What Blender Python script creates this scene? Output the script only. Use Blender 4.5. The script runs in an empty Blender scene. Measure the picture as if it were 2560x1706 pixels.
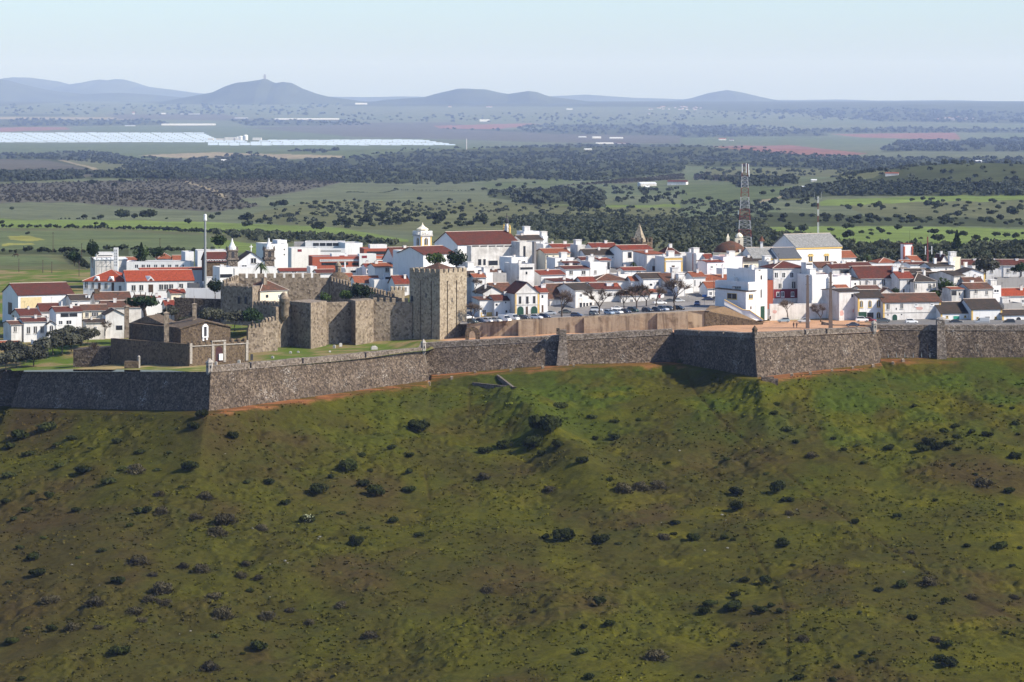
import bpy, bmesh, math, random
import numpy as np
from mathutils import Vector, Matrix
random.seed(7)
R = math.radians
# ------------------------------------------------------------------ camera, sky, sun, exposure
SC = bpy.context.scene
COL = SC.collection
FPX = 8250.0            # focal length in photo pixels (2560 wide)
EYE = 225.0             # photo row of the camera's own height
cam = bpy.data.cameras.new('camera')
cam.sensor_width = 36.0
cam.lens = 36.0 * FPX / 2560.0
cam.shift_y = -(853.0 - EYE) / 2560.0
cam.clip_start = 5.0
cam.clip_end = 130000.0
camo = bpy.data.objects.new('camera', cam)
COL.objects.link(camo)
camo.rotation_euler = (R(90), 0, 0)
SC.camera = camo
SUN_EL, SUN_PHI = 39.0, 22.0      # elevation; angle of the sun from the right (+X) towards the camera (-Y)
sd = Vector((math.cos(R(SUN_EL)) * math.cos(R(SUN_PHI)), -math.cos(R(SUN_EL)) * math.sin(R(SUN_PHI)), math.sin(R(SUN_EL))))
W = bpy.data.worlds.new('World')
SC.world = W
W.use_nodes = True
wn = W.node_tree
sky = wn.nodes.new('ShaderNodeTexSky')
sky.sky_type = 'NISHITA'
sky.sun_disc = False
sky.sun_elevation = R(SUN_EL)
sky.sun_rotation = math.atan2(sd.x, sd.y)
sky.altitude = 380
sky.air_density = 0.85
sky.dust_density = 1.1
sky.ozone_density = 6.0
wn.nodes['Background'].inputs[1].default_value = 0.15
wn.links.new(sky.outputs[0], wn.nodes['Background'].inputs[0])
sl = bpy.data.lights.new('sun', 'SUN')
sl.energy = 5.0
sl.angle = R(0.5)
sl.color = (1.0, 0.91, 0.77)
slo = bpy.data.objects.new('sun', sl)
COL.objects.link(slo)
slo.rotation_euler = sd.to_track_quat('Z', 'Y').to_euler()
SC.view_settings.view_transform = 'Standard'
SC.view_settings.look = 'None'
SC.view_settings.exposure = 0.5
SC.view_settings.gamma = 1.0
SC.view_settings.use_curve_mapping = False
SC.cycles.use_denoising = True
SC.cycles.max_bounces = 6
SC.cycles.volume_bounces = 2
SC.cycles.transparent_max_bounces = 8

# ------------------------------------------------------------------ helpers
def P(x, y, D):
    """world point seen at photo pixel x, y when it stands D metres away"""
    return Vector(((x - 1280.0) / FPX * D, D, -(y - EYE) / FPX * D))
def PX(x, D): return (x - 1280.0) / FPX * D
def PZ(y, D): return -(y - EYE) / FPX * D
CROPS = {1: (0, 560, 3.92), 2: (480, 540, 3.92), 3: (980, 540, 5.226), 4: (1340, 540, 5.226), 5: (1700, 540, 5.227), 6: (2100, 540, 5.115),
         'a': (0, 180, 2.736), 'b': (850, 180, 2.736), 'c': (1700, 180, 2.736), 'd': (0, 800, 3.361), 'e': (1000, 800, 3.361), 'f': (1700, 780, 2.736),
         'g': (0, 1000, 1.838), 'h': (1280, 860, 1.838), 0: (0, 0, 1.0)}
def Q(c, x, y):
    a = CROPS[c]
    return a[0] + x / a[2], a[1] + y / a[2]

def _hash(ix, iy, seed):
    h = (ix.astype(np.int64) * 374761393 + iy.astype(np.int64) * 668265263 + seed * 1442695041) & 0xffffffff
    h = ((h ^ (h >> 13)) * 1274126177) & 0xffffffff
    return ((h ^ (h >> 16)) & 0xffff) / 65535.0
def vnoise(x, y, seed=0):
    x = np.asarray(x, float); y = np.asarray(y, float)
    ix = np.floor(x); iy = np.floor(y)
    fx = x - ix; fy = y - iy
    fx = fx * fx * (3 - 2 * fx); fy = fy * fy * (3 - 2 * fy)
    a = _hash(ix, iy, seed); b = _hash(ix + 1, iy, seed); c = _hash(ix, iy + 1, seed); d = _hash(ix + 1, iy + 1, seed)
    return (a * (1 - fx) + b * fx) * (1 - fy) + (c * (1 - fx) + d * fx) * fy
def fbm(x, y, seed=0, octv=4):
    s = 0; a = 0.5; t = 0
    for k in range(octv):
        s = s + a * vnoise(x, y, seed + k * 17); t += a
        x = x * 2.03 + 11.3; y = y * 2.03 + 5.7; a *= 0.5
    return s / t
def sstep(a, b, x):
    t = np.clip((x - a) / (b - a), 0, 1)
    return t * t * (3 - 2 * t)
def in_poly(px, py, poly):
    ins = np.zeros(np.shape(px), bool)
    n = len(poly)
    for i in range(n):
        x1, y1 = poly[i]; x2, y2 = poly[(i + 1) % n]
        if y1 == y2: continue
        c = ((y1 > py) != (y2 > py)) & (px < (x2 - x1) * (py - y1) / (y2 - y1) + x1)
        ins ^= c
    return ins

# ---------------- materials
MATS = {}
def nmat(name):
    m = bpy.data.materials.new(name); m.use_nodes = True
    nt = m.node_tree
    b = nt.nodes['Principled BSDF']
    b.inputs['Roughness'].default_value = 0.9
    b.inputs['Specular IOR Level'].default_value = 0.2
    MATS[name] = m
    return m, nt, b
def N(nt, t, **kw):
    n = nt.nodes.new(t)
    for k, v in kw.items():
        if k in n.inputs.keys(): n.inputs[k].default_value = v
        else: setattr(n, k, v)
    return n
def L(nt, a, b): nt.links.new(a, b)
def c4(c): return (c[0], c[1], c[2], 1)
def ramp(nt, src, stops):
    r = nt.nodes.new('ShaderNodeValToRGB')
    els = r.color_ramp.elements
    while len(els) < len(stops): els.new(0.5)
    for e, (p, c) in zip(els, stops):
        e.position = p; e.color = c4(c) if len(c) == 3 else c
    L(nt, src, r.inputs[0])
    return r.outputs[0]
def coords(nt, scale=(1, 1, 1), rot=(0, 0, 0)):
    tc = nt.nodes.new('ShaderNodeTexCoord')
    mp = nt.nodes.new('ShaderNodeMapping')
    mp.inputs['Scale'].default_value = scale
    mp.inputs['Rotation'].default_value = rot
    L(nt, tc.outputs['Object'], mp.inputs[0])
    return mp.outputs[0]
def noise(nt, vec, scale, detail=4, rough=0.6, dist=0.0):
    n = N(nt, 'ShaderNodeTexNoise', Scale=scale, Detail=detail, Roughness=rough, Distortion=dist)
    L(nt, vec, n.inputs['Vector'])
    return n.outputs['Fac']
def mix(nt, fac, a, b, mode='MIX'):
    m = nt.nodes.new('ShaderNodeMix'); m.data_type = 'RGBA'; m.blend_type = mode
    for s, v in ((m.inputs[0], fac), (m.inputs[6], a), (m.inputs[7], b)):
        if hasattr(v, 'is_linked'): L(nt, v, s)
        elif isinstance(v, (int, float)): s.default_value = v
        else: s.default_value = c4(v)
    return m.outputs[2]
def bump(nt, b, h, strength, dist):
    n = N(nt, 'ShaderNodeBump', Strength=strength, Distance=dist)
    L(nt, h, n.inputs['Height']); L(nt, n.outputs[0], b.inputs['Normal'])
def plain(name, c, rough=0.7, spec=0.3, metal=0.0):
    m, nt, b = nmat(name)
    v = coords(nt)
    f = noise(nt, v, 1.3, 3)
    L(nt, ramp(nt, f, [(0.3, [q * 0.85 for q in c]), (0.7, [min(1, q * 1.12) for q in c])]), b.inputs['Base Color'])
    b.inputs['Roughness'].default_value = rough
    b.inputs['Specular IOR Level'].default_value = spec
    b.inputs['Metallic'].default_value = metal
    return m
def plaster(name, c, stain, amt=0.5, grime=0.35):
    m, nt, b = nmat(name)
    v = coords(nt); vs = coords(nt, (1.2, 1.2, 0.12))
    big = noise(nt, v, 0.28, 5, 0.65, 0.4)
    st = noise(nt, vs, 1.0, 4, 0.7)
    f1 = ramp(nt, big, [(0.62 - amt * 0.35, (0, 0, 0)), (0.75 - amt * 0.15, (1, 1, 1))])
    f2 = ramp(nt, st, [(0.5, (0, 0, 0)), (0.8, (grime, grime, grime))])
    oi = nt.nodes.new('ShaderNodeObjectInfo')
    tint = ramp(nt, oi.outputs['Random'], [(0, [q * 0.93 for q in c]), (0.5, c), (1, [min(.88, c[0] * 1.02), c[1] * .985, c[2] * .95])])
    mm = N(nt, 'ShaderNodeMath', operation='MULTIPLY'); L(nt, f1, mm.inputs[0]); mm.inputs[1].default_value = amt
    col = mix(nt, mm.outputs[0], tint, stain)
    col = mix(nt, f2, col, [q * 0.55 for q in stain])
    L(nt, col, b.inputs['Base Color'])
    bump(nt, b, noise(nt, v, 3.0, 4), 0.25, 0.05)
    return m
def tiles(name, c1, c2, lichen, amt):
    m, nt, b = nmat(name)
    v = coords(nt)
    big = noise(nt, v, 0.45, 5, 0.7, 0.3)
    fine = noise(nt, v, 1.6, 5, 0.8)
    oi = nt.nodes.new('ShaderNodeObjectInfo')
    base = mix(nt, oi.outputs['Random'], c1, c2)
    base = mix(nt, ramp(nt, fine, [(0.36, (0, 0, 0)), (0.64, (1, 1, 1))]), [q * .45 for q in c1], base)
    f = ramp(nt, big, [(0.68 - amt * 0.5, (0, 0, 0)), (0.86 - amt * 0.4, (1, 1, 1))])
    mm = N(nt, 'ShaderNodeMath', operation='MULTIPLY'); L(nt, f, mm.inputs[0]); mm.inputs[1].default_value = min(1, amt + .15)
    L(nt, mix(nt, mm.outputs[0], base, lichen), b.inputs['Base Color'])
    # rows of round tiles run down the slope: object x or y picked by the slope's normal
    g = nt.nodes.new('ShaderNodeTexCoord')
    sep = nt.nodes.new('ShaderNodeSeparateXYZ'); L(nt, g.outputs['Object'], sep.inputs[0])
    sn = nt.nodes.new('ShaderNodeSeparateXYZ'); L(nt, g.outputs['Normal'], sn.inputs[0])
    ab = N(nt, 'ShaderNodeMath', operation='ABSOLUTE'); L(nt, sn.outputs[0], ab.inputs[0])
    gt = N(nt, 'ShaderNodeMath', operation='GREATER_THAN'); L(nt, ab.outputs[0], gt.inputs[0]); gt.inputs[1].default_value = 0.22
    mx = nt.nodes.new('ShaderNodeMix'); L(nt, gt.outputs[0], mx.inputs[0]); L(nt, sep.outputs[0], mx.inputs[2]); L(nt, sep.outputs[1], mx.inputs[3])
    mu = N(nt, 'ShaderNodeMath', operation='MULTIPLY'); L(nt, mx.outputs[0], mu.inputs[0]); mu.inputs[1].default_value = 2 * math.pi / 0.42
    si = N(nt, 'ShaderNodeMath', operation='SINE'); L(nt, mu.outputs[0], si.inputs[0])
    bump(nt, b, si.outputs[0], 0.6, 0.06)
    return m
def stone(name, cols, scale, dark, light=None, light_amt=0.0, streak=0.5, moss=None):
    """rubble masonry: cells of several tints, dark blotches, run-down streaks, pale lichen spots"""
    m, nt, b = nmat(name)
    v = coords(nt); vs = coords(nt, (1, 1, 0.1))
    vo = N(nt, 'ShaderNodeTexVoronoi', Scale=scale); L(nt, v, vo.inputs['Vector'])
    sp = nt.nodes.new('ShaderNodeSeparateColor'); L(nt, vo.outputs['Color'], sp.inputs[0])
    k = len(cols)
    base = ramp(nt, sp.outputs[0], [(i / max(1, k - 1), c) for i, c in enumerate(cols)])
    big = noise(nt, v, 0.16, 6, 0.7, 0.5)
    base = mix(nt, ramp(nt, big, [(0.42, (0, 0, 0)), (0.72, (.5, .5, .5))]), base, dark)
    st = noise(nt, vs, 0.7, 5, 0.7)
    base = mix(nt, ramp(nt, st, [(0.48, (0, 0, 0)), (0.75, (streak, streak, streak))]), base, [q * .7 for q in dark])
    if moss:
        mo = noise(nt, v, 0.5, 5, 0.7)
        base = mix(nt, ramp(nt, mo, [(0.6, (0, 0, 0)), (0.75, (.5, .5, .5))]), base, moss)
    if light:
        sp2 = noise(nt, v, 2.2, 3, 0.8)
        ar = noise(nt, v, 0.12, 4, 0.6)
        mu = N(nt, 'ShaderNodeMath', operation='MULTIPLY'); L(nt, sp2, mu.inputs[0]); L(nt, ar, mu.inputs[1])
        base = mix(nt, ramp(nt, mu.outputs[0], [(0.40 - light_amt, (0, 0, 0)), (0.46 - light_amt, (.8, .8, .8))]), base, light)
    L(nt, base, b.inputs['Base Color'])
    bump(nt, b, vo.outputs['Distance'], 0.6, 0.12)
    return m
def foliage(name, c1, c2, trans=0.25, hue=0.12, sc=0.9):
    m, nt, b = nmat(name)
    v = coords(nt)
    f = noise(nt, v, sc, 3, 0.7)
    oi = nt.nodes.new('ShaderNodeObjectInfo')
    col = mix(nt, ramp(nt, f, [(0.3, (0, 0, 0)), (0.7, (1, 1, 1))]), c1, c2)
    hs = N(nt, 'ShaderNodeHueSaturation')
    mr = N(nt, 'ShaderNodeMapRange'); L(nt, oi.outputs['Random'], mr.inputs[0]); mr.inputs[3].default_value = 1 - hue * 3; mr.inputs[4].default_value = 1 + hue * 3
    L(nt, mr.outputs[0], hs.inputs['Value']); L(nt, col, hs.inputs['Color'])
    L(nt, hs.outputs[0], b.inputs['Base Color'])
    tr = nt.nodes.new('ShaderNodeBsdfTranslucent'); L(nt, hs.outputs[0], tr.inputs[0])
    ms = nt.nodes.new('ShaderNodeMixShader'); ms.inputs[0].default_value = trans
    L(nt, b.outputs[0], ms.inputs[1]); L(nt, tr.outputs[0], ms.inputs[2])
    L(nt, ms.outputs[0], nt.nodes['Material Output'].inputs[0])
    return m

WHITE = plaster('white plaster', (.71, .71, .71), (.46, .43, .40), 0.28, 0.28)
WHITE2 = plaster('weathered white plaster', (.67, .66, .645), (.34, .30, .265), 0.5, 0.5)
WHITE3 = plaster('grimy white plaster', (.62, .60, .57), (.22, .2, .18), 0.55, 0.55)
CREAM = plaster('cream plaster', (.74, .68, .54), (.4, .33, .24), 0.3, 0.2)
PINK = plaster('pale pink plaster', (.76, .70, .72), (.5, .42, .4), 0.2, 0.2)
REDW = plaster('dark red paint', (.20, .03, .04), (.12, .04, .04), 0.3, 0.2)
OCHRE = plaster('ochre paint', (.62, .42, .14), (.4, .27, .1), 0.3, 0.2)
BRICK = plaster('brick red paint', (.36, .10, .06), (.22, .08, .06), 0.3, 0.2)
GREYW = plaster('grey render', (.34, .33, .32), (.18, .17, .16), 0.4, 0.4)
T_RED = tiles('new red roof tiles', (.27, .058, .032), (.22, .046, .03), (.085, .04, .03), 0.5)
T_BRI = tiles('bright palace roof tiles', (.38, .075, .034), (.34, .066, .03), (.16, .05, .03), 0.3)
T_OR = tiles('orange roof tiles', (.34, .112, .055), (.29, .088, .046), (.13, .065, .042), 0.45)
T_OLD = tiles('old brown roof tiles', (.20, .085, .05), (.15, .065, .045), (.055, .045, .035), 0.6)
T_DARK = tiles('blackened roof tiles', (.095, .062, .045), (.075, .055, .045), (.035, .032, .027), 0.7)
T_MAR = tiles('maroon roof tiles', (.15, .042, .029), (.12, .038, .028), (.06, .033, .026), 0.55)
T_GREY = tiles('grey fibre roof sheets', (.31, .31, .30), (.27, .27, .265), (.19, .185, .175), 0.35)
T_SLATE = plain('dark slate roofing', (.085, .09, .1), 0.6)
PALEY = plain('pale yellow panel', (.62, .5, .28))
GLASS = plain('dark window glass', (.025, .028, .035), 0.15, 0.6)
GREEN_D = plain('green painted door', (.014, .055, .036), 0.6)
TEAL_D = plain('teal painted door', (.03, .26, .18), 0.6)
DOOR_B = plain('brown timber door', (.07, .04, .025), 0.6)
FRAME_G = plain('grey stone surround', (.42, .40, .37))
FRAME_Y = plain('ochre surround', (.6, .43, .16))
FRAME_W = plain('white frame', (.8, .8, .8))
IRON = plain('dark iron', (.04, .04, .045), 0.5)
CONC = plain('weathered concrete', (.2, .19, .185))
STEELG = plain('galvanised steel', (.25, .265, .27), 0.5)
REDP = plain('faded red paint', (.17, .05, .045), 0.6)
WHP = plain('white paint', (.66, .67, .68), 0.5)
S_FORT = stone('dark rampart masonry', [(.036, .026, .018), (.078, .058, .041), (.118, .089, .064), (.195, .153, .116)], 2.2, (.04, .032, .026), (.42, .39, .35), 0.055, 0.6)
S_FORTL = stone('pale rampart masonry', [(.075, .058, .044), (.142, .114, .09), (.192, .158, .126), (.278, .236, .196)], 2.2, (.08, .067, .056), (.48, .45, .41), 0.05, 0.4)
S_CAST = stone('warm castle masonry', [(.095, .074, .054), (.235, .187, .138), (.305, .25, .19), (.165, .131, .095)], 1.5, (.13, .10, .07), None, 0, 0.35)
S_KEEP = stone('keep masonry', [(.15, .119, .082), (.32, .266, .194), (.385, .329, .246), (.22, .182, .13)], 1.7, (.2, .162, .115), None, 0, 0.25)
S_CHAP = stone('brown chapel masonry', [(.06, .042, .028), (.125, .09, .058), (.16, .118, .078), (.09, .066, .043)], 2.0, (.07, .05, .034), None, 0, 0.4)
def stained(name, pale, mid, dark):
    m, nt, b = nmat(name); v = coords(nt); vs = coords(nt, (1, 1, .07))
    f = noise(nt, v, .22, 6, .75, .6); g = noise(nt, vs, .42, 7, .7, .8); h = noise(nt, v, .09, 5, .7)
    c = ramp(nt, f, [(.36, mid), (.50, pale), (.62, mid), (.70, dark)])
    c = mix(nt, ramp(nt, g, [(.44, (0, 0, 0)), (.62, (.85, .85, .85))]), c, dark)
    c = mix(nt, ramp(nt, h, [(.52, (0, 0, 0)), (.60, (.7, .7, .7))]), c, pale)
    L(nt, c, b.inputs['Base Color']); bump(nt, b, noise(nt, v, 2.5, 4), .4, .08); return m
S_RET = stained('stained ochre render', (.40, .31, .215), (.29, .205, .135), (.115, .08, .055))
S_TRIM = stone('pale dressed stone', [(.3, .27, .24), (.38, .35, .31), (.26, .23, .2)], 2.5, (.2, .18, .16), None, 0, 0.4)

# ---------------- objects
def part(o, parent=None, label=None, kind=None):
    if parent is not None: o.parent = parent
    if label: o['label'] = label
    if kind: o['kind'] = kind
    return o
def tag(o, label, cat, group=None):
    o['label'] = label; o['category'] = cat; o['kind'] = 'thing'
    if group: o['group'] = group
    return o
def empty(name, loc, rz=0.0):
    o = bpy.data.objects.new(name, None); COL.objects.link(o)
    o.empty_display_size = 0.5
    o.location = loc; o.rotation_euler = (0, 0, rz)
    return o
class MB:
    def __init__(s): s.v = []; s.f = []; s.mi = []; s.cur = 0; s.mats = []
    def m(s, mat):
        if mat not in s.mats: s.mats.append(mat)
        s.cur = s.mats.index(mat); return s
    def face(s, pts):
        b = len(s.v); s.v += [tuple(p) for p in pts]; s.f.append(tuple(range(b, b + len(pts)))); s.mi.append(s.cur)
    def add(s, vs, fs):
        b = len(s.v); s.v += [tuple(p) for p in vs]
        for f in fs: s.f.append(tuple(i + b for i in f)); s.mi.append(s.cur)
    def box(s, x0, x1, y0, y1, z0, z1, M=None):
        vs = [(x0, y0, z0), (x1, y0, z0), (x1, y1, z0), (x0, y1, z0), (x0, y0, z1), (x1, y0, z1), (x1, y1, z1), (x0, y1, z1)]
        if M is not None: vs = [M @ Vector(p) for p in vs]
        s.add(vs, [(0, 3, 2, 1), (4, 5, 6, 7), (0, 1, 5, 4), (1, 2, 6, 5), (2, 3, 7, 6), (3, 0, 4, 7)])
        return s
    def prism(s, poly, z0, z1, top_scale=None):
        """poly counter-clockwise seen from above"""
        n = len(poly); lo = [(p[0], p[1], z0) for p in poly]
        if top_scale is not None:
            cx = sum(p[0] for p in poly) / n; cy = sum(p[1] for p in poly) / n
            hi = [(cx + (p[0] - cx) * top_scale, cy + (p[1] - cy) * top_scale, z1) for p in poly]
        else: hi = [(p[0], p[1], z1) for p in poly]
        fs = [tuple(range(n - 1, -1, -1)), tuple(range(n, 2 * n))] + [(i, (i + 1) % n, n + (i + 1) % n, n + i) for i in range(n)]
        s.add(lo + hi, fs); return s
    def lathe(s, cx, cy, prof, n=12, ph=0.0):
        vs = []
        for r, z in prof:
            for k in range(n):
                a = ph + 2 * math.pi * k / n
                vs.append((cx + r * math.cos(a), cy + r * math.sin(a), z))
        fs = [tuple(range(n - 1, -1, -1)), tuple(range((len(prof) - 1) * n, len(prof) * n))]
        for j in range(len(prof) - 1):
            for k in range(n):
                fs.append((j * n + k, j * n + (k + 1) % n, (j + 1) * n + (k + 1) % n, (j + 1) * n + k))
        s.add(vs, fs); return s
    def tube(s, pts, rad, n=5):
        pts = [Vector(p) for p in pts]
        if not hasattr(rad, '__len__'): rad = [rad] * len(pts)
        rings = []
        for i, p in enumerate(pts):
            d = (pts[min(i + 1, len(pts) - 1)] - pts[max(i - 1, 0)]).normalized()
            u = d.cross(Vector((0, 0, 1)))
            if u.length < 0.05: u = d.cross(Vector((1, 0, 0)))
            u.normalize(); w = d.cross(u)
            rings.append([p + (u * math.cos(2 * math.pi * k / n) + w * math.sin(2 * math.pi * k / n)) * rad[i] for k in range(n)])
        vs = [q for r_ in rings for q in r_]
        fs = [tuple(range(n)), tuple(range((len(pts) - 1) * n, len(pts) * n))]
        for j in range(len(pts) - 1):
            for k in range(n):
                fs.append((j * n + k, (j + 1) * n + k, (j + 1) * n + (k + 1) % n, j * n + (k + 1) % n))
        s.add(vs, fs); return s
    def build(s, name, mat=None, parent=None, smooth=False):
        me = bpy.data.meshes.new(name)
        me.from_pydata(s.v, [], s.f)
        for m_ in ([mat] if mat is not None else s.mats): me.materials.append(m_)
        if mat is None and len(s.mats) > 1: me.polygons.foreach_set('material_index', s.mi)
        if smooth: me.polygons.foreach_set('use_smooth', [True] * len(me.polygons))
        o = bpy.data.objects.new(name, me); COL.objects.link(o)
        if parent is not None: o.parent = parent
        return o
def np_mesh(name, V, F, mat, cols=None, smooth=False):
    """V (n,3) floats, F (m,3|4) ints"""
    me = bpy.data.meshes.new(name)
    k = F.shape[1]
    me.vertices.add(len(V)); me.vertices.foreach_set('co', np.ascontiguousarray(V, np.float32).ravel())
    me.loops.add(F.size); me.loops.foreach_set('vertex_index', np.ascontiguousarray(F, np.int32).ravel())
    me.polygons.add(len(F)); me.polygons.foreach_set('loop_start', np.arange(0, F.size, k, dtype=np.int32))
    me.polygons.foreach_set('loop_total', np.full(len(F), k, np.int32))
    if smooth: me.polygons.foreach_set('use_smooth', np.ones(len(F), bool))
    me.update(calc_edges=True)
    if cols is not None:
        at = me.color_attributes.new('tint', 'FLOAT_COLOR', 'POINT')
        cc = np.ones((len(V), 4), np.float32); cc[:, :3] = cols
        at.data.foreach_set('color', cc.ravel())
    if mat: me.materials.append(mat)
    o = bpy.data.objects.new(name, me); COL.objects.link(o)
    return o
def grid_faces(nr, nc):
    i = np.arange(nr - 1)[:, None] * nc + np.arange(nc - 1)[None, :]
    i = i.ravel()
    return np.stack([i, i + 1, i + nc + 1, i + nc], 1)
def copy_tree(o, parent=None):
    c = o.copy(); COL.objects.link(c)
    if parent is not None: c.parent = parent
    for ch in list(o.children): copy_tree(ch, c)
    return c
# ------------------------------------------------------------------ lie of the land
WX = np.array([-420, -153.2, -152, -86.8, -25.5, -25.0, 15.2, 50.1, 73.2, 112.4, 112.9, 157, 420])
WD = np.array([1014, 1010, 1000, 945, 1010, 1022, 1022, 1030, 985, 1008, 1018, 1018, 1018], float)
WZB = np.array([-97.5, -96.9, -96.2, -92.0, -89.0, -88.3, -85.1, -84.9, -85.8, -83.5, -82.8, -82.5, -83])
def wall_d(X): return np.interp(X, WX, WD)
def wall_z(X): return np.interp(X, WX, WZB)
_sx = np.arange(-480, 481, 2.0)
_ker = np.exp(-0.5 * (np.arange(-60, 62, 2.0) / 24.0) ** 2); _ker /= _ker.sum()
_sd = np.convolve(np.pad(wall_d(_sx), 30, 'edge'), _ker, 'valid')
_sz = np.convolve(np.pad(wall_z(_sx), 30, 'edge'), _ker, 'valid')
# furrows and paths worn into the slope, photo pixels
FURROW = [[(1715, 925), (1735, 975), (1800, 1045), (1880, 1118), (1980, 1195), (2075, 1270), (2200, 1352), (2330, 1440), (2450, 1505), (2600, 1575)],
          [(1860, 1320), (1910, 1420), (1955, 1480), (1968, 1560), (1970, 1640)],
          [(622, 1045), (650, 1100), (700, 1140), (740, 1170), (790, 1210)], [(640, 1030), (655, 1100)],
          [(1175, 960), (1172, 1040)], [(1062, 1180), (1075, 1250)]]
def hill_base(X, Y):
    X = np.asarray(X, float); Y = np.asarray(Y, float)
    d = wall_d(X) - Y
    w = sstep(6, 60, d)
    wd = wall_d(X) * (1 - w) + np.interp(X, _sx, _sd) * w
    zb = wall_z(X) * (1 - w) + np.interp(X, _sx, _sz) * w
    d = np.maximum(wd - Y, 0)
    zl = -137.5 + 7 * (fbm(X / 90, X * 0 + 3.1, 5) - 0.5) - 3.0 * sstep(60, 180, X)
    t = np.maximum(d - 9, 0) / (wd - 769)
    g = np.where(t < 1, np.power(np.clip(t, 1e-6, 1), 0.86), 1 + (t - 1) * 0.8)
    z = zb - np.minimum(d, 9) * 0.05 + (zl - zb + 0.4) * g
    far = sstep(12, 45, d)
    z = z + far * (6.0 * (fbm(X / 45 + 2, Y / 60, 11, 3) - 0.5) + 1.5 * (fbm(X / 12, Y / 13, 13, 2) - 0.5))
    # spur running down and right from below the middle of the curtain
    z = z + far * (6.0 * np.exp(-((X - (1 + (985 - Y) * .3)) / 9) ** 2) * sstep(850, 940, Y) - 1.0 * np.exp(-((X - 66) / 18) ** 2) * sstep(850, 940, Y))
    return z
def hill_px(X, Y, z): return 1280 + X / Y * FPX, EYE - z / Y * FPX
def seg_dist(px, py, pts):
    best = np.full(px.shape, 1e9)
    for (x1, y1), (x2, y2) in zip(pts[:-1], pts[1:]):
        dx, dy = x2 - x1, y2 - y1
        t = np.clip(((px - x1) * dx + (py - y1) * dy) / (dx * dx + dy * dy), 0, 1)
        best = np.minimum(best, np.hypot(px - x1 - t * dx, (py - y1 - t * dy)))
    return best
def hill_full(X, Y):
    z = hill_base(X, Y)
    d = wall_d(X) - Y
    rough = sstep(5, 14, d)
    patch = 0.5 + 1.1 * sstep(0.42, 0.62, fbm(X / 22, Y / 22, 31, 3))
    z = z + rough * patch * (1.15 * (fbm(X / 3.4, Y / 3.4, 3, 3) - 0.5) + 0.55 * (vnoise(X / 1.15, Y / 1.15, 9) - 0.5))
    return z, d, rough

gx = np.concatenate([np.arange(-420, -176, 8), np.arange(-176, 176, 0.5), np.arange(176, 421, 8)])
gy = np.concatenate([np.arange(470, 745, 6), np.arange(745, 1046, 0.5)])
GX, GY = np.meshgrid(gx, gy)
HZ, HD, RGH = hill_full(GX, GY)
hpx, hpy = hill_px(GX, GY, HZ)
for pts in FURROW:
    HZ -= 0.35 * np.exp(-(seg_dist(hpx, hpy, pts) / 3.5) ** 2) * RGH
HZ = np.where(HD < -2, HZ - 3, HZ)
# tint: fresh grass, dry brown grass, yellow flowering patches
n1 = fbm(GX / 38, GY / 55, 41, 4); n2 = fbm(GX / 12, GY / 16, 43, 4); n3 = fbm(GX / 4, GY / 4, 47, 3)
fresh = np.array([.092, .108, .018]); olive = np.array([.074, .080, .022]); brown = np.array([.082, .066, .036]); yellow = np.array([.150, .165, .018]); lush = np.array([.076, .128, .022]); dark = np.array([.034, .048, .014])
def lerp3(a, b, t): return a * (1 - t[..., None]) + b * t[..., None]
C = np.zeros(GX.shape + (3,)) + olive
C = lerp3(C, fresh, sstep(.40, .62, n1 * .6 + n2 * .4))
near_bank = sstep(115, 20, HD) * sstep(-70, 0, GX)
C = lerp3(C, lush, near_bank * sstep(.35, .6, n2))
C = lerp3(C, brown, sstep(.44, .76, fbm(GX / 20 + 9, GY / 26, 53, 4)) * (1 - .6 * near_bank) * .7)
C = lerp3(C, yellow, sstep(.48, .80, fbm(GX / 14 + 4, GY / 10, 59, 4)) * sstep(-100, 60, GX - (900 - GY) * .3) * .6)
C = lerp3(C, dark, sstep(.50, .75, n3) * .5)
C = lerp3(C, brown * .9, sstep(-60, -150, GX) * sstep(40, 120, HD) * .45)
for pts in FURROW: C = lerp3(C, np.array([.06, .045, .025]), np.exp(-(seg_dist(hpx, hpy, pts) / 3.0) ** 2) * .45)
dirt = np.array([.35, .18, .10])
pathw = sstep(11, 7.5, HD + 3.5 * (fbm(GX / 3, GY / 3, 61) - .5)) * sstep(-96, -78, GX) * (1 - .75 * sstep(.45, .6, fbm(GX / 9, GY / 2.5, 67, 3))) * (1 - .9 * sstep(50, 55, GX) * sstep(76, 72, GX)) * (1 - .6 * sstep(8, 20, GX) * sstep(46, 36, GX))
pathw *= 1 - .95 * sstep(124, 140, GX)
C = lerp3(C, dirt, pathw)
C = C * np.array([.60, .50, .38]) * (0.62 + 0.76 * n3)[..., None]
def ground_material(name, fine, amp, bumpd, sc2=None):
    m, nt, b = nmat(name)
    at = nt.nodes.new('ShaderNodeVertexColor'); at.layer_name = 'tint'
    v = coords(nt)
    f = noise(nt, v, fine, 5, 0.75)
    col = mix(nt, 1.0, at.outputs[0], ramp(nt, f, [(0.28, (1 - amp,) * 3), (0.72, (1 + amp,) * 3)]), 'MULTIPLY')
    if sc2:
        f2 = noise(nt, v, sc2, 4, 0.7)
        col = mix(nt, 1.0, col, ramp(nt, f2, [(0.3, (1 - amp * .8,) * 3), (0.7, (1 + amp * .8,) * 3)]), 'MULTIPLY')
    L(nt, col, b.inputs['Base Color'])
    b.inputs['Roughness'].default_value = 1.0; b.inputs['Specular IOR Level'].default_value = 0.05
    if bumpd: bump(nt, b, f, 0.8, bumpd)
    return m
G_HILL = ground_material('rough hill grass', 0.9, 0.32, 0.35, 4.0)
hill = np_mesh('hillside', np.stack([GX, GY, HZ], -1).reshape(-1, 3), grid_faces(len(gy), len(gx)), G_HILL, C.reshape(-1, 3), True)
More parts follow.
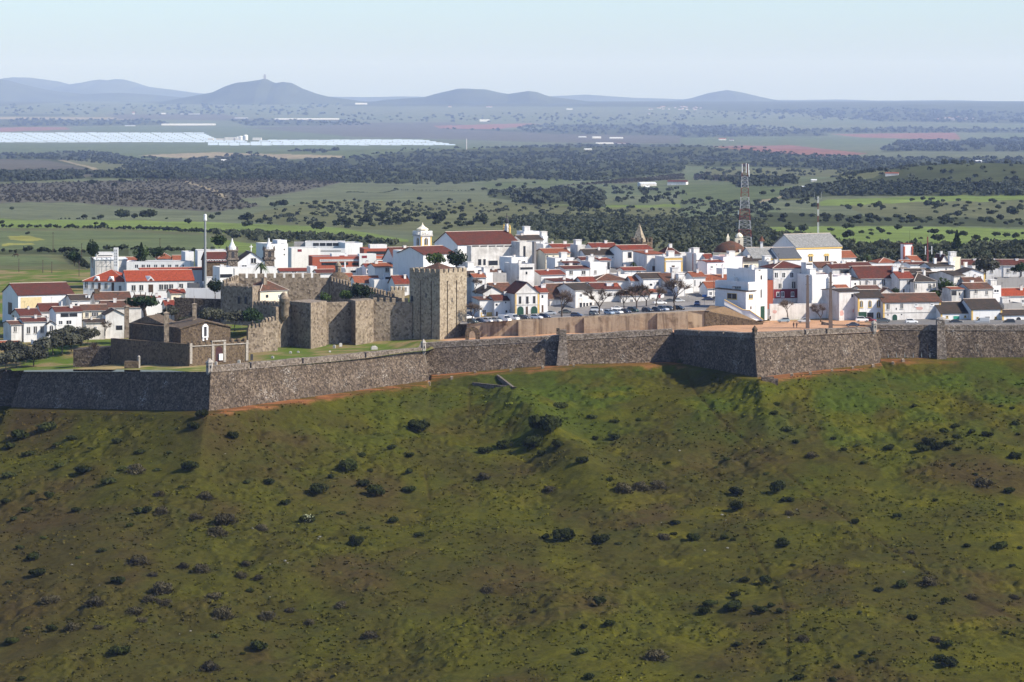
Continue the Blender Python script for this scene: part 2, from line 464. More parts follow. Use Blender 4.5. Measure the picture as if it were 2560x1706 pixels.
hill['kind'] = 'structure'
def hill_z(X, Y): return float(hill_full(np.array([X]), np.array([Y]))[0][0])
def hill_hit(x, y):
    """point of the slope seen at photo pixel x, y"""
    D = np.linspace(1044, 745, 1200); X = (x - 1280) / FPX * D
    z = hill_base(X, D)
    py = EYE - z / D * FPX
    ok = (D < wall_d(X)) & (py >= y)
    i = int(np.argmax(ok)) if ok.any() else len(D) - 1
    return Vector((X[i], D[i], hill_z(X[i], D[i])))

# ---------------- ground inside the walls
CP = np.array([(-146, 1009, -85.2), (-140, 1003, -84.7), (-132, 997, -84.1), (-125, 990, -83.5), (-117, 983, -82.9), (-110, 976, -82.4), (-102, 969, -81.9), (-95, 963, -81.4), (-165, 1015, -87), (-150, 1010, -85.8), (-120, 992, -82.8), (-105, 985, -82), (-90, 970, -81.4), (-82, 965, -81.2), (-60, 1000, -81), (-60, 1030, -81.2), (-40, 1035, -81), (-28, 1025, -80.3), (-25, 1036, -79),
 (0, 1034, -77.9), (20, 1034, -77), (40, 1036, -76.2), (55, 1036, -75.9), (66, 1015, -74.7), (75, 1000, -74.3), (90, 1012, -74.3), (105, 1020, -74.2), (70, 1045, -74.6), (90, 1045, -74.2), (110, 1040, -73.9), (130, 1035, -73.6), (160, 1035, -73.6), (220, 1040, -74),
 (-10, 1110, -70.5), (20, 1110, -69.5), (60, 1115, -68), (0, 1150, -63.5), (40, 1150, -62), (80, 1130, -66), (0, 1200, -60), (50, 1200, -59.5), (100, 1100, -70), (130, 1100, -70.5), (160, 1100, -70.5), (220, 1100, -72), (100, 1200, -67), (150, 1200, -69), (0, 1280, -66), (60, 1280, -67), (100, 1300, -74), (180, 1300, -74),
 (-60, 1100, -77), (-60, 1200, -75), (-100, 1100, -80), (-130, 1070, -81.3), (-160, 1080, -82), (-200, 1050, -84), (-160, 1150, -80), (-100, 1200, -77.5), (-60, 1300, -76), (-150, 1300, -76), (-240, 1150, -80), (-240, 1300, -77), (240, 1200, -72), (240, 1300, -75)], float)
ZP = np.array([(1000, -80), (1200, -74.5), (1300, -75.5), (1400, -76.2), (1500, -77.3), (1900, -86.4), (2600, -106), (3300, -118), (4200, -130), (6000, -156), (9500, -201.5), (14500, -255), (20500, -298), (25000, -288), (29000, -264), (33500, -223), (38000, -170), (44000, -155), (60000, -206), (80000, -280)])
def zprof(D): return np.interp(np.log(D), np.log(ZP[:, 0]), ZP[:, 1])
def town_z(X, Y):
    X = np.asarray(X, float); Y = np.asarray(Y, float)
    d2 = (X[..., None] - CP[:, 0]) ** 2 + (Y[..., None] - CP[:, 1]) ** 2 + 4.0
    w = d2 ** -1.6
    z = (w * CP[:, 2]).sum(-1) / w.sum(-1)
    b = sstep(1290, 1390, Y)
    return z * (1 - b) + zprof(Y) * b
tx = np.arange(-320, 321, 2.0); tt = np.concatenate([np.linspace(0, .25, 50), np.linspace(.26, 1, 90)])
TX, TT = np.meshgrid(tx, tt)
w0 = wall_d(TX) + 3.3
TY = w0 + (1400 - w0) * TT
TZ = town_z(TX, TY)
tn = fbm(TX / 6, TY / 6, 71, 4); tn2 = fbm(TX / 1.9, TY / 1.9, 73, 3)
TC = lerp3(np.zeros(TX.shape + (3,)) + np.array([.085, .12, .022]), np.array([.20, .155, .075]), sstep(.45, .62, tn))
sand = np.array([.56, .33, .20])
esp = sstep(-24, -20, TX) * sstep(116, 112, TX) * sstep(1062, 1058, TY)
TC = lerp3(TC, sand * .8, esp)
strip = sstep(-82, -96, TX) * sstep(-150, -140, TX) * sstep(998, 985, TY)
TC = lerp3(TC, np.array([.30, .23, .11]), strip * sstep(.3, .55, tn))
TC = lerp3(TC, np.array([.20, .19, .18]), sstep(-22, -14, TX) * sstep(1062, 1070, TY) * (1 - sstep(1200, 1260, TY)))
TC = lerp3(TC, np.array([.16, .155, .15]), sstep(112, 116, TX) * sstep(1062, 1058, TY))
TC = TC * (0.8 + 0.4 * tn2)[..., None]
G_TOWN = ground_material('town ground', 1.5, 0.22, 0.05)
tg = np_mesh('ground', np.stack([TX, TY, TZ], -1).reshape(-1, 3), grid_faces(len(tt), len(tx)), G_TOWN, TC.reshape(-1, 3), True)
tg['kind'] = 'structure'
def tz(X, Y): return float(town_z(np.array(X), np.array(Y)))

# ---------------- countryside to the horizon
def land_z(X, D):
    n = fbm(X / 620 + 3, D / 900 + 1, 81, 3) - 0.5
    a = np.minimum(0.0042 * D, 26) * sstep(1420, 2300, D) * (1 - .75 * sstep(9000, 16000, D))
    z = zprof(D) + a * n
    # wooded rise on the right edge, low ridge with the belt of wood
    z = z + 34 * np.exp(-((X - 620) / 230) ** 2 - ((D - 4300) / 500) ** 2)
    z = z + 22 * np.exp(-((X - 450) / 1100) ** 2 - ((D - 11500) / 1100) ** 2)
    return z - 8 * sstep(1392, 1330, D)
lpx = np.linspace(-700, 3260, 1150)
ly = np.concatenate([np.linspace(760, 520, 260), np.linspace(519, 258, 420)])
# distances of the rows follow the mean profile
_D = np.exp(np.linspace(np.log(1250), np.log(62500), 6000)); _Y = EYE - zprof(_D) / _D * FPX
_o = np.argsort(_Y)
lD = np.interp(ly, _Y[_o], _D[_o]); lD = np.unique(np.concatenate([lD, np.linspace(30000, 80000, 40), np.linspace(1250, 1450, 8)]))
LP, LD = np.meshgrid(lpx, lD)
LX = (LP - 1280) / FPX * LD
LZ = land_z(LX, LD)
LPY = EYE - LZ / LD * FPX
wob = 7 * (fbm(LP / 60, LPY / 25, 83, 3) - .5)
qx = LP + wob * 4 ; qy = LPY + wob * np.clip((LPY - 250) / 250, .1, 1)
FG = dict(bright=(.125, .165, .042), mid=(.088, .108, .048), pale=(.104, .116, .066), olive=(.10, .105, .05), scrub=(.052, .060, .026), grove=(.085, .078, .058), red=(.19, .095, .075), tan=(.24, .2, .13), dull=(.095, .115, .06), flower=(.19, .185, .05))
_n = fbm(LX / 300, LD / 500, 85, 4)
LC = lerp3(np.zeros(LX.shape + (3,)) + np.array(FG['pale']), np.array(FG['dull']), sstep(.35, .65, _n))
FIELDS = [
 # far plain
 ('a', 'scrub', [(-800, 150), (0, 150), (2353, 175), (2353, 215), (1500, 225), (600, 200), (0, 235), (-800, 235)]),
 ('a', 'scrub', [(-600, 285), (480, 290), (470, 303), (-600, 303)]), ('a', 'tan', [(-600, 308), (900, 312), (1000, 326), (-600, 322)]),
 ('a', 'scrub', [(-600, 322), (1000, 328), (1200, 362), (420, 372), (-600, 385)]), ('a', 'red', [(-600, 382), (440, 378), (480, 395), (100, 408), (-600, 415)]),
 ('a', 'grove', [(700, 290), (1500, 288), (1700, 320), (2353, 330), (2353, 345), (1500, 332), (800, 322)]), ('a', 'scrub', [(1520, 325), (2353, 335), (2600, 365), (1700, 372)]),
 ('a', 'grove', [(1640, 385), (2353, 362), (3000, 380), (3000, 440), (2353, 435)]), ('a', 'mid', [(480, 378), (1560, 374), (2353, 436), (2353, 460), (1750, 462), (1400, 432), (700, 420)]),
 ('b', 'pale', [(0, 240), (1400, 250), (2353, 268), (2353, 330), (1200, 300), (0, 300)]), ('b', 'grove', [(0, 350), (700, 345), (1300, 410), (2353, 430), (2353, 490), (1650, 485), (1000, 470), (0, 440)]),
 ('b', 'red', [(620, 368), (1300, 352), (1500, 375), (1150, 392), (680, 390)]), ('b', 'scrub', [(1300, 360), (2353, 360), (2353, 440), (1500, 425), (580, 385), (1150, 395)]), ('b', 'pale', [(1160, 382), (1480, 374), (1400, 396), (1060, 395)]),
 ('b', 'scrub', [(0, 170), (2353, 185), (2353, 240), (0, 235)]),
 ('c', 'scrub', [(0, 185), (2800, 205), (2800, 360), (1360, 340), (780, 295), (560, 285), (0, 250)]), ('c', 'pale', [(0, 268), (700, 278), (1360, 322), (1000, 325), (700, 298), (200, 300), (0, 310)]),
 ('c', 'scrub', [(0, 375), (440, 370), (1000, 400), (1010, 440), (0, 450)]), ('c', 'pale', [(440, 372), (1400, 355), (2353, 388), (2800, 380), (2800, 395), (1700, 390), (600, 400)]),
 ('c', 'scrub', [(900, 395), (1500, 380), (2800, 400), (2800, 415), (1000, 420)]),
 ('c', 'red', [(1020, 425), (1900, 418), (1915, 462), (1300, 455)]), ('c', 'mid', [(0, 452), (1050, 445), (1900, 465), (2353, 430), (2353, 455), (1500, 490), (800, 500), (0, 495)]),
 ('c', 'red', [(200, 510), (760, 502), (1050, 535), (1300, 560), (760, 596), (520, 545)]), ('c', 'pale', [(1050, 520), (1900, 490), (2353, 560), (2800, 560), (2800, 600), (1700, 600), (1000, 575), (1300, 562)]),
 ('c', 'scrub', [(1480, 480), (2000, 465), (2800, 448), (2800, 550), (2353, 545), (1680, 545), (1360, 550)]),
 # belt of wood and the groves in front of it
 ('a', 'mid', [(-800, 490), (2353, 500), (3300, 505), (3300, 590), (1500, 600), (900, 590), (-800, 560)]), ('a', 'tan', [(950, 572), (1500, 550), (1900, 562), (2353, 575), (2353, 592), (1400, 600)]),
 ('a', 'scrub', [(-800, 570), (350, 552), (700, 548), (950, 592), (1300, 602), (1560, 572), (1750, 565), (1900, 602), (2353, 592), (2353, 752), (1250, 738), (700, 732), (0, 757), (-800, 760)]),
 ('a', 'grove', [(-800, 592), (300, 602), (500, 640), (690, 690), (600, 720), (-800, 705)]), ('a', 'olive', [(400, 600), (900, 610), (1150, 700), (720, 705), (560, 640)]), ('a', 'tan', [(380, 600), (440, 605), (640, 655), (690, 685), (670, 685), (560, 645)]),
 ('b', 'scrub', [(0, 590), (500, 545), (1100, 520), (1700, 492), (2353, 495), (2353, 690), (2050, 720), (1700, 745), (1200, 725), (800, 762), (0, 755)]),
 ('c', 'scrub', [(0, 500), (500, 540), (1000, 580), (1700, 590), (2800, 590), (2800, 850), (1800, 852), (1000, 850), (700, 880), (700, 830), (900, 790), (1350, 720), (1350, 690), (640, 655), (0, 640)]),
 ('c', 'olive', [(150, 660), (640, 655), (1380, 680), (1500, 680), (1300, 725), (800, 722), (150, 705)]), ('c', 'grove', [(100, 705), (800, 725), (800, 745), (370, 750), (100, 735)]),
 ('a', 'pale', [(-800, 762), (600, 750), (1250, 732), (1180, 740), (400, 765), (-800, 775)]),
 ('a', 'grove', [(-800, 778), (0, 770), (600, 752), (1200, 738), (2000, 735), (2353, 748), (2200, 790), (1900, 842), (1640, 870), (1650, 892), (1780, 912), (1700, 945), (1400, 955), (1000, 930), (400, 890), (-800, 910)]),
 ('a', 'tan', [(1200, 735), (1260, 740), (1480, 810), (1545, 855), (1510, 855), (1400, 795)]),
 ('a', 'pale', [(-800, 905), (400, 892), (1000, 932), (1400, 957), (1790, 915), (1660, 880), (2200, 792), (2400, 748), (2700, 748), (3200, 755), (3700, 775), (3600, 890), (2300, 870), (1900, 900), (1500, 990), (-800, 1010)]),
 ('b', 'mid', [(930, 768), (1700, 718), (1720, 735), (1400, 770), (1050, 800)]), ('b', 'grove', [(1440, 790), (2353, 735), (2353, 700), (2100, 720), (1700, 765)]), ('b', 'scrub', [(1010, 805), (1800, 795), (1800, 905), (1390, 905), (1020, 860)]),
 ('b', 'olive', [(0, 890), (900, 890), (1400, 905), (2353, 930), (2353, 1060), (1200, 1050), (0, 1060)]), ('b', 'bright', [(1380, 905), (1560, 912), (2353, 905), (2353, 925), (1650, 925)]),
 ('b', 'olive', [(0, 1000), (1100, 990), (1700, 980), (2353, 1010), (2353, 1300), (700, 1300), (600, 1090), (0, 1075)]), ('b', 'dull', [(1150, 1010), (1750, 985), (1900, 1100), (1250, 1110)]),
 ('b', 'tan', [(1640, 960), (1690, 975), (1705, 1005), (1660, 1002)]),
 ('c', 'mid', [(0, 775), (420, 770), (800, 790), (700, 870), (500, 890), (0, 890)]), ('c', 'tan', [(500, 885), (900, 795), (925, 797), (540, 892)]), ('c', 'dull', [(0, 890), (600, 900), (700, 960), (400, 1000), (0, 990)]),
 ('c', 'bright', [(950, 890), (1000, 875), (1800, 850), (2800, 838), (2800, 875), (1850, 885), (1200, 915), (960, 915)]), ('c', 'olive', [(1100, 915), (1850, 885), (2800, 875), (2800, 1000), (2353, 1010), (1300, 990)]),
 ('c', 'scrub', [(500, 960), (1300, 985), (2353, 1010), (2800, 1000), (2800, 1070), (1700, 1055), (1000, 1055), (500, 1065)]), ('c', 'olive', [(0, 1000), (500, 990), (560, 1065), (500, 1080), (700, 1150), (1100, 1180), (2800, 1160), (2800, 1350), (0, 1350)]),
 ('c', 'bright', [(500, 1070), (1000, 1055), (1700, 1060), (2353, 1075), (2800, 1075), (2800, 1170), (1750, 1205), (1200, 1175), (800, 1130)]),
 # near fields on the left
 ('a', 'olive', [(1780, 962), (2060, 890), (2353, 870), (2700, 890), (3000, 1050), (2353, 1066), (1900, 1042), (1600, 1010)]),
 ('a', 'bright', [(-800, 1005), (0, 1010), (1300, 1025), (2000, 1050), (2353, 1072), (2800, 1150), (2800, 1170), (2353, 1135), (1500, 1100), (700, 1068), (-800, 1062)]),
 ('a', 'olive', [(-800, 1062), (700, 1068), (1500, 1100), (2353, 1133), (3100, 1185), (3100, 1260), (2353, 1190), (1700, 1165), (1000, 1105), (-800, 1085)]),
 ('a', 'mid', [(-800, 1082), (600, 1088), (1400, 1115), (1500, 1240), (500, 1225), (-800, 1220)]), ('a', 'bright', [(1420, 1130), (1800, 1185), (1850, 1240), (1500, 1240)]), ('a', 'flower', [(60, 1125), (200, 1120), (305, 1148), (200, 1160), (80, 1150)]), ('a', 'flower', [(0, 1178), (220, 1172), (240, 1182), (0, 1190)]),
 ('a', 'scrub', [(-800, 1215), (500, 1220), (900, 1215), (900, 1260), (-800, 1250)]), ('a', 'olive', [(-800, 1250), (480, 1252), (620, 1300), (700, 1423), (600, 1500), (-800, 1500)]), ('a', 'mid', [(-800, 1260), (300, 1262), (460, 1310), (200, 1330), (-800, 1320)])]
for cr, nm, poly in FIELDS:
    pp = [Q(cr, *p) for p in poly]
    k = in_poly(qx, qy, pp)
    LC[k] = FG[nm]
_m = fbm(LX / 60, LD / 110, 87, 4); _m2 = fbm(LX / 14, LD / 22, 89, 3)
LC = LC * (0.74 + 0.52 * _m * 1.0)[..., None] * (0.85 + 0.3 * _m2)[..., None]
LC = lerp3(LC, np.array(FG['flower']), sstep(.66, .78, fbm(LX / 120 + 5, LD / 160, 91, 3)) * sstep(2300, 1500, LD) * .35)
G_LAND = ground_material('far fields', 0.02, 0.25, 0, 0.15)
land = np_mesh('terrain', np.stack([LX, LD, LZ], -1).reshape(-1, 3), grid_faces(len(lD), len(lpx)), G_LAND, LC.reshape(-1, 3), True)
land['kind'] = 'structure'
_hd = np.exp(np.linspace(np.log(1402), np.log(62500), 2400))
def land_hit(x, y):
    X = (x - 1280) / FPX * _hd
    z = land_z(X, _hd); py = EYE - z / _hd * FPX
    k = np.argmax(py <= y)
    return Vector((X[k], _hd[k], z[k]))

# ---------------- hills on the horizon: real ridges at their own distances
def ridge(name, D, thick, pts, tint, rough_amp=1.0, foot=-345, seed=1):
    pts = sorted(pts)
    xs = np.arange(pts[0][0], pts[-1][0] + 1, 2.5)
    ys = np.interp(xs, [p[0] for p in pts], [p[1] for p in pts])
    k = np.exp(-0.5 * (np.arange(-4, 5) / 0.9) ** 2); k /= k.sum()
    ys = np.convolve(np.pad(ys, 4, 'edge'), k, 'valid')
    top = -(ys - EYE) / FPX * D
    tr = np.linspace(-1, 1, 41)
    prof = np.cos(tr * math.pi / 2) ** 1.2
    X = (xs[None, :] - 1280) / FPX * D * np.ones((41, 1))
    Y = D + tr[:, None] * thick * np.ones_like(X)
    nz = (fbm(X / 900, Y / 900, seed, 4) - .5) * rough_amp * 60
    Z = foot + (top[None, :] - foot) * prof[:, None] + nz * np.sin(np.abs(tr) * math.pi)[:, None]
    Z += (fbm(X / 420, Y / 420, seed + 3, 4) - .5) * 30 * rough_amp
    cc = np.zeros(X.shape + (3,)) + np.array(tint)
    cc = cc * (0.55 + 0.9 * fbm(X / 350, Y / 350, seed + 5, 4))[..., None]
    o = np_mesh(name, np.stack([X, Y, Z], -1).reshape(-1, 3), grid_faces(41, len(xs)), G_LAND, cc.reshape(-1, 3), True)
    o['kind'] = 'structure'
    return o
WOODY = (.055, .065, .035)
ridge('hills', 60000, 7000, [(-700, 225), (-300, 215), (0, 200), (36, 194), (75, 195), (128, 202), (175, 213), (219, 206), (248, 199), (270, 202), (296, 198), (322, 204), (358, 216), (402, 222), (457, 229), (520, 236), (600, 240), (800, 242), (900, 243), (1000, 242), (1300, 246), (1400, 240), (1471, 237), (1510, 240), (1600, 246), (1720, 249), (2000, 251), (2102, 249), (2200, 252), (2360, 251), (2560, 255), (3300, 254)], WOODY, 0.6, seed=101)
ridge('hills', 48000, 4500, [(-700, 215), (-200, 200), (0, 199), (30, 207), (70, 217), (130, 228), (210, 236), (300, 233), (380, 237), (470, 247), (560, 262)], WOODY, 0.8, seed=111)
ridge('hills', 40000, 3000, [(330, 270), (400, 256), (457, 246), (510, 237), (541, 230), (566, 218), (599, 207), (629, 203), (650, 200), (664, 197), (676, 203), (691, 208), (709, 205), (727, 207), (753, 222), (786, 233), (819, 241), (860, 247), (920, 256), (980, 268)], WOODY, 0.8, seed=121)
ridge('hills', 40500, 2800, [(900, 262), (960, 250), (1062, 242), (1106, 231), (1142, 223), (1168, 222), (1215, 225), (1245, 232), (1270, 237), (1289, 234), (1321, 229), (1343, 232), (1373, 242), (1435, 249), (1490, 256), (1580, 268)], WOODY, 0.7, seed=131)
ridge('hills', 52000, 4500, [(1660, 256), (1729, 246), (1773, 233), (1817, 226), (1853, 232), (1890, 241), (1927, 249), (2010, 262)], WOODY, 0.6, seed=141)
ridge('hills', 35500, 2600, [(2020, 284), (2139, 277), (2212, 268), (2285, 261), (2340, 261), (2376, 266), (2467, 267), (2560, 274), (2700, 270), (3000, 280)], WOODY, 0.8, seed=151)
# ------------------------------------------------------------------ ramparts
def V3(x, y, D): return P(x, y, D)
def rampart(name, label, faces, mat=None, parent=None, cordon=True):
    """faces: list of (base_points, cordon_points, parapet_height, notch fractions); points are world vectors, same count"""
    w = MB(); cd = MB(); pr = MB()
    for base, top, ph, notches in faces:
        for i in range(len(base) - 1):
            b0, b1, t0, t1 = base[i], base[i + 1], top[i], top[i + 1]
            n = 7
            for k in range(n):
                a0, a1 = k / n, (k + 1) / n
                for q in range(5):
                    s0, s1 = q / 5, (q + 1) / 5
                    pa = b0.lerp(b1, a0).lerp(t0.lerp(t1, a0), s0); pb = b0.lerp(b1, a1).lerp(t0.lerp(t1, a1), s0)
                    pc = b0.lerp(b1, a1).lerp(t0.lerp(t1, a1), s1); pd = b0.lerp(b1, a0).lerp(t0.lerp(t1, a0), s1)
                    if q == 0:
                        da = (t0 - b0).normalized() * 4; db = (t1 - b1).normalized() * 4
                        pa = pa - da; pb = pb - db
                    w.face([pa, pb, pc, pd])
            inn = Vector((-(t1 - t0).y, (t1 - t0).x, 0)).normalized() * 2.6
            w.face([t0, t1, t1 + inn, t0 + inn])
            w.face([t0 + inn, t1 + inn, t1 + inn - Vector((0, 0, 6)), t0 + inn - Vector((0, 0, 6))])
            out = -inn.normalized()
            if cordon: cd.tube([t0 + out * .06, t1 + out * .06], 0.17, 6)
            if ph > 0:
                L_ = (t1 - t0).length; ds = (t1 - t0) / L_
                st = [0.0] + sorted(notches) + [1.0]
                for j in range(len(st) - 1):
                    u0 = st[j] * L_ + (0.35 if j else 0); u1 = st[j + 1] * L_ - (0.35 if j < len(st) - 2 else 0)
                    m_ = max(1, int((u1 - u0) / 7))
                    for g in range(m_):
                        a = t0 + ds * (u0 + (u1 - u0) * g / m_) - out * .12; b = t0 + ds * (u0 + (u1 - u0) * (g + 1) / m_) - out * .12
                        h0 = Vector((0, 0, ph + .12 * math.sin(a.x * 1.3 + a.y))); h1 = Vector((0, 0, ph + .12 * math.sin(b.x * 1.3 + b.y))); th = inn.normalized() * 1.3
                        lo = Vector((0, 0, .22))
                        pr.face([a, b, b + h1, a + h0]); pr.face([a + h0, b + h1, b + h1 + th + lo, a + h0 + th + lo])
                        pr.face([a + th + h0 + lo, b + th + h1 + lo, b + th - lo, a + th - lo])
                        if g == 0: pr.face([a + th - lo, a, a + h0, a + h0 + th + lo])
                        if g == m_ - 1: pr.face([b, b + th - lo, b + h1 + th + lo, b + h1])
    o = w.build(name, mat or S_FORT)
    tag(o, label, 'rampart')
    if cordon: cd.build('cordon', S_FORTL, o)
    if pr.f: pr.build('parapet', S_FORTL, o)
    return o
def sentry(parent, x0, x1, ytop, ybot, D, mat=S_TRIM, sides=6):
    c = P((x0 + x1) / 2, ybot, D); r = (x1 - x0) / 2 / FPX * D; h = (ybot - ytop) / FPX * D
    b = MB(); b.lathe(c.x, c.y, [(r * .4, c.z - r * 1.1), (r, c.z), (r, c.z + h * .66), (r * 1.18, c.z + h * .68), (r * 1.18, c.z + h * .73)], sides, .3)
    o = b.build('sentry_box', mat, parent)
    k = MB(); k.lathe(c.x, c.y, [(r * 1.1, c.z + h * .73), (r * .85, c.z + h * .82), (r * .4, c.z + h * .92), (r * .12, c.z + h)], sides, .3)
    k.build('dome', mat, o)
    for a in (-1.1, -2.2): s = MB(); s.box(c.x + r * math.cos(a) * .98 - .12, c.x + r * math.cos(a) * .98 + .12, c.y + r * math.sin(a) * .93 - .12, c.y + r * math.sin(a) * .93 + .06, c.z + h * .34, c.z + h * .52); s.build('slit', IRON, o)
    return o
# left bastion
bB, bC, bD = P(27, 1019, 1000), P(522, 1028, 945), P(1072, 952, 1010)
tB, tC, tD = P(56, 931, 1003), P(527, 931, 948), P(1056, 884, 1013)
r1 = rampart('left_recess_wall', 'dark rampart stub at the far left, behind the left bastion corner', [([Vector((-420, 1014, -97.5)), P(30, 1015, 1012)], [Vector((-420, 1017, -88)), P(56, 926, 1015)], 0, [])])
r1.name = 'rampart_wall'
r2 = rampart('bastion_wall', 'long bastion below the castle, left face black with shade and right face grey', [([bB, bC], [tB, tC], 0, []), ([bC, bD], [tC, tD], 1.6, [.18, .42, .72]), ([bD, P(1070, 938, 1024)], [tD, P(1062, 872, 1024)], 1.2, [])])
sentry(r2, 515, 533, 896, 932, 949, S_TRIM); sentry(r2, 1052, 1065, 848, 882, 1014, S_TRIM)
r3 = rampart('curtain_wall', 'middle rampart curtain with a sloping buttress, between the two bastions', [([P(1068, 938, 1022), P(1403, 912, 1022), P(1684, 905, 1030)], [P(1062, 871, 1025), P(1403, 852, 1025), P(1682, 836, 1031)], 1.55, [])])
def pier(parent, xb0, xb1, yb, xt0, xt1, yt, D0, D1, ytop, mat):
    """battered buttress carrying a stub of masonry"""
    m = MB(); a0, a1 = P(xb0, yb, D0), P(xb1, yb, D0); t0, t1 = P(xt0, yt, D1), P(xt1, yt, D1)
    dn = Vector((0, 0, -3)); bk = Vector((0, 5, 0))
    m.face([a0 + dn, a1 + dn, a1, a0]); m.face([a0, a1, t1, t0]); m.face([a1 + dn, a1 + dn + bk, t1 + bk, t1, a1]); m.face([a0 + dn + bk, a0 + dn, a0, t0, t0 + bk])
    h = Vector((0, 0, PZ(ytop, D1) - t0.z)); o_ = Vector((0, .15, 0)); b2 = Vector((0, 3.2, 0))
    m.face([t0 + o_, t1 + o_, t1 + o_ + h, t0 + o_ + h]); m.face([t1 + o_, t1 + b2, t1 + b2 + h, t1 + o_ + h]); m.face([t0 + b2, t0 + o_, t0 + o_ + h, t0 + b2 + h]); m.face([t0 + o_ + h, t1 + o_ + h, t1 + b2 + h, t0 + b2 + h])
    m.face([t0, t1, t1 + bk, t0 + bk])
    return m.build('buttress', mat, parent)
pier(r3, 1391, 1423, 914, 1398, 1416, 850, 1019.5, 1022, 826, S_FORTL)
k = MB(); k.box(*[v for v in (PX(1391, 1021), PX(1399, 1021), 1021, 1023.5)], PZ(836, 1022), PZ(821, 1022)); k.build('stub', S_FORT, r3)
# right bastion
fE, fF, fG = P(1681, 905, 1030), P(1893, 944, 985), P(2200, 908, 1008)
uE, uF, uG = P(1684, 836, 1031), P(1887, 845, 988), P(2184, 830, 1011)
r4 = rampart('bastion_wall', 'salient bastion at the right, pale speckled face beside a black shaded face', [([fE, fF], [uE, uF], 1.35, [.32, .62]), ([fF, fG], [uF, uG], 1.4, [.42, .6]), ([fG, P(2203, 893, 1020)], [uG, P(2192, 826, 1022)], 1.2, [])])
sentry(r4, 1880, 1894, 814, 849, 989, S_CHAP); sentry(r4, 2178, 2192, 801, 829, 1011, S_TRIM)
r5 = rampart('curtain_wall', 'right-hand rampart curtain running out of frame below the white warehouses', [([P(2201, 892, 1018), P(2345, 893, 1018), Vector((420, 1018, -83))], [P(2190, 825, 1020), P(2345, 826, 1020), Vector((420, 1020, -74.6))], 1.5, [])])
pier(r5, 2343, 2367, 889, 2343, 2362, 822, 1014.5, 1017, 800, S_FORTL)
cp_ = MB(); q = P(2352, 800, 1018.6); cp_.lathe(q.x, q.y, [(1.7, q.z + .03), (1.65, q.z + .35), (1.1, q.z + .75), (.2, q.z + .95)], 8, .4); cp_.build('cap', S_TRIM, r5)

# ------------------------------------------------------------------ castle
def wall_run(name, label, pts, ybase, t, mer=None, mat=S_CAST, cat='castle wall', zdown=2.0):
    """pts: (x, y_top, D) along the face; t thickness; mer = (merlon width, gap, height, start offset)"""
    w = MB(); b = MB()
    P_ = [P(*p) for p in pts]
    zb = min(PZ(ybase, p[2]) for p in pts) - zdown
    for a, c in zip(P_[:-1], P_[1:]):
        d = Vector((c.x - a.x, c.y - a.y, 0)); Ln = d.length; d.normalize()
        nrm = Vector((-d.y, d.x, 0)) * t
        A0 = Vector((a.x, a.y, zb)); C0 = Vector((c.x, c.y, zb))
        w.face([A0, C0, c, a]); w.face([a, c, c + nrm, a + nrm]); w.face([C0 + nrm, A0 + nrm, a + nrm, c + nrm])
        w.face([A0 + nrm, A0, a, a + nrm]); w.face([C0, C0 + nrm, c + nrm, c])
        if mer:
            mw, gp, mh, off = mer
            s = off
            while s + mw <= Ln + .05:
                f0, f1 = s / Ln, (s + mw) / Ln
                p0 = a.lerp(c, f0) + nrm.normalized() * .03; p1 = a.lerp(c, f1) + nrm.normalized() * .03
                th = nrm.normalized() * min(t, .7); h = Vector((0, 0, mh * random.uniform(.9, 1.05))); e = Vector((0, 0, .25))
                b.face([p0, p1, p1 + h, p0 + h]); b.face([p0 + h, p1 + h, p1 + h + th + e, p0 + h + th + e]); b.face([p1 + th, p0 + th, p0 + h + th + e, p1 + h + th + e])
                b.face([p0 + th, p0, p0 + h, p0 + h + th + e]); b.face([p1, p1 + th, p1 + h + th + e, p1 + h])
                s += mw + gp
    o = w.build(name, mat)
    tag(o, label, cat)
    if mer: b.build('battlement', mat, o)
    return o
def plan_tower(name, label, plan, ytop, ybase, mat=S_CAST, cat='tower', zdown=2.0):
    """plan: (x, D) corners, counter-clockwise seen from above"""
    D0 = min(p[1] for p in plan)
    zt = PZ(ytop, D0); zb = PZ(ybase, D0) - zdown
    poly = [(PX(x, D), D) for x, D in plan]
    m = MB(); m.prism(poly, zb, zt)
    o = m.build(name, mat); tag(o, label, cat)
    return o, poly, zt, zb
# the keep
KA = R(40.4); KL = 12.95
kc = P(1099.6, 854, 1046); ktop = PZ(683.5, 1046); kbase = kc.z
keep = empty('castle_keep', (kc.x, kc.y, kbase), math.pi - KA - math.pi / 2)
tag(keep, 'tall square castle keep with battlements and a low brown tiled roof', 'keep', None)
keep.rotation_euler = (0, 0, 0)
ul = Vector((-math.cos(KA), math.sin(KA), 0)); ur = Vector((math.sin(KA), math.cos(KA), 0))
H = ktop - kbase
km = MB()
def kp(s, r_, z): return ul * s + ur * r_ + Vector((0, 0, z))
def kbox(m, s0, s1, r0, r1, z0, z1):
    vs = [kp(s0, r0, z0), kp(s0, r1, z0), kp(s1, r1, z0), kp(s1, r0, z0), kp(s0, r0, z1), kp(s0, r1, z1), kp(s1, r1, z1), kp(s1, r0, z1)]
    m.add(vs, [(0, 3, 2, 1), (4, 5, 6, 7), (0, 1, 5, 4), (1, 2, 6, 5), (2, 3, 7, 6), (3, 0, 4, 7)])
kbox(km, .42, KL - .42, .42, KL - .42, -3, H - .3)
for lo, hi in ((0, 3.35), (3.85, 8.0), (8.5, KL)):
    kbox(km, lo, hi, 0, .42, -3, H - 2.6); kbox(km, lo, hi, KL - .42, KL, -3, H - 2.6)
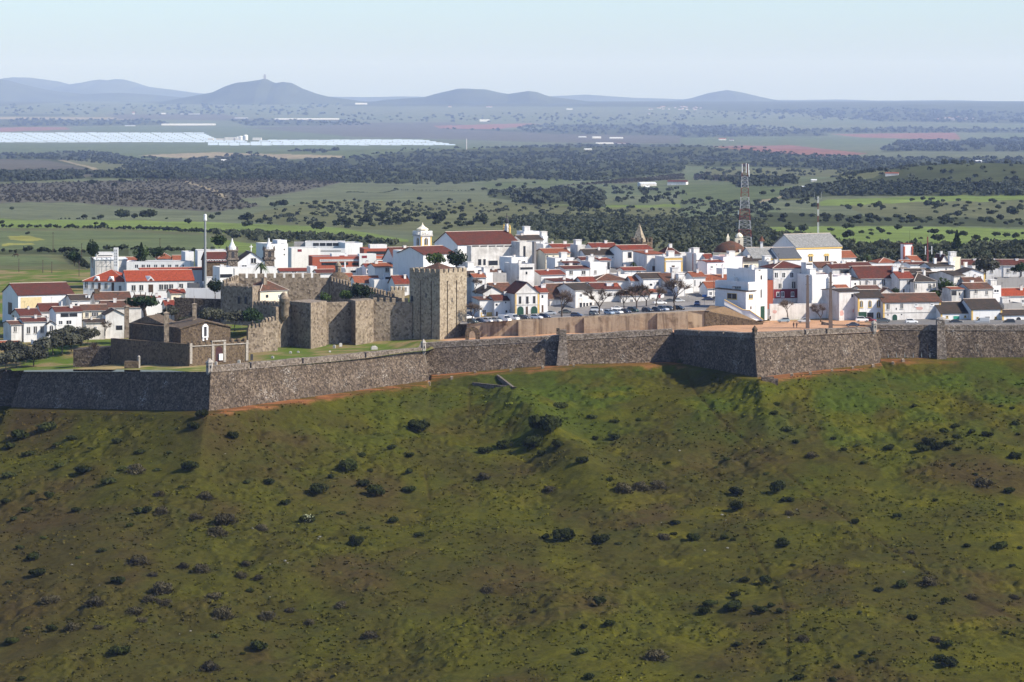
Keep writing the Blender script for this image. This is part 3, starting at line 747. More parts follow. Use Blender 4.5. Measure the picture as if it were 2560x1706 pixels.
for lo, hi in ((0, 3.35), (3.85, 7.75), (8.25, KL)):
    kbox(km, 0, .42, max(lo, .422), min(hi, KL - .422), -3, H - 2.6); kbox(km, KL - .42, KL, max(lo, .422), min(hi, KL - .422), -3, H - 2.6)
kbox(km, 0, KL, 0, .42, H - 2.6, H); kbox(km, 0, KL, KL - .42, KL, H - 2.6, H); kbox(km, 0, .42, .422, KL - .422, H - 2.6, H); kbox(km, KL - .42, KL, .422, KL - .422, H - 2.6, H)
km.build('wall', S_KEEP, keep)
kb = MB(); nm = 6
for side in range(4):
    for k in range(nm):
        w_ = (KL - (nm - 1) * .62) / nm; a = k * (w_ + .62); b2 = a + w_
        if side in (0, 1) and k in (0, nm - 1): pass
        r0, r1 = (0.003, .5) if side in (0, 2) else (KL - .5, KL - .003)
        if side in (0, 1): kbox(kb, a + .003, b2 - .003, r0, r1, H, H + 1.25)
        else: kbox(kb, r0, r1, max(a, .503), min(b2, KL - .503), H, H + 1.25)
kb.build('battlement', S_KEEP, keep)
kr = MB(); ap = kp(KL / 2, KL / 2, H + 2.9); cs = [kp(1.0, 1.0, H + .15), kp(1.0, KL - 1, H + .15), kp(KL - 1, KL - 1, H + .15), kp(KL - 1, 1.0, H + .15)]
for i in range(4): kr.face([cs[i], cs[(i + 1) % 4], ap])
kr.build('roof', T_OLD, keep)
ks = MB(); kbox(ks, 5.6, 6.1, -.02, .1, H - 8, H - 6.6); ks.build('slit', IRON, keep); ks = MB(); kbox(ks, -.02, .1, 5.6, 6.1, H - 9.5, H - 8.1); ks.build('slit', IRON, keep)
kd = MB(); kbox(kd, KL - 1.6, KL - .6, -.03, .1, H - 9.4, H - 7.6); kd.build('opening', IRON, keep)
# curtain and towers left of the keep
wall_run('castle_wall', 'castle curtain joining the keep to the tower left of it', [(930, 755, 1052), (1030, 757, 1053)], 858, 2.2, (1.15, .85, 1.15, .4))
plan_tower('castle_tower', 'square castle buttress tower nearest the keep, its right side sunlit', [(873, 1052), (889, 1043), (934, 1050.5), (921, 1058)], 753, 862)
wall_run('castle_wall', 'castle curtain between the two buttress towers, crossed by a slanting shadow', [(813, 757, 1046), (877, 755, 1050)], 860, 2.2)
plan_tower('castle_tower', 'pale sunlit castle tower standing farthest forward on the grass', [(724, 1043), (777, 1034), (817, 1044), (770, 1054)], 758, 880)
wall_run('castle_wall', 'shaded castle wall under the domed corner turret', [(690, 768, 1036), (727, 762, 1042)], 884, 2.0)
bt = MB(); q = P(710, 790, 1038); s_ = 1038 / FPX
bt.lathe(q.x, q.y, [(.4, q.z - 1.6), (1.5, q.z), (1.5, q.z + 5.2), (1.62, q.z + 5.3), (1.5, q.z + 5.6), (1.2, q.z + 6.6), (.6, q.z + 7.3), (.12, q.z + 7.6)], 14)
tag(bt.build('corner_turret', S_CAST, None, True), 'round stone watch turret with a dome, on the castle wall corner', 'turret')
low = wall_run('castle_wall', 'low sunlit rubble wall with pointed battlements right of the gate house', [(620, 822, 1020), (657, 818, 1022), (664, 806, 1023), (694, 802, 1026)], 894, 1.4, (.75, .55, 1.15, .15))
wall_run('castle_wall', 'shaded inner castle wall with teeth in front of the cream house', [(632, 762, 1058), (702, 764, 1048)], 810, 1.2, (.95, .6, 1.1, .3))
t_, poly, zt, zb = plan_tower('castle_tower', 'broken square castle tower in shade with two window slits, behind the olive trees', [(558, 1072), (631, 1062), (650, 1070), (580, 1082)], 718, 800)
for i in range(5):
    m = MB(); x = 560 + i * 15; p = P(x, 718 - (3 if i % 2 else 6), 1071 - i * 2); m.box(p.x, p.x + 1.5, p.y, p.y + 1.2, zt - .3, p.z + .4); m.build('merlon', S_CAST, t_)
for x in (597, 614): m = MB(); p = P(x, 755, 1066.5 - (x - 597) * .14); m.box(p.x - .35, p.x + .35, p.y - .5, p.y + .4, p.z - .6, p.z + 1.6); m.build('slit', IRON, t_)
wall_run('castle_wall', 'long sunlit rear castle wall with broad battlements behind the brown-roofed house', [(596, 696, 1094), (822, 695, 1098)], 760, 1.6, (2.3, .8, 1.35, .1), zdown=6)
wall_run('castle_wall', 'short stepped castle wall left of the rear wall', [(560, 712, 1085), (577, 704, 1088), (598, 698, 1094)], 760, 1.4, (1.1, .5, 1.2, .1), zdown=6)
wall_run('castle_wall', 'stepped castle wall falling towards the keep, its near side shaded', [(824, 702, 1098), (880, 718, 1087), (966, 740, 1068), (985, 744, 1063)], 780, 1.6, (.9, .9, 1.35, .2), zdown=6)
wall_run('castle_wall', 'small bright castle wall stub just left of the keep', [(978, 726, 1070), (1012, 726, 1072)], 780, 1.2, (.8, .5, 1.0, .1), S_KEEP, zdown=6)
dm = empty('domed_chapel', P(847, 700, 1112)); tag(dm, 'brown stone dome with a lantern peeping over the rear castle wall', 'dome')
m = MB(); m.lathe(0, 0, [(3.9, -8), (3.9, -.4), (3.7, .2), (3.0, 1.4), (1.9, 2.3), (.9, 2.6)], 20); m.build('dome', S_CHAP, dm, True)
m = MB(); m.lathe(-.2, 0, [(1.0, 2.3), (1.0, 4.5), (1.25, 4.6), (1.25, 4.9), (.9, 5.0), (.8, 5.5), (.35, 6.0), (.1, 6.3)], 8); m.build('lantern', S_CAST, dm)
# ---------------- gate house with three tall chimneys
gh = empty('gate_house', P(473, 905, 975)); tag(gh, 'brown gabled gate house with a white niche and an arched red door', 'gate house')
g0 = Vector(gh.location)
def gpt(x, y, D): return P(x, y, D) - g0
def slab(m, a, b, zlo, zhi0, zhi1, t):
    """vertical wall between plan points a, b with a straight top"""
    d = Vector((b.x - a.x, b.y - a.y, 0)); n_ = Vector((-d.y, d.x, 0)).normalized() * t
    A, B = Vector((a.x, a.y, zlo)), Vector((b.x, b.y, zlo)); A1, B1 = Vector((a.x, a.y, zhi0)), Vector((b.x, b.y, zhi1))
    m.face([A, B, B1, A1]); m.face([A1, B1, B1 + n_, A1 + n_]); m.face([B + n_, A + n_, A1 + n_, B1 + n_]); m.face([A + n_, A, A1, A1 + n_]); m.face([B, B + n_, B1 + n_, B1])
m = MB(); slab(m, gpt(277, 0, 999), gpt(473, 0, 975), -3, gpt(0, 846, 999).z, gpt(0, 861, 975).z, 1.0); m.build('side_wall', S_CHAP, gh)
m = MB(); slab(m, gpt(473, 0, 975.1), gpt(622, 0, 988), -3, gpt(0, 857, 975).z, gpt(0, 854, 988).z, 1.0); m.build('front_wall', S_CHAP, gh)
pl = MB()
def front(x): return gpt(x, 0, 975.1 + (x - 473) / 149 * 12.9)
fd = (front(622) - front(473)); fd.z = 0; fd.normalize(); fn = Vector((fd.y, -fd.x, 0))
def fbox(m, x0, x1, y0, y1, out, D=980, back=.2):
    a, b = front(x0), front(x1); z0 = gpt(0, y1, D).z; z1 = gpt(0, y0, D).z
    vs = []
    for z in (z0, z1):
        for p, o_ in ((a, out), (b, out), (b, -back), (a, -back)): q = p + fn * o_; vs.append((q.x, q.y, z))
    m.add(vs, [(0, 3, 2, 1), (4, 5, 6, 7), (0, 1, 5, 4), (1, 2, 6, 5), (2, 3, 7, 6), (3, 0, 4, 7)])
for x in (474, 529, 558, 614): fbox(pl, x, x + 6, 856, 907, .22)
fbox(pl, 473, 622, 862, 864.5, .3); fbox(pl, 529, 564, 852, 855, .34)
pl.build('pilaster', S_TRIM, gh)
for i in range(9):
    x = 477 + i * 16
    if 525 < x < 562: continue
    cr = MB(); cr.lathe(front(x + 6).x, front(x + 6).y + .5, [(.75, gpt(0, 857, 980).z - .3), (.7, gpt(0, 857, 980).z + .5), (.35, gpt(0, 857, 980).z + .85)], 8); cr.build('cresting', S_CHAP, gh)
ar = MB(); pts = []
for k in range(9):
    a = math.pi * k / 8; pts.append((547.5 - 8.6 * math.cos(a), 876 - 9.5 * math.sin(a)))
poly = [(539, 905)] + pts + [(556, 905)]
ar.face([Vector((front(x).x, front(x).y, gpt(0, y, 981).z)) + fn * .06 for x, y in poly])
ar.build('door', plain('dark red door', (.05, .018, .02)), gh)
bx = MB(); fbox(bx, 546, 555, 886, 902, .5, 980, -.1); tag(bx.build('notice_board', FRAME_W), 'white board standing in the arched doorway of the gate house', 'board'); bpy.data.objects['notice_board'].location = g0
# gabled upper block
up = MB(); A, B = gpt(452, 0, 984), gpt(576, 0, 992); zl = gpt(0, 866, 984).z; ze = gpt(0, 820, 986).z; zr = gpt(0, 803, 988).z
bk = Vector((-5.5, 16, 0)); M_ = (A + B) / 2
for o_ in (Vector((0, 0, 0)), bk):
    f = [Vector((A.x, A.y, zl)) + o_, Vector((B.x, B.y, zl)) + o_, Vector((B.x, B.y, ze)) + o_, Vector((M_.x, M_.y, zr)) + o_, Vector((A.x, A.y, ze)) + o_]
    up.face(f if o_.length == 0 else f[::-1])
up.face([Vector((A.x, A.y, zl)) + bk, Vector((A.x, A.y, zl)), Vector((A.x, A.y, ze)), Vector((A.x, A.y, ze)) + bk]); up.face([Vector((B.x, B.y, zl)), Vector((B.x, B.y, zl)) + bk, Vector((B.x, B.y, ze)) + bk, Vector((B.x, B.y, ze))])
up.build('gable_wall', S_CHAP, gh)
rf = MB(); e = Vector((0, 0, .12)); fo = Vector((.15, -.4, 0))
for s_, T in ((-1, A), (1, B)):
    ex = Vector((T.x, T.y, ze)) + (T - M_).normalized() * .5 + Vector((0, 0, -.1)); r_ = Vector((M_.x, M_.y, zr))
    q = [ex + e + fo, r_ + e + fo, r_ + e + bk, ex + e + bk]
    rf.face(q if s_ < 0 else q[::-1]); q2 = [v - Vector((0, 0, .3)) for v in q]
    rf.face([q[0], q[1], q2[1], q2[0]]); rf.face([q[3], q[0], q2[0], q2[3]])
rf.build('roof', S_CHAP, gh)
lb = MB(); slab(lb, gpt(322, 0, 1004), gpt(452, 0, 984.2), zl - 1, gpt(0, 808, 1003).z, gpt(0, 820, 984).z, 8)
lb.build('side_block', S_CHAP, gh)
lb = MB(); c0, c1, c2 = gpt(326, 807, 1006), gpt(366, 790, 1002), gpt(408, 810, 993)
for o_ in (Vector((0, 0, 0)),): lb.face([c0, c2, c1]); lb.face([c0, c1, c1 + Vector((3, 9, 0)), c0 + Vector((3, 9, 0))]); lb.face([c1, c2, c2 + Vector((3, 9, 0)), c1 + Vector((3, 9, 0))])
lb.build('rear_gable', S_CHAP, gh)
for x0, x1, yt, yb, D in ((310, 323.5, 763, 837, 1000), (409, 423, 779, 857, 984.5), (480, 492, 758, 809, 996)):
    m = MB(); c = gpt((x0 + x1) / 2, yb, D); r_ = (x1 - x0) / FPX * D * .62; h = (yb - yt) / FPX * D
    m.lathe(c.x, c.y, [(r_, -1 + c.z), (r_, c.z + h * .93), (r_ * 1.25, c.z + h * .935), (r_ * 1.25, c.z + h * .955), (.1, c.z + h)], 4, .95)
    m.tube([(c.x, c.y, c.z + h), (c.x, c.y, c.z + h + 2.2)], .05, 4)
    m.build('chimney', S_CAST, gh)
def gface(x): return gpt(x, 0, 984 + (x - 452) / 124 * 8)
gd = (B - A); gd.z = 0; gd.normalize(); gn = Vector((gd.y, -gd.x, 0))
def gbox(m, x0, x1, y0, y1, out, back=.1):
    a, b = gface(x0), gface(x1); z0 = gpt(0, y1, 987).z; z1 = gpt(0, y0, 987).z; vs = []
    for z in (z0, z1):
        for p, o_ in ((a, out), (b, out), (b, -back), (a, -back)): q = p + gn * o_; vs.append((q.x, q.y, z))
    m.add(vs, [(0, 3, 2, 1), (4, 5, 6, 7), (0, 1, 5, 4), (1, 2, 6, 5), (2, 3, 7, 6), (3, 0, 4, 7)])
ni = MB(); gbox(ni, 505, 509, 817, 844, .25); gbox(ni, 516, 520, 817, 844, .25); gbox(ni, 505, 520, 842, 845, .35); gbox(ni, 506, 519, 814, 818, .3); gbox(ni, 509, 516, 811, 814.2, .25); gbox(ni, 506, 510, 846, 853, .15); gbox(ni, 515, 519, 846, 853, .15)
nio = ni.build('niche', FRAME_W, gh); ni = MB(); gbox(ni, 509, 516, 818, 842, .06); ni.build('recess', IRON, nio)
# low walls and oddments on the left terrace
wall_run('retaining_wall', 'dark terrace retaining wall left of the gate house', [(183, 875, 1001), (280, 868, 1000)], 912, 8, None, S_FORT, 'retaining wall')
k = empty('stone_hut', P(330, 922, 978)); tag(k, 'small broken stone block with a post on the dry grass strip', 'stone block')
m = MB(); m.box(-2.2, 2.0, -.8, 1.6, -1, 2.2); m.build('wall', S_CHAP, k); m = MB(); m.lathe(2.0, .3, [(.42, -1), (.42, 3.3), (.48, 3.4), (.2, 3.9)], 8); m.build('post', S_TRIM, k)
# terrace wall of the car park, with flat buttresses
rw = wall_run('retaining_wall', 'long stained ochre retaining wall below the parked cars', [(1167, 810, 1046), (1282, 800.5, 1045), (1340, 797.5, 1044.5), (1452, 792, 1044), (1640, 782.5, 1044), (1762, 776, 1046)], 850, 1.0, None, S_RET, 'retaining wall', 1.0)
for x0, x1, yt, dd in ((1296, 1340, 803, 1.6), (1460, 1600, 795, 1.4), (1643, 1720, 784, 1.5)):
    bt = MB(); a, b = P(x0, yt, 1044.3 - dd), P(x1, yt - (x1 - x0) * .05, 1044.3 - dd)
    w = Vector((0, dd + .6, 0)); dn = lambda v: Vector((v.x, v.y, -80))
    bt.face([dn(a), dn(b), b, a]); bt.face([a, b, b + w, a + w]); bt.face([dn(a + w), dn(a), a, a + w]); bt.face([dn(b), dn(b + w), b + w, b])
    bt.build('buttress', S_RET, rw)
wall_run('rubble_wall', 'brown rubble wall falling from the car park to the esplanade', [(1763, 777, 1045.5), (1800, 785, 1046.2), (1908, 807, 1046.8)], 832, .8, None, S_CHAP, 'rubble wall', 1.0)
eb = MB(); q = [P(1763, 777, 1046.5), P(1800, 784.5, 1047), P(1908, 806.5, 1047), P(1897, 804.5, 1047.6), P(1812, 767, 1048.6), P(1776, 764, 1056)]
eb.face([q[0], q[1], q[4], q[5]]); eb.face([q[1], q[2], q[3], q[4]]); eo = eb.build('earth_slope', plain('brown earth', (.22, .15, .09), .95, .05)); eo['kind'] = 'structure'
# ruined arch at the foot of the keep
ra = empty('ruined_arch', P(1180, 852, 1034)); tag(ra, 'dark ruined stone arch at the foot of the keep', 'arch')
m = MB(); out = [(-2.1, 0), (-2.1, 3.1), (-1.7, 4.0), (-.6, 4.5), (.6, 4.6), (1.6, 4.2), (2.2, 3.6), (2.5, 2.6), (2.5, 0)]; inn = [(-.9, 0), (-.9, 2.1), (-.7, 2.9), (-.1, 3.35), (.5, 3.2), (.9, 2.7), (1.05, 1.9), (1.1, 1.0), (1.1, 0)]
for i in range(len(out) - 1):
    for y0, fl in ((0, 1), (1.6, 0)):
        q = [(out[i][0], y0, out[i][1] - .3), (out[i + 1][0], y0, out[i + 1][1] - .3), (inn[i + 1][0], y0, inn[i + 1][1] - .3), (inn[i][0], y0, inn[i][1] - .3)]
        m.face(q if fl else q[::-1])
    m.face([(out[i][0], 1.6, out[i][1] - .3), (out[i + 1][0], 1.6, out[i + 1][1] - .3), (out[i + 1][0], 0, out[i + 1][1] - .3), (out[i][0], 0, out[i][1] - .3)])
    m.face([(inn[i][0], 0, inn[i][1] - .3), (inn[i + 1][0], 0, inn[i + 1][1] - .3), (inn[i + 1][0], 1.6, inn[i + 1][1] - .3), (inn[i][0], 1.6, inn[i][1] - .3)])
m.build('arch', S_CHAP, ra)
# small outwork wall on the slope under the curtain
def hz_pt(x, y): return hill_hit(x, y)
ow = MB(); pa, pb, pc = hz_pt(1247, 940), hz_pt(1287, 972), hz_pt(1180, 962)
for a, b in ((pc, pb), (pb, pa)):
    d = (b - a); d.z = 0; n_ = Vector((-d.y, d.x, 0)).normalized() * .7; n8 = 10
    for i in range(n8):
        p0, p1 = a.lerp(b, i / n8), a.lerp(b, (i + 1) / n8); u = u1 = Vector((0, 0, .5)); dn = Vector((0, 0, -2))
        ow.face([p0 + dn, p1 + dn, p1 + u1, p0 + u]); ow.face([p0 + u, p1 + u1, p1 + u1 + n_, p0 + u + n_]); ow.face([p1 + dn + n_, p0 + dn + n_, p0 + u + n_, p1 + u1 + n_])
tag(ow.build('outwork_wall', S_FORTL), 'low V-shaped stone wall on the grass below the middle curtain', 'low wall')
fb = empty('footing', hz_pt(1925, 955)); tag(fb, 'small stone footing below the salient of the right bastion', 'footing')
m = MB(); m.box(-2.4, 2.4, -.5, 2.5, -2, .9); m.box(-2.4, 1.2, .2, 2.5, .9, 1.5); m.build('block', S_FORT, fb)
# ------------------------------------------------------------------ houses
MORTAR = plain('pale ridge mortar', (.5, .42, .36))
PATCH = plain('faded red painted patch', (.55, .33, .29))
WK = {'w': FRAME_G, 'W': FRAME_W, 'y': FRAME_Y}
DK = {'d': DOOR_B, 'g': GREEN_D, 't': TEAL_D, 'z': GLASS, 's': GLASS, 'b': DOOR_B, 'r': REDW, 'p': PATCH, 'o': OCHRE, 'c': PALEY}
def ring(w, h, arch):
    p = [(-w / 2, 0), (w / 2, 0)]
    if arch:
        p += [(w / 2 * math.cos(math.pi * k / 6), h - w / 2 + w / 2 * math.sin(math.pi * k / 6)) for k in range(7)]
    else: p += [(w / 2, h), (-w / 2, h)]
    return p
def plate(m, poly, T, y0, y1):
    """extrude a 2-D outline (x, z) from y0 (outer, negative) to y1, placed by T"""
    n = len(poly)
    a = [T @ Vector((x, y0, z)) for x, z in poly]; b = [T @ Vector((x, y1, z)) for x, z in poly]
    m.face(a)
    for i in range(n): m.face([a[i], b[i], b[(i + 1) % n], a[(i + 1) % n]])
def house(cr, xl, xr, ye, label, D=None, yaw=10, dep=9, roof='gx', yr=None, rm=None, wm=None, h=6.0, win=(), chim=(), trim=None, cat='house', name='house', band=None, win2=()):
    x0, y0 = Q(cr, xl, ye); x1, _ = Q(cr, xr, ye)
    if D is None: D = 1090 + (717 - y0) * .6
    s = CROPS[cr][2]; m_px = D / FPX / s
    if 3 < yaw < 20: yaw += 7
    th = R(yaw)
    t1 = (x1 - 1280) / FPX; X = PX(x0, D)
    w = (t1 * D - X) / (math.cos(th) - t1 * math.sin(th))
    z_e = PZ(y0, D)
    root = empty(name, (X, D, z_e - h), th)
    tag(root, label, cat)
    wm = wm or WHITE; rm = rm or T_OLD
    if yr is not None:
        yf = Q(cr, 0, yr)[1]
        Dr = D + (w / 2 * math.sin(th) if roof == 'gy' else dep / 2 * math.cos(th))
        if roof == 'sx': Dr = D + dep * math.cos(th)
        rise = max(.35, PZ(yf, Dr) - z_e)
    else: rise = 0
    W_ = MB(); zb = -5.0
    # walls with gables
    c = [(0, 0), (w, 0), (w, dep), (0, dep)]
    def wall(i, j, extra=None):
        a, b = c[i], c[j]
        f = [(a[0], a[1], zb), (b[0], b[1], zb), (b[0], b[1], h)] + (extra or []) + [(a[0], a[1], h)]
        W_.face(f)
    if roof == 'gx': wall(0, 1); wall(1, 2, [(w, dep / 2, h + rise)]); wall(2, 3); wall(3, 0, [(0, dep / 2, h + rise)])
    elif roof == 'gy': wall(0, 1, [(w / 2, 0, h + rise)]); wall(1, 2); wall(2, 3, [(w / 2, dep, h + rise)]); wall(3, 0)
    elif roof == 'sx':
        wall(0, 1); W_.face([(w, 0, zb), (w, dep, zb), (w, dep, h + rise), (w, 0, h)]); W_.face([(w, dep, zb), (0, dep, zb), (0, dep, h + rise), (w, dep, h + rise)]); W_.face([(0, dep, zb), (0, 0, zb), (0, 0, h), (0, dep, h + rise)])
    else: wall(0, 1); wall(1, 2); wall(2, 3); wall(3, 0)
    if roof == 'flat': W_.face([(0, 0, h), (w, 0, h), (w, dep, h), (0, dep, h)])
    W_.build('wall', wm, root)
    o = .32; tk = .2
    if roof != 'flat':
        rb = MB(); rb.m(rm)
        k = rise / (dep / 2) if roof in ('gx', 'hip') else rise / (w / 2) if roof == 'gy' else rise / dep
        def sl(q):
            rb.face(q)
            lo = [Vector(p) - Vector((0, 0, tk)) for p in q]
            for i in range(len(q)): rb.face([q[i], lo[i], lo[(i + 1) % len(q)], q[(i + 1) % len(q)]])
        e = h + .16 - o * k
        if roof == 'gx':
            r_ = h + .16 + rise
            sl([(-o, -o, e), (w + o, -o, e), (w + o, dep / 2, r_), (-o, dep / 2, r_)]); sl([(w + o, dep + o, e), (-o, dep + o, e), (-o, dep / 2, r_), (w + o, dep / 2, r_)])
            rb.m(MORTAR).tube([(-o, dep / 2, r_), (w + o, dep / 2, r_)], .13, 5)
        elif roof == 'gy':
            r_ = h + .16 + rise
            sl([(-o, dep + o, e), (-o, -o, e), (w / 2, -o, r_), (w / 2, dep + o, r_)]); sl([(w + o, -o, e), (w + o, dep + o, e), (w / 2, dep + o, r_), (w / 2, -o, r_)])
            rb.m(MORTAR).tube([(w / 2, -o, r_), (w / 2, dep + o, r_)], .13, 5)
        elif roof == 'sx':
            sl([(-o, -o, e), (w + o, -o, e), (w + o, dep + o, h + .16 + rise + o * k), (-o, dep + o, h + .16 + rise + o * k)])
        elif roof == 'hip':
            r_ = h + .16 + rise; i_ = min(dep / 2, w / 2 - .01); k = rise / (dep / 2)
            A, B, C_, D_ = (-o, -o, e), (w + o, -o, e), (w + o, dep + o, e), (-o, dep + o, e); E, F = (i_, dep / 2, r_), (w - i_, dep / 2, r_)
            sl([A, B, F, E]); sl([B, C_, F]); sl([C_, D_, E, F]); sl([D_, A, E])
            rb.m(MORTAR)
            for p, q in ((A, E), (B, F), (E, F)):
                if (Vector(p) - Vector(q)).length > .1: rb.tube([p, q], .12, 5)
        ro = rb.build('roof', None, root)
    else:
        rb = MB(); rb.box(.28, w - .28, .28, dep - .28, h + .003, h + .03); ro = rb.build('roof', CONC, root)
        pb = MB()
        for a in ((0.004, w - .004, .004, .22), (.004, w - .004, dep - .22, dep - .004), (.004, .22, .224, dep - .224), (w - .22, w - .004, .224, dep - .224)): pb.box(a[0], a[1], a[2], a[3], h + .001, h + .32)
        pb.build('parapet', wm, root)
    # openings
    Mi = (Matrix.Translation(root.location) @ Matrix.Rotation(th, 4, 'Z')).inverted()
    o_l = Mi @ Vector((0, 0, 0))
    def to_face(cx, cy, face):
        px, py = Q(cr, cx, cy)
        d = (Mi.to_3x3() @ P(px, py, 1.0))
        if face == 'F': t = (0 - o_l.y) / d.y; p = o_l + d * t; return p.x, p.z
        t = ((0 if face == 'L' else w) - o_l.x) / d.x; p = o_l + d * t
        return p.y, p.z
    if not win and cat == 'house' and D < 1230 and roof in ('gx', 'gy', 'hip') and h >= 4.5:
        r0 = random.Random(int(xl * 7 + ye)); win = [(xl + (xr - xl) * u, ye + 1.7 / m_px, .75 / m_px, r0.uniform(.8, 1.2) / m_px, r0.choice('wsW')) for u in ((.25, .7) if r0.random() < .6 else (.5,))]
    for wn_ in win:
        cx, cy, pw, ph = wn_[:4]; kd = wn_[4] if len(wn_) > 4 else 'w'; face = wn_[5] if len(wn_) > 5 else 'F'
        u, v = to_face(cx, cy, face)
        fw = pw * m_px / (max(.3, abs(math.sin(th))) if face != 'F' else max(.3, math.cos(th))); fh = ph * m_px
        if face == 'F': T = Matrix.Translation((u, 0, v - fh / 2))
        elif face == 'L': T = Matrix.Translation((0, u, v - fh / 2)) @ Matrix.Rotation(-math.pi / 2, 4, 'Z')
        else: T = Matrix.Translation((w, u, v - fh / 2)) @ Matrix.Rotation(math.pi / 2, 4, 'Z')
        arch = kd[0] == 'a' or kd[-1] == 'a'
        k0 = kd.replace('a', '') or 'y'
        m = MB()
        if k0 in WK:
            r2 = ring(fw + .3, fh + .3, arch); plate(m, [(x, z - .15) for x, z in r2], T, -.06, .02)
            plate(m, [(-fw / 2 - .25, -.3), (fw / 2 + .25, -.3), (fw / 2 + .25, -.15), (-fw / 2 - .25, -.15)], T, -.16, .02)
            f = m.build('window', WK[k0], root)
            m = MB(); plate(m, ring(fw, fh, arch), T, -.075, -.05); m.m(GLASS)
            m.build('pane', GLASS, f)
            if fw > .5:
                m = MB(); plate(m, [(-.05, .05), (.05, .05), (.05, fh - .05), (-.05, fh - .05)], T, -.1, -.07); m.build('glazing_bar', FRAME_W, f)
        elif k0 == 's':
            plate(m, ring(fw, fh, arch), T, -.03, .02); m.build('window', GLASS, root)
        elif k0 in 'poc':
            plate(m, ring(fw, fh, arch) if k0 in 'oc' else [(fw * .5 * math.cos(q_ * .45) * random.uniform(.7, 1.05), fh / 2 + fh * .5 * math.sin(q_ * .45) * random.uniform(.7, 1.05)) for q_ in range(14)], T, -.02, .01); m.build('painted_panel', DK[k0], root)
        else:
            r2 = ring(fw + .26, fh + .13, arch); plate(m, r2, T, -.05, .02)
            f = m.build('door' if k0 in 'dgtbr' else 'opening', wm, root)
            m = MB(); plate(m, ring(fw, fh, arch), T, -.065, -.04); m.build('panel', DK[k0], f)
    for ch in chim:
        cx, cy, pw, ph = ch[:4]; mt = ch[4] if len(ch) > 4 else WHITE
        px, py = Q(cr, cx, cy); Dm = D + dep * .45; p = Mi @ P(px, py, Dm)
        r_ = pw * m_px / 2; hh = ph * m_px
        m = MB(); m.box(p.x - r_, p.x + r_, p.y - min(r_, .6), p.y + min(r_, .6), p.z - hh - 1.2, p.z - .25); m.box(p.x - r_ - .08, p.x + r_ + .08, p.y - min(r_, .6) - .08, p.y + min(r_, .6) + .08, p.z - .25, p.z)
        cho = m.build('chimney', mt, root)
        m = MB(); m.box(p.x - r_ * .6, p.x + r_ * .6, p.y - .3, p.y + .3, p.z + .002, p.z + .12); m.build('cap', T_OLD, cho)
    rr = random.Random(int(xl * 13 + ye * 7 + D))
    if D < 1215 and cat == 'house':
        for u in ((.12,) if rr.random() < .5 else (w - .12,)):
            m = MB(); m.tube([(u, -.07, -1), (u, -.07, h - .1)], .05, 4); m.build('downpipe', FRAME_G if rr.random() < .5 else IRON, root)
        if roof in ('gx', 'hip') and rise > .35:
            m = MB(); m.tube([(-.3, -o - .05, h - .12), (w + .3, -o - .05, h - .12)], .07, 4); m.build('gutter', FRAME_G, root)
        if not chim and rr.random() < .75:
            u = w * rr.uniform(.2, .8); v = dep * rr.uniform(.35, .6); zt = h + (rise if roof != 'flat' else 0) + rr.uniform(.5, 1.1); a = rr.uniform(.3, .6)
            m = MB(); m.box(u - a, u + a, v - .35, v + .35, h - .2, zt); m.box(u - a - .07, u + a + .07, v - .42, v + .42, zt, zt + .12); cho = m.build('chimney', WHITE2, root)
            MB().box(u - a * .6, u + a * .6, v - .2, v + .2, zt + .121, zt + .26).build('cap', T_OLD, cho)
        if rr.random() < .6:
            u = w * rr.uniform(.15, .85); z0 = h + (rise * .8 if roof != 'flat' else 0); z1 = z0 + rr.uniform(2, 3.2); m = MB(); m.tube([(u, dep * .5, z0 - .5), (u, dep * .5, z1)], .035, 3)
            for k in range(3): m.tube([(u - .5 + k * .08, dep * .5, z1 - k * .22), (u + .5 - k * .08, dep * .5, z1 - k * .22)], .022, 3)
            m.build('aerial', IRON, root)
        if roof == 'flat' and yaw < 30 and rr.random() < .4:
            u = w * rr.uniform(.3, .7); m = MB(); m.box(u - 1.1, u + 1.1, dep * .4, dep * .4 + 2.2, h + .03, h + 1.9); m.box(u - 1.25, u + 1.25, dep * .4 - .15, dep * .4 + 2.35, h + 1.9, h + 2.05); m.build('stair_head', WHITE2, root)
    if trim:
        if 'c' in trim:
            for a, b in ((-.03, .5), (w - .5, w + .03)): MB().box(a, b, -.05, .25, zb, h - .02).build('corner_strip', OCHRE, root)
        if 'b' in trim: MB().box(.52, w - .52, -.045, .2, zb, .95).build('base_band', OCHRE, root)
        if 'k' in trim: MB().box(-.25, w + .25, -.25, .1, h - .75, h - .12).build('cornice', OCHRE, root)
    if band:
        y_t, y_b, mt = band; u, v0 = to_face(xl, y_b, 'F'); u, v1 = to_face(xl, y_t, 'F')
        m = MB(); m.box(-.03, w + .03, -.04, .2, v0, v1); m.build('painted_base', mt, root)
    return root, w, h, rise
def cornice(root, w, z, mat=FRAME_G, t=.25):
    m = MB(); m.box(-.1, w + .1, -.14, .1, z, z + t); m.build('cornice', mat, root)
H = house
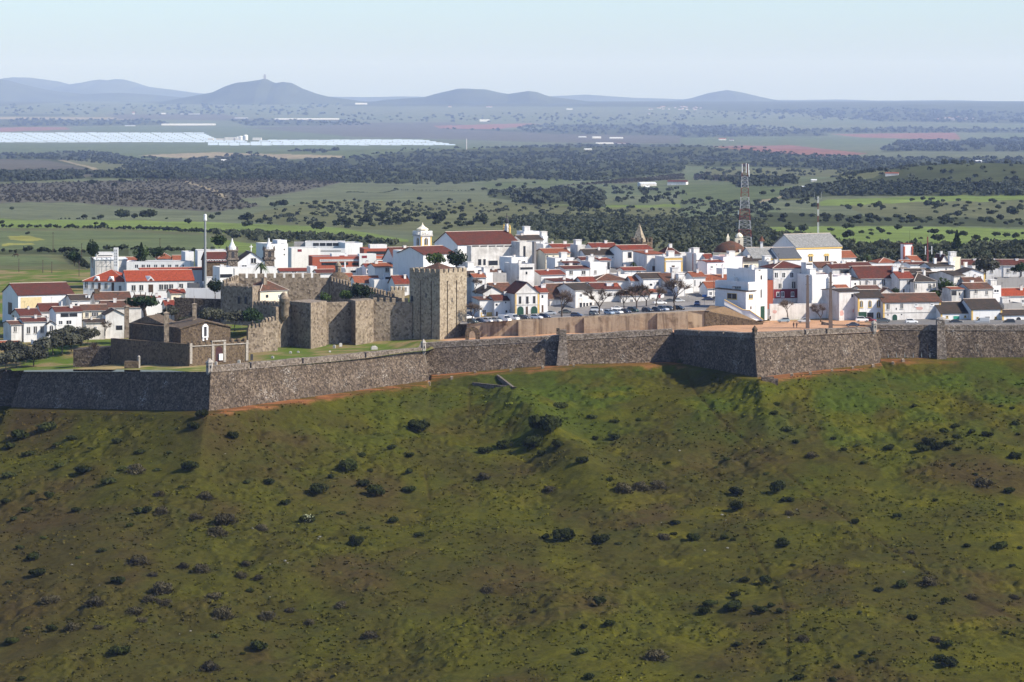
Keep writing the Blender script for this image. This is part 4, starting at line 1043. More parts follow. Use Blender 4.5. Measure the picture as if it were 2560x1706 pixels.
# ---- the cathedral and its neighbours
rt, w, hh, rs = H(3, 860, 1662, 378, 'huge white cathedral nave under a long dark red tiled roof', 1166, 27, 19, 'gx', 214, T_MAR, WHITE, 14, cat='church', name='cathedral')
m = MB(); m.box(w - .6, w + .3, 8.4, 10.6, 14 + rs - 1, 14 + rs + 1.8); m.box(w - .5, w + .2, 8.9, 10.1, 14 + rs + 1.8, 14 + rs + 2.6); g_ = m.build('bell_gable', WHITE2, rt)
m = MB(); m.tube([(w - .15, 9.5, 14 + rs + 2.5), (w - .15, 9.5, 14 + rs + 6.4)], .14); m.tube([(w - 1.1, 9.5, 14 + rs + 5.2), (w + .8, 9.5, 14 + rs + 5.2)], .12); m.lathe(w - .15, 9.5, [(.2, 14 + rs + 2.6), (.8, 14 + rs + 3.1), (.75, 14 + rs + 3.9), (.2, 14 + rs + 4.5)], 8); m.build('cross', IRON, g_)
for y_ in (7.2, 11.8):
    m = MB(); m.lathe(w - .15, y_, [(.4, 14 + rs * .8), (.4, 14 + rs + .8), (.55, 14 + rs + .9), (.3, 14 + rs + 1.4), (.35, 14 + rs + 1.7), (.05, 14 + rs + 2.4)], 8); m.build('pinnacle', OCHRE, rt)
H(3, 1035, 1668, 405, 'grey weathered loggia wing with dark openings under the cathedral roof', 1158, 24, 4, 'flat', None, None, WHITE3, 11, [(1145, 605, 42, 78, 'z'), (1208, 605, 32, 78, 'z'), (1322, 615, 120, 60, 'z'), (1420, 605, 36, 72, 'z'), (1515, 610, 70, 70, 'z'), (1090, 396, 90, 16, 's'), (1200, 396, 90, 16, 's'), (1305, 396, 90, 16, 's'), (1410, 396, 90, 16, 's'), (1515, 396, 90, 16, 's')], cat='church wing')
H(3, 1668, 1878, 352, 'grey stained tower block at the right end of the cathedral', 1160, 18, 7, 'flat', None, None, WHITE3, 13, [(1730, 470, 30, 150, 's')], cat='church tower', name='tower_block')
rt, w, hh, rs = H(3, 378, 517, 258, 'white bell tower with ochre corners and a balustrade', 1150, 33, 5.0, 'flat', None, None, WHITE, 10, [(445, 335, 40, 90, 'ya'), (338, 335, 30, 90, 'ya', 'L')], trim='c', cat='bell tower', name='bell_tower')
m = MB(); m.box(-.35, w + .35, -.35, 5.35, 9.7, 10.3); m.build('cornice', FRAME_G, rt)
m = MB()
for i in range(7):
    for p in ((w * i / 6, -.1), (w * i / 6, 5.1), (-.1, 5 * i / 6), (w + .1, 5 * i / 6)): m.box(p[0] - .11, p[0] + .11, p[1] - .11, p[1] + .11, 10.3, 11.3)
m.box(-.2, w + .2, -.22, .02, 11.3, 11.5); m.box(-.2, w + .2, 4.98, 5.22, 11.3, 11.5); m.box(-.22, .02, .02, 4.98, 11.302, 11.5); m.box(w - .02, w + .22, .02, 4.98, 11.302, 11.5)
m.build('balustrade', FRAME_W, rt)
m = MB(); m.lathe(w / 2, 2.5, [(1.9, 10.3), (1.9, 11.9), (2.2, 12.0), (2.1, 12.25), (1.0, 12.9), (.35, 13.5), (.06, 14.4)], 8); m.build('cupola', CREAM, rt)
H(3, 410, 825, 506, 'white church with a big shaded left gable and rusty roof under the bell tower', 1138, 38, 15, 'gx', 408, T_MAR, WHITE, 12, cat='church', name='church')
H(3, 112, 300, 468, 'white block with rounded top behind the church gable', 1168, 15, 8, 'flat', None, None, WHITE, 9)
H(3, 975, 1235, 692, 'low white house with one dark square window right of the keep trees', 1112, 18, 8, 'flat', None, None, WHITE, 6, [(1145, 727, 42, 42, 'z')])
H(3, 1072, 1222, 806, 'tiny white house with a bright orange roof right of the keep', 1098, 14, 6, 'gx', 757, T_OR, WHITE, 4, [(1157, 862, 30, 30, 'w')])
H(3, 1222, 1318, 756, 'plain white cube beside the dark garage', 1102, 16, 6, 'flat', None, None, WHITE, 4.5)
H(3, 960, 1092, 795, 'brown roofed shed pressed against the right side of the keep', 1100, 10, 6, 'gx', 726, T_DARK, WHITE3, 4)
H(3, 1242, 1446, 742, 'narrow house with patched brown tiles below the loggia', 1118, 12, 6, 'gx', 706, T_OLD, WHITE2, 5, [(1330, 752, 20, 12, 's')])
H(3, 1320, 1496, 762, 'dark grey garage wall below the loggia', 1106, 14, 6, 'flat', None, None, GREYW, 4)
H(3, 1562, 1778, 556, 'white flat-topped house with two small dark windows below the cathedral', 1122, 27, 9, 'flat', None, None, WHITE, 8, [(1657, 617, 26, 50, 's'), (1720, 610, 42, 36, 'z')])
H(3, 1655, 1860, 642, 'white stepped house with a wide dark slot window', 1110, 22, 13, 'flat', None, None, WHITE2, 8, [(1757, 686, 165, 30, 'z'), (1757, 747, 24, 36, 's')])
H(3, 1856, 1885, 352, 'tall slim concrete pillar in front of the cathedral block', 1130, 20, 2, 'flat', None, None, CONC, 14, cat='pillar', name='concrete_pillar')
H(3, 1690, 1972, 318, 'white house with a pediment and dark roof right of the cathedral', 1184, 16, 10, 'gx', 258, T_DARK, WHITE, 9, [(1948, 367, 28, 40, 'w')])
H(3, 1720, 1945, 216, 'white rooftop block highest behind the cathedral', 1200, 14, 7, 'flat', None, None, WHITE, 8, [(1925, 258, 18, 18, 's')])
H(3, 1972, 2118, 378, 'plain white terrace block beside the pediment house', 1180, 14, 8, 'flat', None, None, WHITE, 7)
H(3, 1975, 2040, 280, 'thin white stair tower behind the pediment house', 1196, 14, 4, 'flat', None, None, WHITE, 7)
H(3, 1185, 1450, 1012, 'low gabled house with a blackened roof beside the first bare tree', 1086, 12, 10, 'gy', 930, T_DARK, WHITE2, 4.5)
H(3, 1350, 1600, 1000, 'white gabled house with a bare left gable behind the low maroon roof', 1092, 25, 11, 'gx', 882, T_OLD, WHITE2, 6, chim=[(1342, 880, 26, 40)])
H(3, 1140, 1338, 1100, 'white garage with an ochre base at the right foot of the keep', 1074, 10, 8, 'sx', 1062, T_OLD, WHITE, 5, [(1203, 1260, 45, 60, 'W')], trim='b')
H(3, 1338, 1582, 1110, 'white cottage with maroon roof and small scattered windows by the white vans', 1073, 12, 8, 'gx', 1036, T_MAR, WHITE, 6, [(1367, 1162, 28, 28, 's'), (1485, 1132, 14, 22, 's'), (1550, 1142, 16, 34, 's'), (1369, 1282, 24, 60, 'd'), (1493, 1250, 22, 32, 'z'), (1550, 1237, 26, 30, 'z')], trim='b')
rt, w, hh, rs = H(3, 1608, 1922, 1012, 'two-storey white house with a pediment, three tall windows and arched green doors', 1070, 12, 11, 'gy', 872, T_MAR, WHITE2, 8, [(1673, 1100, 32, 95, 'z'), (1767, 1100, 34, 95, 'z'), (1857, 1096, 34, 95, 'z'), (1677, 1240, 86, 118, 'ga'), (1857, 1238, 86, 118, 'ga'), (1760, 1235, 24, 100, 'd')], trim='cb')
cornice(rt, w, 7.8); cornice(rt, w, 4.1, FRAME_G, .15)
H(3, 1924, 2035, 1000, 'lit side house with a red roof right of the pediment house', 1076, 10, 9, 'gx', 922, T_RED, WHITE, 8, [(1965, 1055, 24, 40, 's'), (1967, 1212, 22, 90, 'b')], chim=[(1972, 895, 62, 90)], trim='b')
# ---- the row behind the car park
H(4, 172, 506, 1086, 'house with a sagging brown roof and a big arched doorway behind a bare tree', 1088, 12, 11, 'gx', 892, T_OLD, WHITE2, 5.5, [(402, 1180, 106, 126, 'ba')], trim='b')
H(4, 510, 762, 972, 'cream corner house with four dark shop doors behind the car park', 1084, 33, 12, 'gx', 886, T_DARK, WHITE2, 8, [(585, 1040, 32, 36, 'W'), (585, 1178, 32, 86, 'z'), (628, 1178, 26, 86, 'z'), (668, 1178, 26, 82, 'z'), (715, 1172, 32, 80, 'z')], trim='b')
H(4, 762, 1110, 962, 'weathered white house with two fat white chimneys behind the car park', 1092, 10, 10, 'gx', 882, T_MAR, WHITE2, 8, [(1035, 1032, 32, 36, 'w'), (887, 1180, 26, 76, 'd'), (927, 1176, 24, 76, 'd'), (1032, 1163, 26, 36, 'z'), (1076, 1160, 26, 26, 'z')], [(822, 905, 84, 60), (962, 878, 92, 78), (1040, 882, 58, 82, BRICK)])
H(4, 1112, 1482, 1040, 'low white house hidden behind the three middle bare trees', 1092, 8, 8, 'gx', 985, T_OLD, WHITE2, 5.5, [(1160, 1160, 20, 60, 'd'), (1250, 1110, 28, 30, 'w')])
H(4, 1482, 1672, 1000, 'small house with an orange roof and a red door behind the right bare trees', 1096, 12, 8, 'gx', 963, T_OR, WHITE, 5, [(1612, 1065, 30, 76, 'r'), (1530, 1090, 30, 34, 'w')])
H(4, 1396, 1696, 820, 'white house with a blackened roof and one small window above the bare trees', 1112, 16, 9, 'gx', 752, T_DARK, WHITE, 6, [(1502, 900, 34, 26, 's'), (1590, 880, 24, 30, 'w')])
H(4, 772, 1216, 850, 'long hipped brown roof in the middle of the white houses', 1114, 8, 11, 'hip', 766, T_OLD, WHITE2, 5)
H(4, 600, 782, 862, 'small house with a clean red roof left of the long hipped brown roof', 1106, 10, 8, 'gx', 802, T_RED, WHITE, 5, chim=[(565, 880, 30, 60)])
H(4, 240, 515, 856, 'flat white house under a thin maroon roof edge', 1108, 20, 9, 'sx', 838, T_MAR, WHITE, 7, [(470, 826, 30, 12, 's')])
H(4, 1156, 1426, 714, 'white pavilion with a bright red roof and a wide window', 1128, 10, 8, 'gx', 676, T_RED, WHITE, 5, [(1340, 750, 62, 44, 'W')])
H(4, 1076, 1246, 775, 'white terrace block left of the wide-window pavilion', 1122, 16, 8, 'flat', None, None, WHITE, 4.5)
H(4, 1246, 1392, 850, 'tiny house with an orange roof between brown and black roofs', 1114, 10, 6, 'gx', 794, T_OR, WHITE, 4)
H(4, 832, 968, 582, 'tall thin white house with a dark doorway and red cap roof', 1130, 14, 7, 'gx', 556, T_RED, WHITE, 8, [(948, 652, 36, 96, 'z')])
H(4, 702, 836, 612, 'plain white cube left of the tall thin white house', 1128, 20, 8, 'flat', None, None, WHITE, 8, [(776, 732, 20, 32, 'w')])
H(4, 382, 698, 696, 'white house with two square windows and a maroon roof', 1124, 14, 9, 'gx', 660, T_MAR, WHITE, 6, [(458, 740, 38, 42, 'w'), (622, 740, 42, 42, 'w')])
H(4, 62, 380, 772, 'white house with a broad bright red roof and a paired window', 1116, 16, 10, 'gx', 716, T_RED, WHITE, 7, [(322, 822, 46, 26, 'w'), (165, 845, 44, 60, 'W')])
H(4, 368, 562, 618, 'open roof terrace with a maroon shelter roof', 1134, 12, 6, 'gx', 600, T_MAR, WHITE, 5, [(455, 646, 175, 40, 'z')])
H(4, 600, 815, 580, 'low house with a ragged red roof left of the tall thin white house', 1142, 12, 7, 'gx', 543, T_MAR, WHITE, 5, [(602, 645, 28, 24, 's')])
H(4, 118, 442, 490, 'cream house with a pale orange roof and two dark windows', 1156, 12, 10, 'gx', 432, T_OR, CREAM, 7, [(147, 545, 26, 56, 'z'), (229, 540, 22, 42, 'z')])
H(4, 235, 396, 428, 'house with a brick orange roof right of the cathedral block', 1176, 12, 9, 'gx', 372, T_RED, WHITE, 6)
H(4, 402, 542, 402, 'pale house with a low rust roof on the skyline', 1182, 10, 9, 'gx', 374, T_RED, WHITE2, 6)
H(4, 250, 502, 562, 'low white block with a tiny dark window below the pale orange roof', 1142, 14, 8, 'flat', None, None, WHITE, 5, [(328, 586, 24, 24, 's')])
H(4, 652, 1122, 514, 'long white house with a blackened roof and a tall dark doorway', 1152, 10, 10, 'gx', 440, T_DARK, WHITE, 7, [(710, 530, 42, 12, 's'), (890, 546, 46, 20, 's'), (1054, 585, 50, 98, 'z'), (1003, 545, 14, 14, 's')])
H(4, 545, 650, 392, 'grimy grey stair tower left of the blackened roof', 1158, 14, 7, 'flat', None, None, WHITE3, 9)
H(4, 740, 1062, 415, 'white house with a red roof and railing near the spire', 1178, 10, 9, 'gx', 360, T_RED, WHITE, 7)
H(4, 1126, 1520, 446, 'white house with a wide red roof and blunt chimney below the spire', 1148, 14, 11, 'gx', 388, T_RED, WHITE, 9, [(1225, 512, 50, 76, 'z'), (1300, 512, 12, 62, 's')], [(1338, 415, 62, 54)])
H(4, 1442, 1682, 502, 'grey-white house with an orange roof rim and a brown window', 1136, 18, 10, 'sx', 462, T_OR, WHITE2, 9, [(1538, 688, 40, 60, 'd'), (1566, 550, 10, 20, 's'), (1637, 548, 10, 20, 's')])
rt, w, hh, rs = H(4, 1680, 1914, 546, 'white house with ochre corner strips and an ochre panel under its top', 1128, 12, 9, 'flat', None, None, WHITE, 9, [(1793, 702, 40, 108, 'd'), (1792, 566, 215, 26, 'o')], trim='c')
cornice(rt, w, 7.6); cornice(rt, w, 8.8)
H(4, 1692, 1884, 500, 'white house with a steep pyramid roof of dark red tiles', 1152, 10, 9, 'hip', 395, T_MAR, WHITE, 6)
H(4, 1884, 2052, 502, 'bare white wall house with a fat chimney right of the pyramid roof', 1156, 8, 8, 'flat', None, None, WHITE, 8, chim=[(2025, 430, 52, 66)])
H(4, 2052, 2090, 504, 'narrow brick red house front between white houses', 1150, 8, 6, 'flat', None, None, BRICK, 6, cat='house front')
H(4, 2090, 2196, 500, 'plain shaded white house left of the pink house', 1148, 22, 8, 'flat', None, None, WHITE, 8)
H(4, 1782, 2040, 762, 'peeling white house under the ochre-cornered house', 1118, 10, 8, 'flat', None, None, WHITE2, 5, [(1985, 800, 14, 24, 's')])
H(4, 1704, 1922, 880, 'lean-to with a mossy brown roof behind the biggest bare tree', 1110, 10, 8, 'sx', 760, T_OLD, WHITE2, 4)
H(4, 1848, 1950, 935, 'small white house front behind the biggest bare tree', 1098, 8, 6, 'flat', None, None, WHITE, 5)
H(4, 1898, 2056, 846, 'plain white corner house above the parked cars at the street mouth', 1104, 18, 8, 'flat', None, None, WHITE, 6)
# round stone tower with a spire
sp = empty('spire_tower', P(1604, 616, 1200)); tag(sp, 'dark crenellated stone tower with a pale pyramid spire', 'tower')
k_ = 1200 / FPX
m = MB(); m.lathe(0, 0, [(4.0, -4), (4.0, 1.6)], 12); m.build('drum', S_CHAP, sp)
for i in range(12):
    a = i * math.pi / 6; m = MB(); m.lathe(3.6 * math.cos(a), 3.6 * math.sin(a), [(.5, 1.6), (.5, 2.7), (.1, 3.3)], 5); m.build('merlon', S_FORT, sp)
m = MB(); m.lathe(-.8, 0, [(2.75, 1.6), (.06, 8.3)], 4, .35); m.build('spire', S_KEEP, sp)
m = MB(); m.tube([(-.8, 0, 8.2), (-.8, 0, 9.6)], .06); m.build('finial', IRON, sp)
# ---- around the theatre
H(5, 172, 332, 798, 'white street house with an orange-brown roof at the street mouth', 1112, 10, 9, 'gx', 736, T_OR, WHITE, 6, [(195, 880, 12, 80, 's'), (266, 880, 14, 42, 's')])
H(5, 332, 658, 862, 'house with a long sloping orange roof behind the street', 1114, 8, 9, 'gx', 775, T_OR, CREAM, 4, chim=[(556, 640, 18, 140)])
H(5, 362, 516, 948, 'low orange roofed house beside the white stairs building', 1096, 10, 8, 'gx', 864, T_OR, WHITE, 5)
H(5, 985, 1140, 716, 'tall white tower house with an arched slit and a green door', 1056, 41, 13, 'flat', None, None, WHITE, 11, [(1062, 806, 22, 56, 's'), (1060, 1015, 18, 112, 'sa'), (1078, 1270, 58, 180, 'g'), (1040, 712, 30, 14, 's')], [(938, 640, 44, 60)], cat='tower house', name='tower_house')
H(5, 890, 986, 880, 'white parapet block with three square outlines beside the tower house', 1054, 41, 15, 'flat', None, None, WHITE, 6, [(722, 936, 18, 22, 'w', 'L'), (752, 936, 18, 22, 'w', 'L'), (782, 936, 18, 22, 'w', 'L')])
H(5, 862, 988, 988, 'white lower house with yellow-framed windows above the outdoor stairs', 1052, 41, 14, 'sx', 962, T_DARK, WHITE, 7, [(925, 1055, 50, 52, 'y'), (925, 1202, 20, 40, 'd'), (680, 1050, 110, 66, 'y', 'L')])
st = empty('outdoor_stairs', P(1875, 800, 1047)); tag(st, 'white outdoor staircase wall with ochre coping below the yellow-framed windows', 'stairs')
o_ = Vector(st.location)
top = [Q(5, *p) for p in ((580, 1092), (820, 1222), (912, 1232), (1086, 1352))]; bot = [Q(5, *p) for p in ((580, 1165), (820, 1290), (912, 1332), (1086, 1372))]
m = MB(); cpm = MB(); tp = [P(x, y, 1049 - i * .6) - o_ for i, (x, y) in enumerate(top)]; bp = [P(x, y, 1049 - i * .6) - o_ for i, (x, y) in enumerate(bot)]
for i in range(3):
    n_ = Vector((0, 1.1, 0)); m.face([bp[i], bp[i + 1], tp[i + 1], tp[i]]); m.face([tp[i], tp[i + 1], tp[i + 1] + n_, tp[i] + n_]); m.face([bp[i + 1] + n_, bp[i] + n_, tp[i] + n_, tp[i + 1] + n_])
m.face([bp[3], bp[3] + n_, tp[3] + n_, tp[3]]); m.face([bp[0] + n_, bp[0], tp[0], tp[0] + n_]); m.build('wall', WHITE, st)
cpm.tube([t_ + Vector((0, -.02, -.1)) for t_ in tp], .14, 5); cpm.build('coping', OCHRE, st)
H(5, 1176, 2076, 1166, 'long high stained white wall behind the two pollarded trees', 1060, 4, 1.2, 'flat', None, None, WHITE2, 6, [(1235, 1255, 70, 50, 'p'), (1178, 1330, 20, 40, 'd')], cat='wall', name='high_wall')
H(5, 1216, 1640, 686, 'large white house with a dark red painted ground floor', 1082, 10, 11, 'hip', 600, T_MAR, WHITE2, 9, [(1258, 775, 42, 66, 'W'), (1355, 775, 40, 64, 'W'), (1460, 775, 42, 62, 'W'), (1585, 775, 36, 64, 'w'), (1308, 918, 32, 60, 'w'), (1485, 905, 42, 82, 'w'), (1588, 900, 46, 82, 'w'), (1280, 1025, 34, 50, 'W'), (1340, 1025, 34, 60, 'W'), (1470, 1022, 32, 50, 'W'), (1560, 1020, 32, 50, 'W')], band=(960, 1080, REDW))
H(5, 1648, 1735, 622, 'massive white chimney stack with a dark top right of the red-based house', 1080, 16, 3.5, 'flat', None, None, WHITE2, 6, [(1690, 632, 80, 20, 's')], cat='chimney stack', name='chimney_stack')
H(5, 1142, 1214, 855, 'narrow terracotta red house front beside the tower house', 1080, 10, 6, 'flat', None, None, BRICK, 5, cat='house front')
H(5, 1722, 1936, 782, 'blank white house with a soot-stained left side', 1074, 26, 9, 'flat', None, None, WHITE, 7)
H(5, 2080, 2345, 990, 'white warehouse with large peeling brown patches above the esplanade', 1056, 15, 12, 'gx', 955, T_DARK, WHITE2, 8, [(2250, 1042, 26, 42, 's'), (2112, 1270, 60, 90, 'p'), (2265, 1240, 30, 60, 'p')], cat='warehouse', name='warehouse')
rt, w, hh, rs = H(5, 1520, 2110, 412, 'large white theatre with a grey roof and ochre cornice', 1152, 29, 15, 'gx', 246, T_GREY, WHITE, 13, [(1707, 548, 46, 96, 'y'), (1915, 545, 46, 96, 'y')], trim='k', cat='theatre', name='theatre')
for xx in (1707, 1915):
    u = (xx - 1520) / 590 * w * .995; MB().box(u - 1.1, u + 1.1, -.22, 0, 9.7, 10.3).build('lintel', OCHRE, rt)
H(5, 960, 1302, 555, 'grey-roofed theatre wing with an ochre cornice', 1142, 12, 13, 'gx', 420, T_GREY, WHITE, 9, trim='k', cat='theatre wing')
H(5, 1302, 1578, 553, 'dark slate-roofed theatre wing with an ochre cornice', 1142, 12, 13, 'gx', 420, T_SLATE, WHITE, 9, trim='k', cat='theatre wing')
vt = empty('ventilator', P(1904, 622, 1150)); tag(vt, 'white ventilation shaft with a conical tiled hat', 'ventilator')
m = MB(); m.box(-.45, .45, -.45, .45, -2, 2.6); m.build('shaft', WHITE, vt); m = MB(); m.lathe(0, 0, [(1.25, 2.6), (.7, 3.4), (.35, 4.1), (.08, 4.5)], 10); m.build('hat', T_OLD, vt)
dc = empty('domed_church', P(1825, 640, 1160)); tag(dc, 'brown tiled church dome with small cream belfries', 'domed church')
m = MB(); m.lathe(0, 0, [(6.2, -9), (6.2, 1.0), (6.5, 1.1), (6.5, 1.35)], 8, .2); m.build('drum', CREAM, dc)
m = MB(); m.lathe(0, 0, [(5.9, 1.35), (5.4, 2.4), (4.4, 3.5), (3.1, 4.4), (1.6, 5.0), (.3, 5.3)], 16); m.build('dome', T_OLD, dc, True)
m = MB(); m.box(-1.2, -.2, -.4, .6, 4.6, 6.4); m.lathe(-.7, .1, [(.72, 6.4), (.1, 7.8)], 4, .78); m.build('lantern', CREAM, dc)
m = MB(); m.box(2.2, 5.0, 4.5, 7.0, -4, 6.0); m.box(2.6, 4.6, 4.8, 6.7, 6.0, 6.5); m.lathe(3.6, 5.75, [(1.4, 6.5), (1.0, 7.3), (.15, 7.9)], 8); bf = m.build('belfry', CREAM, dc)
m = MB(); m.box(3.3, 3.8, 4.46, 4.6, 4.2, 5.3); m.build('opening', IRON, bf)
H(5, 712, 1062, 492, 'cream church block with a sloping parapet right of the dome', 1150, 10, 8, 'flat', None, None, CREAM, 7)
H(5, 802, 1102, 602, 'cream house with a blackened roof below the church dome', 1138, 10, 8, 'gx', 540, T_DARK, CREAM, 6, [(865, 660, 60, 40, 'z')])
H(5, 566, 822, 548, 'pale pink flat-topped house in the middle of the roofs', 1134, 14, 9, 'flat', None, None, PINK, 8)
H(5, 346, 562, 603, 'pale pink house with a thin red roof rim', 1130, 12, 8, 'gx', 586, T_RED, PINK, 8, [(415, 670, 26, 26, 'W'), (480, 640, 10, 12, 's')])
H(5, 346, 442, 562, 'small red roof just left of the church dome', 1146, 10, 7, 'gx', 502, T_RED, WHITE, 6)
H(5, 546, 658, 550, 'roof shelter with red tiles over a dark opening', 1142, 10, 5, 'gx', 514, T_RED, WHITE, 5, [(602, 572, 90, 36, 'z')])
H(5, 570, 662, 702, 'small white cube behind the sloping orange roof', 1122, 14, 6, 'flat', None, None, WHITE, 5)
H(5, 988, 1162, 690, 'grimy white wall house behind the tower house', 1104, 10, 7, 'flat', None, None, WHITE3, 6)
H(5, 1160, 1218, 610, 'greyish narrow side house left of the red-based house', 1092, 14, 8, 'flat', None, None, WHITE3, 8)  # wall in the greyest of the white plasters
H(5, 1812, 2102, 682, 'house with a low brown roof below the theatre', 1110, 10, 10, 'gx', 606, T_OLD, WHITE, 5, chim=[(2130, 590, 50, 50)])
H(5, 1986, 2216, 690, 'roof terrace with a maroon awning right below the theatre', 1098, 10, 8, 'gx', 634, T_MAR, WHITE2, 5, [(2150, 732, 120, 50, 'z')])
H(5, 1786, 1936, 776, 'low house with a thin maroon roof behind the blank white house', 1086, 10, 7, 'gx', 756, T_MAR, WHITE, 4)
H(5, 2066, 2236, 792, 'pale pink house right of the concrete posts', 1084, 10, 8, 'flat', None, None, PINK, 6)
H(5, 2066, 2206, 956, 'low shed with a bright orange roof right of the concrete posts', 1072, 10, 6, 'gx', 906, T_OR, WHITE, 4)
H(5, 1940, 2068, 812, 'small white house behind the right concrete post', 1076, 16, 8, 'flat', None, None, WHITE, 6, [(2028, 925, 14, 30, 's')])
H(5, 2115, 2302, 548, 'house with a faded orange roof right of the theatre', 1172, 20, 10, 'gx', 462, T_OR, WHITE, 7)
# ---- right-hand quarter
rt, w, hh, rs = H(6, 230, 553, 1046, 'white building with three arched upper windows and a green garage', 1055, 6, 12, 'gx', 952, T_DARK, WHITE, 8, [(273, 1128, 32, 80, 'ya'), (383, 1126, 34, 80, 'ya'), (493, 1120, 34, 84, 'ya'), (287, 1275, 108, 92, 'g'), (387, 1285, 84, 96, 'z'), (492, 1270, 38, 70, 'ya')], trim='c', cat='warehouse', name='warehouse')
rt, w, hh, rs = H(6, 553, 1288, 1106, 'longest white warehouse with a brown roof and an arched green door', 1054, 5, 12, 'gx', 998, T_OLD, WHITE2, 8, [(615, 1160, 34, 60, 'w'), (790, 1154, 30, 58, 'w'), (700, 1312, 64, 106, 'ga'), (613, 1266, 16, 16, 's'), (788, 1262, 16, 16, 's'), (720, 1190, 14, 26, 's'), (1015, 1182, 106, 46, 'p'), (975, 1140, 28, 18, 'W'), (1178, 1137, 28, 18, 'W')], trim='cb', cat='warehouse', name='warehouse')
cornice(rt, w, 4.6, FRAME_G, .12)
H(6, 1290, 1680, 1246, 'white warehouse with a teal door under a low dark roof', 1053, 5, 13, 'gx', 1108, T_DARK, WHITE, 5.5, [(1488, 1318, 80, 74, 't'), (1370, 1292, 18, 18, 'y'), (1600, 1288, 18, 18, 'y')], trim='c', cat='warehouse', name='warehouse')
H(6, 1682, 2072, 1196, 'white warehouse with a black open doorway and a broad dark roof', 1052, 5, 14, 'gx', 1068, T_DARK, WHITE, 6.5, [(1885, 1332, 58, 84, 'z'), (1760, 1307, 18, 18, 'y'), (1992, 1303, 18, 18, 'y')], trim='c', cat='warehouse', name='warehouse')
H(6, 2076, 2500, 1272, 'low white warehouse with an ochre-arched doorway at the right edge', 1052, 4, 10, 'gx', 1206, T_DARK, WHITE, 5, [(2283, 1338, 62, 88, 'za'), (2160, 1340, 20, 26, 's')], trim='cb', cat='warehouse', name='warehouse')
H(6, 250, 755, 802, 'broad house with a huge dark red roof and four grey windows', 1092, 8, 13, 'gx', 650, T_MAR, WHITE2, 7, [(343, 860, 30, 66, 'w'), (445, 856, 30, 66, 'w'), (557, 852, 34, 70, 'w'), (673, 848, 36, 66, 'w')], [(705, 652, 74, 116)])
H(6, 140, 250, 815, 'shaded low wing left of the huge dark red roof', 1090, 18, 8, 'sx', 770, T_DARK, WHITE, 5, [(195, 870, 24, 26, 's'), (262, 860, 10, 50, 's')])
H(6, 757, 946, 802, 'white house with a faded pinkish red roof', 1088, 8, 10, 'gx', 716, T_RED, WHITE2, 8, [(876, 848, 30, 46, 'w'), (815, 960, 22, 46, 'd'), (902, 955, 28, 50, 'd')])
H(6, 948, 1226, 840, 'white house under a black hipped roof with a pale ridge', 1086, 12, 11, 'hip', 740, T_DARK, WHITE2, 7, [(965, 900, 30, 60, 'w'), (1145, 898, 26, 56, 'w'), (1203, 888, 14, 42, 'w')])
H(6, 268, 512, 940, 'mossy brown shed roof behind the arched-window building', 1070, 6, 8, 'gx', 896, T_OLD, WHITE3, 4)
H(6, 520, 690, 985, 'grey rubble gable behind the longest warehouse', 1076, 8, 6, 'gy', 925, T_OLD, WHITE3, 4)
H(6, 1062, 1292, 836, 'house with a sloping black roof in the right quarter', 1104, 8, 10, 'gx', 724, T_DARK, WHITE, 5)
H(6, 1456, 1592, 768, 'white gabled house with a bluish shaded left side', 1096, 32, 13, 'gx', 708, T_DARK, WHITE3, 7, [(1515, 830, 14, 26, 's')])
H(6, 1545, 1856, 738, 'bright white gable house with a latticed window and ochre corner', 1102, 4, 9, 'gy', 680, T_DARK, WHITE, 7, [(1786, 796, 42, 58, 'W')], trim='c')
H(6, 1600, 1830, 850, 'small house with a brown patched roof below the latticed window', 1094, 4, 7, 'gx', 790, T_OLD, WHITE2, 3)
H(6, 1160, 1452, 652, 'white house with a lopsided black roof and big chimneys', 1120, 10, 9, 'gx', 602, T_DARK, WHITE, 6, [(1212, 655, 14, 24, 's'), (1355, 690, 16, 16, 's')], [(1412, 515, 46, 90), (1432, 580, 60, 70), (1213, 540, 34, 60)])
H(6, 1282, 1392, 600, 'sharp white gable rising over the right-quarter roofs', 1132, 8, 7, 'gy', 500, T_MAR, WHITE, 5)
H(6, 1440, 1546, 540, 'cream flat block behind the sharp white gable', 1146, 8, 7, 'flat', None, None, CREAM, 6, chim=[(1605, 590, 36, 90)])
H(6, 900, 1160, 620, 'long low white house with a thin maroon roof in the right quarter', 1136, 8, 8, 'gx', 597, T_MAR, WHITE, 6)
H(6, 500, 746, 602, 'hipped pale orange roof left of the red-cornered tower', 1166, 8, 10, 'hip', 542, T_OR, WHITE, 5, chim=[(540, 565, 30, 56)])
H(6, 820, 962, 622, 'small orange roof at the foot of the red-cornered tower', 1156, 10, 9, 'gx', 572, T_OR, WHITE, 5)
H(6, 925, 1040, 575, 'white shed with an orange roof right of the red-cornered tower', 1166, 14, 8, 'gx', 515, T_OR, WHITE, 5)
H(6, 400, 900, 642, 'long plain white house front below the hipped orange roof', 1144, 6, 7, 'flat', None, None, WHITE, 5, [(780, 660, 20, 20, 's')], [(795, 580, 20, 60), (310, 575, 24, 40)])
for i, (a, b, lb) in enumerate([(1550, 1790, 'first'), (1790, 2090, 'second'), (2090, 2320, 'third'), (2320, 2560, 'fourth')]):
    H(6, a, b, 628 + i * 2, lb + ' house from the left in the far terrace of matching dark red roofs', 1200, 2, 11, 'gx', 562, T_MAR, WHITE2, 6, [(a + 60, 700, 30, 40, 'w'), (a + 150, 705, 30, 40, 'w')], [(a + 170, 548, 38, 45)])
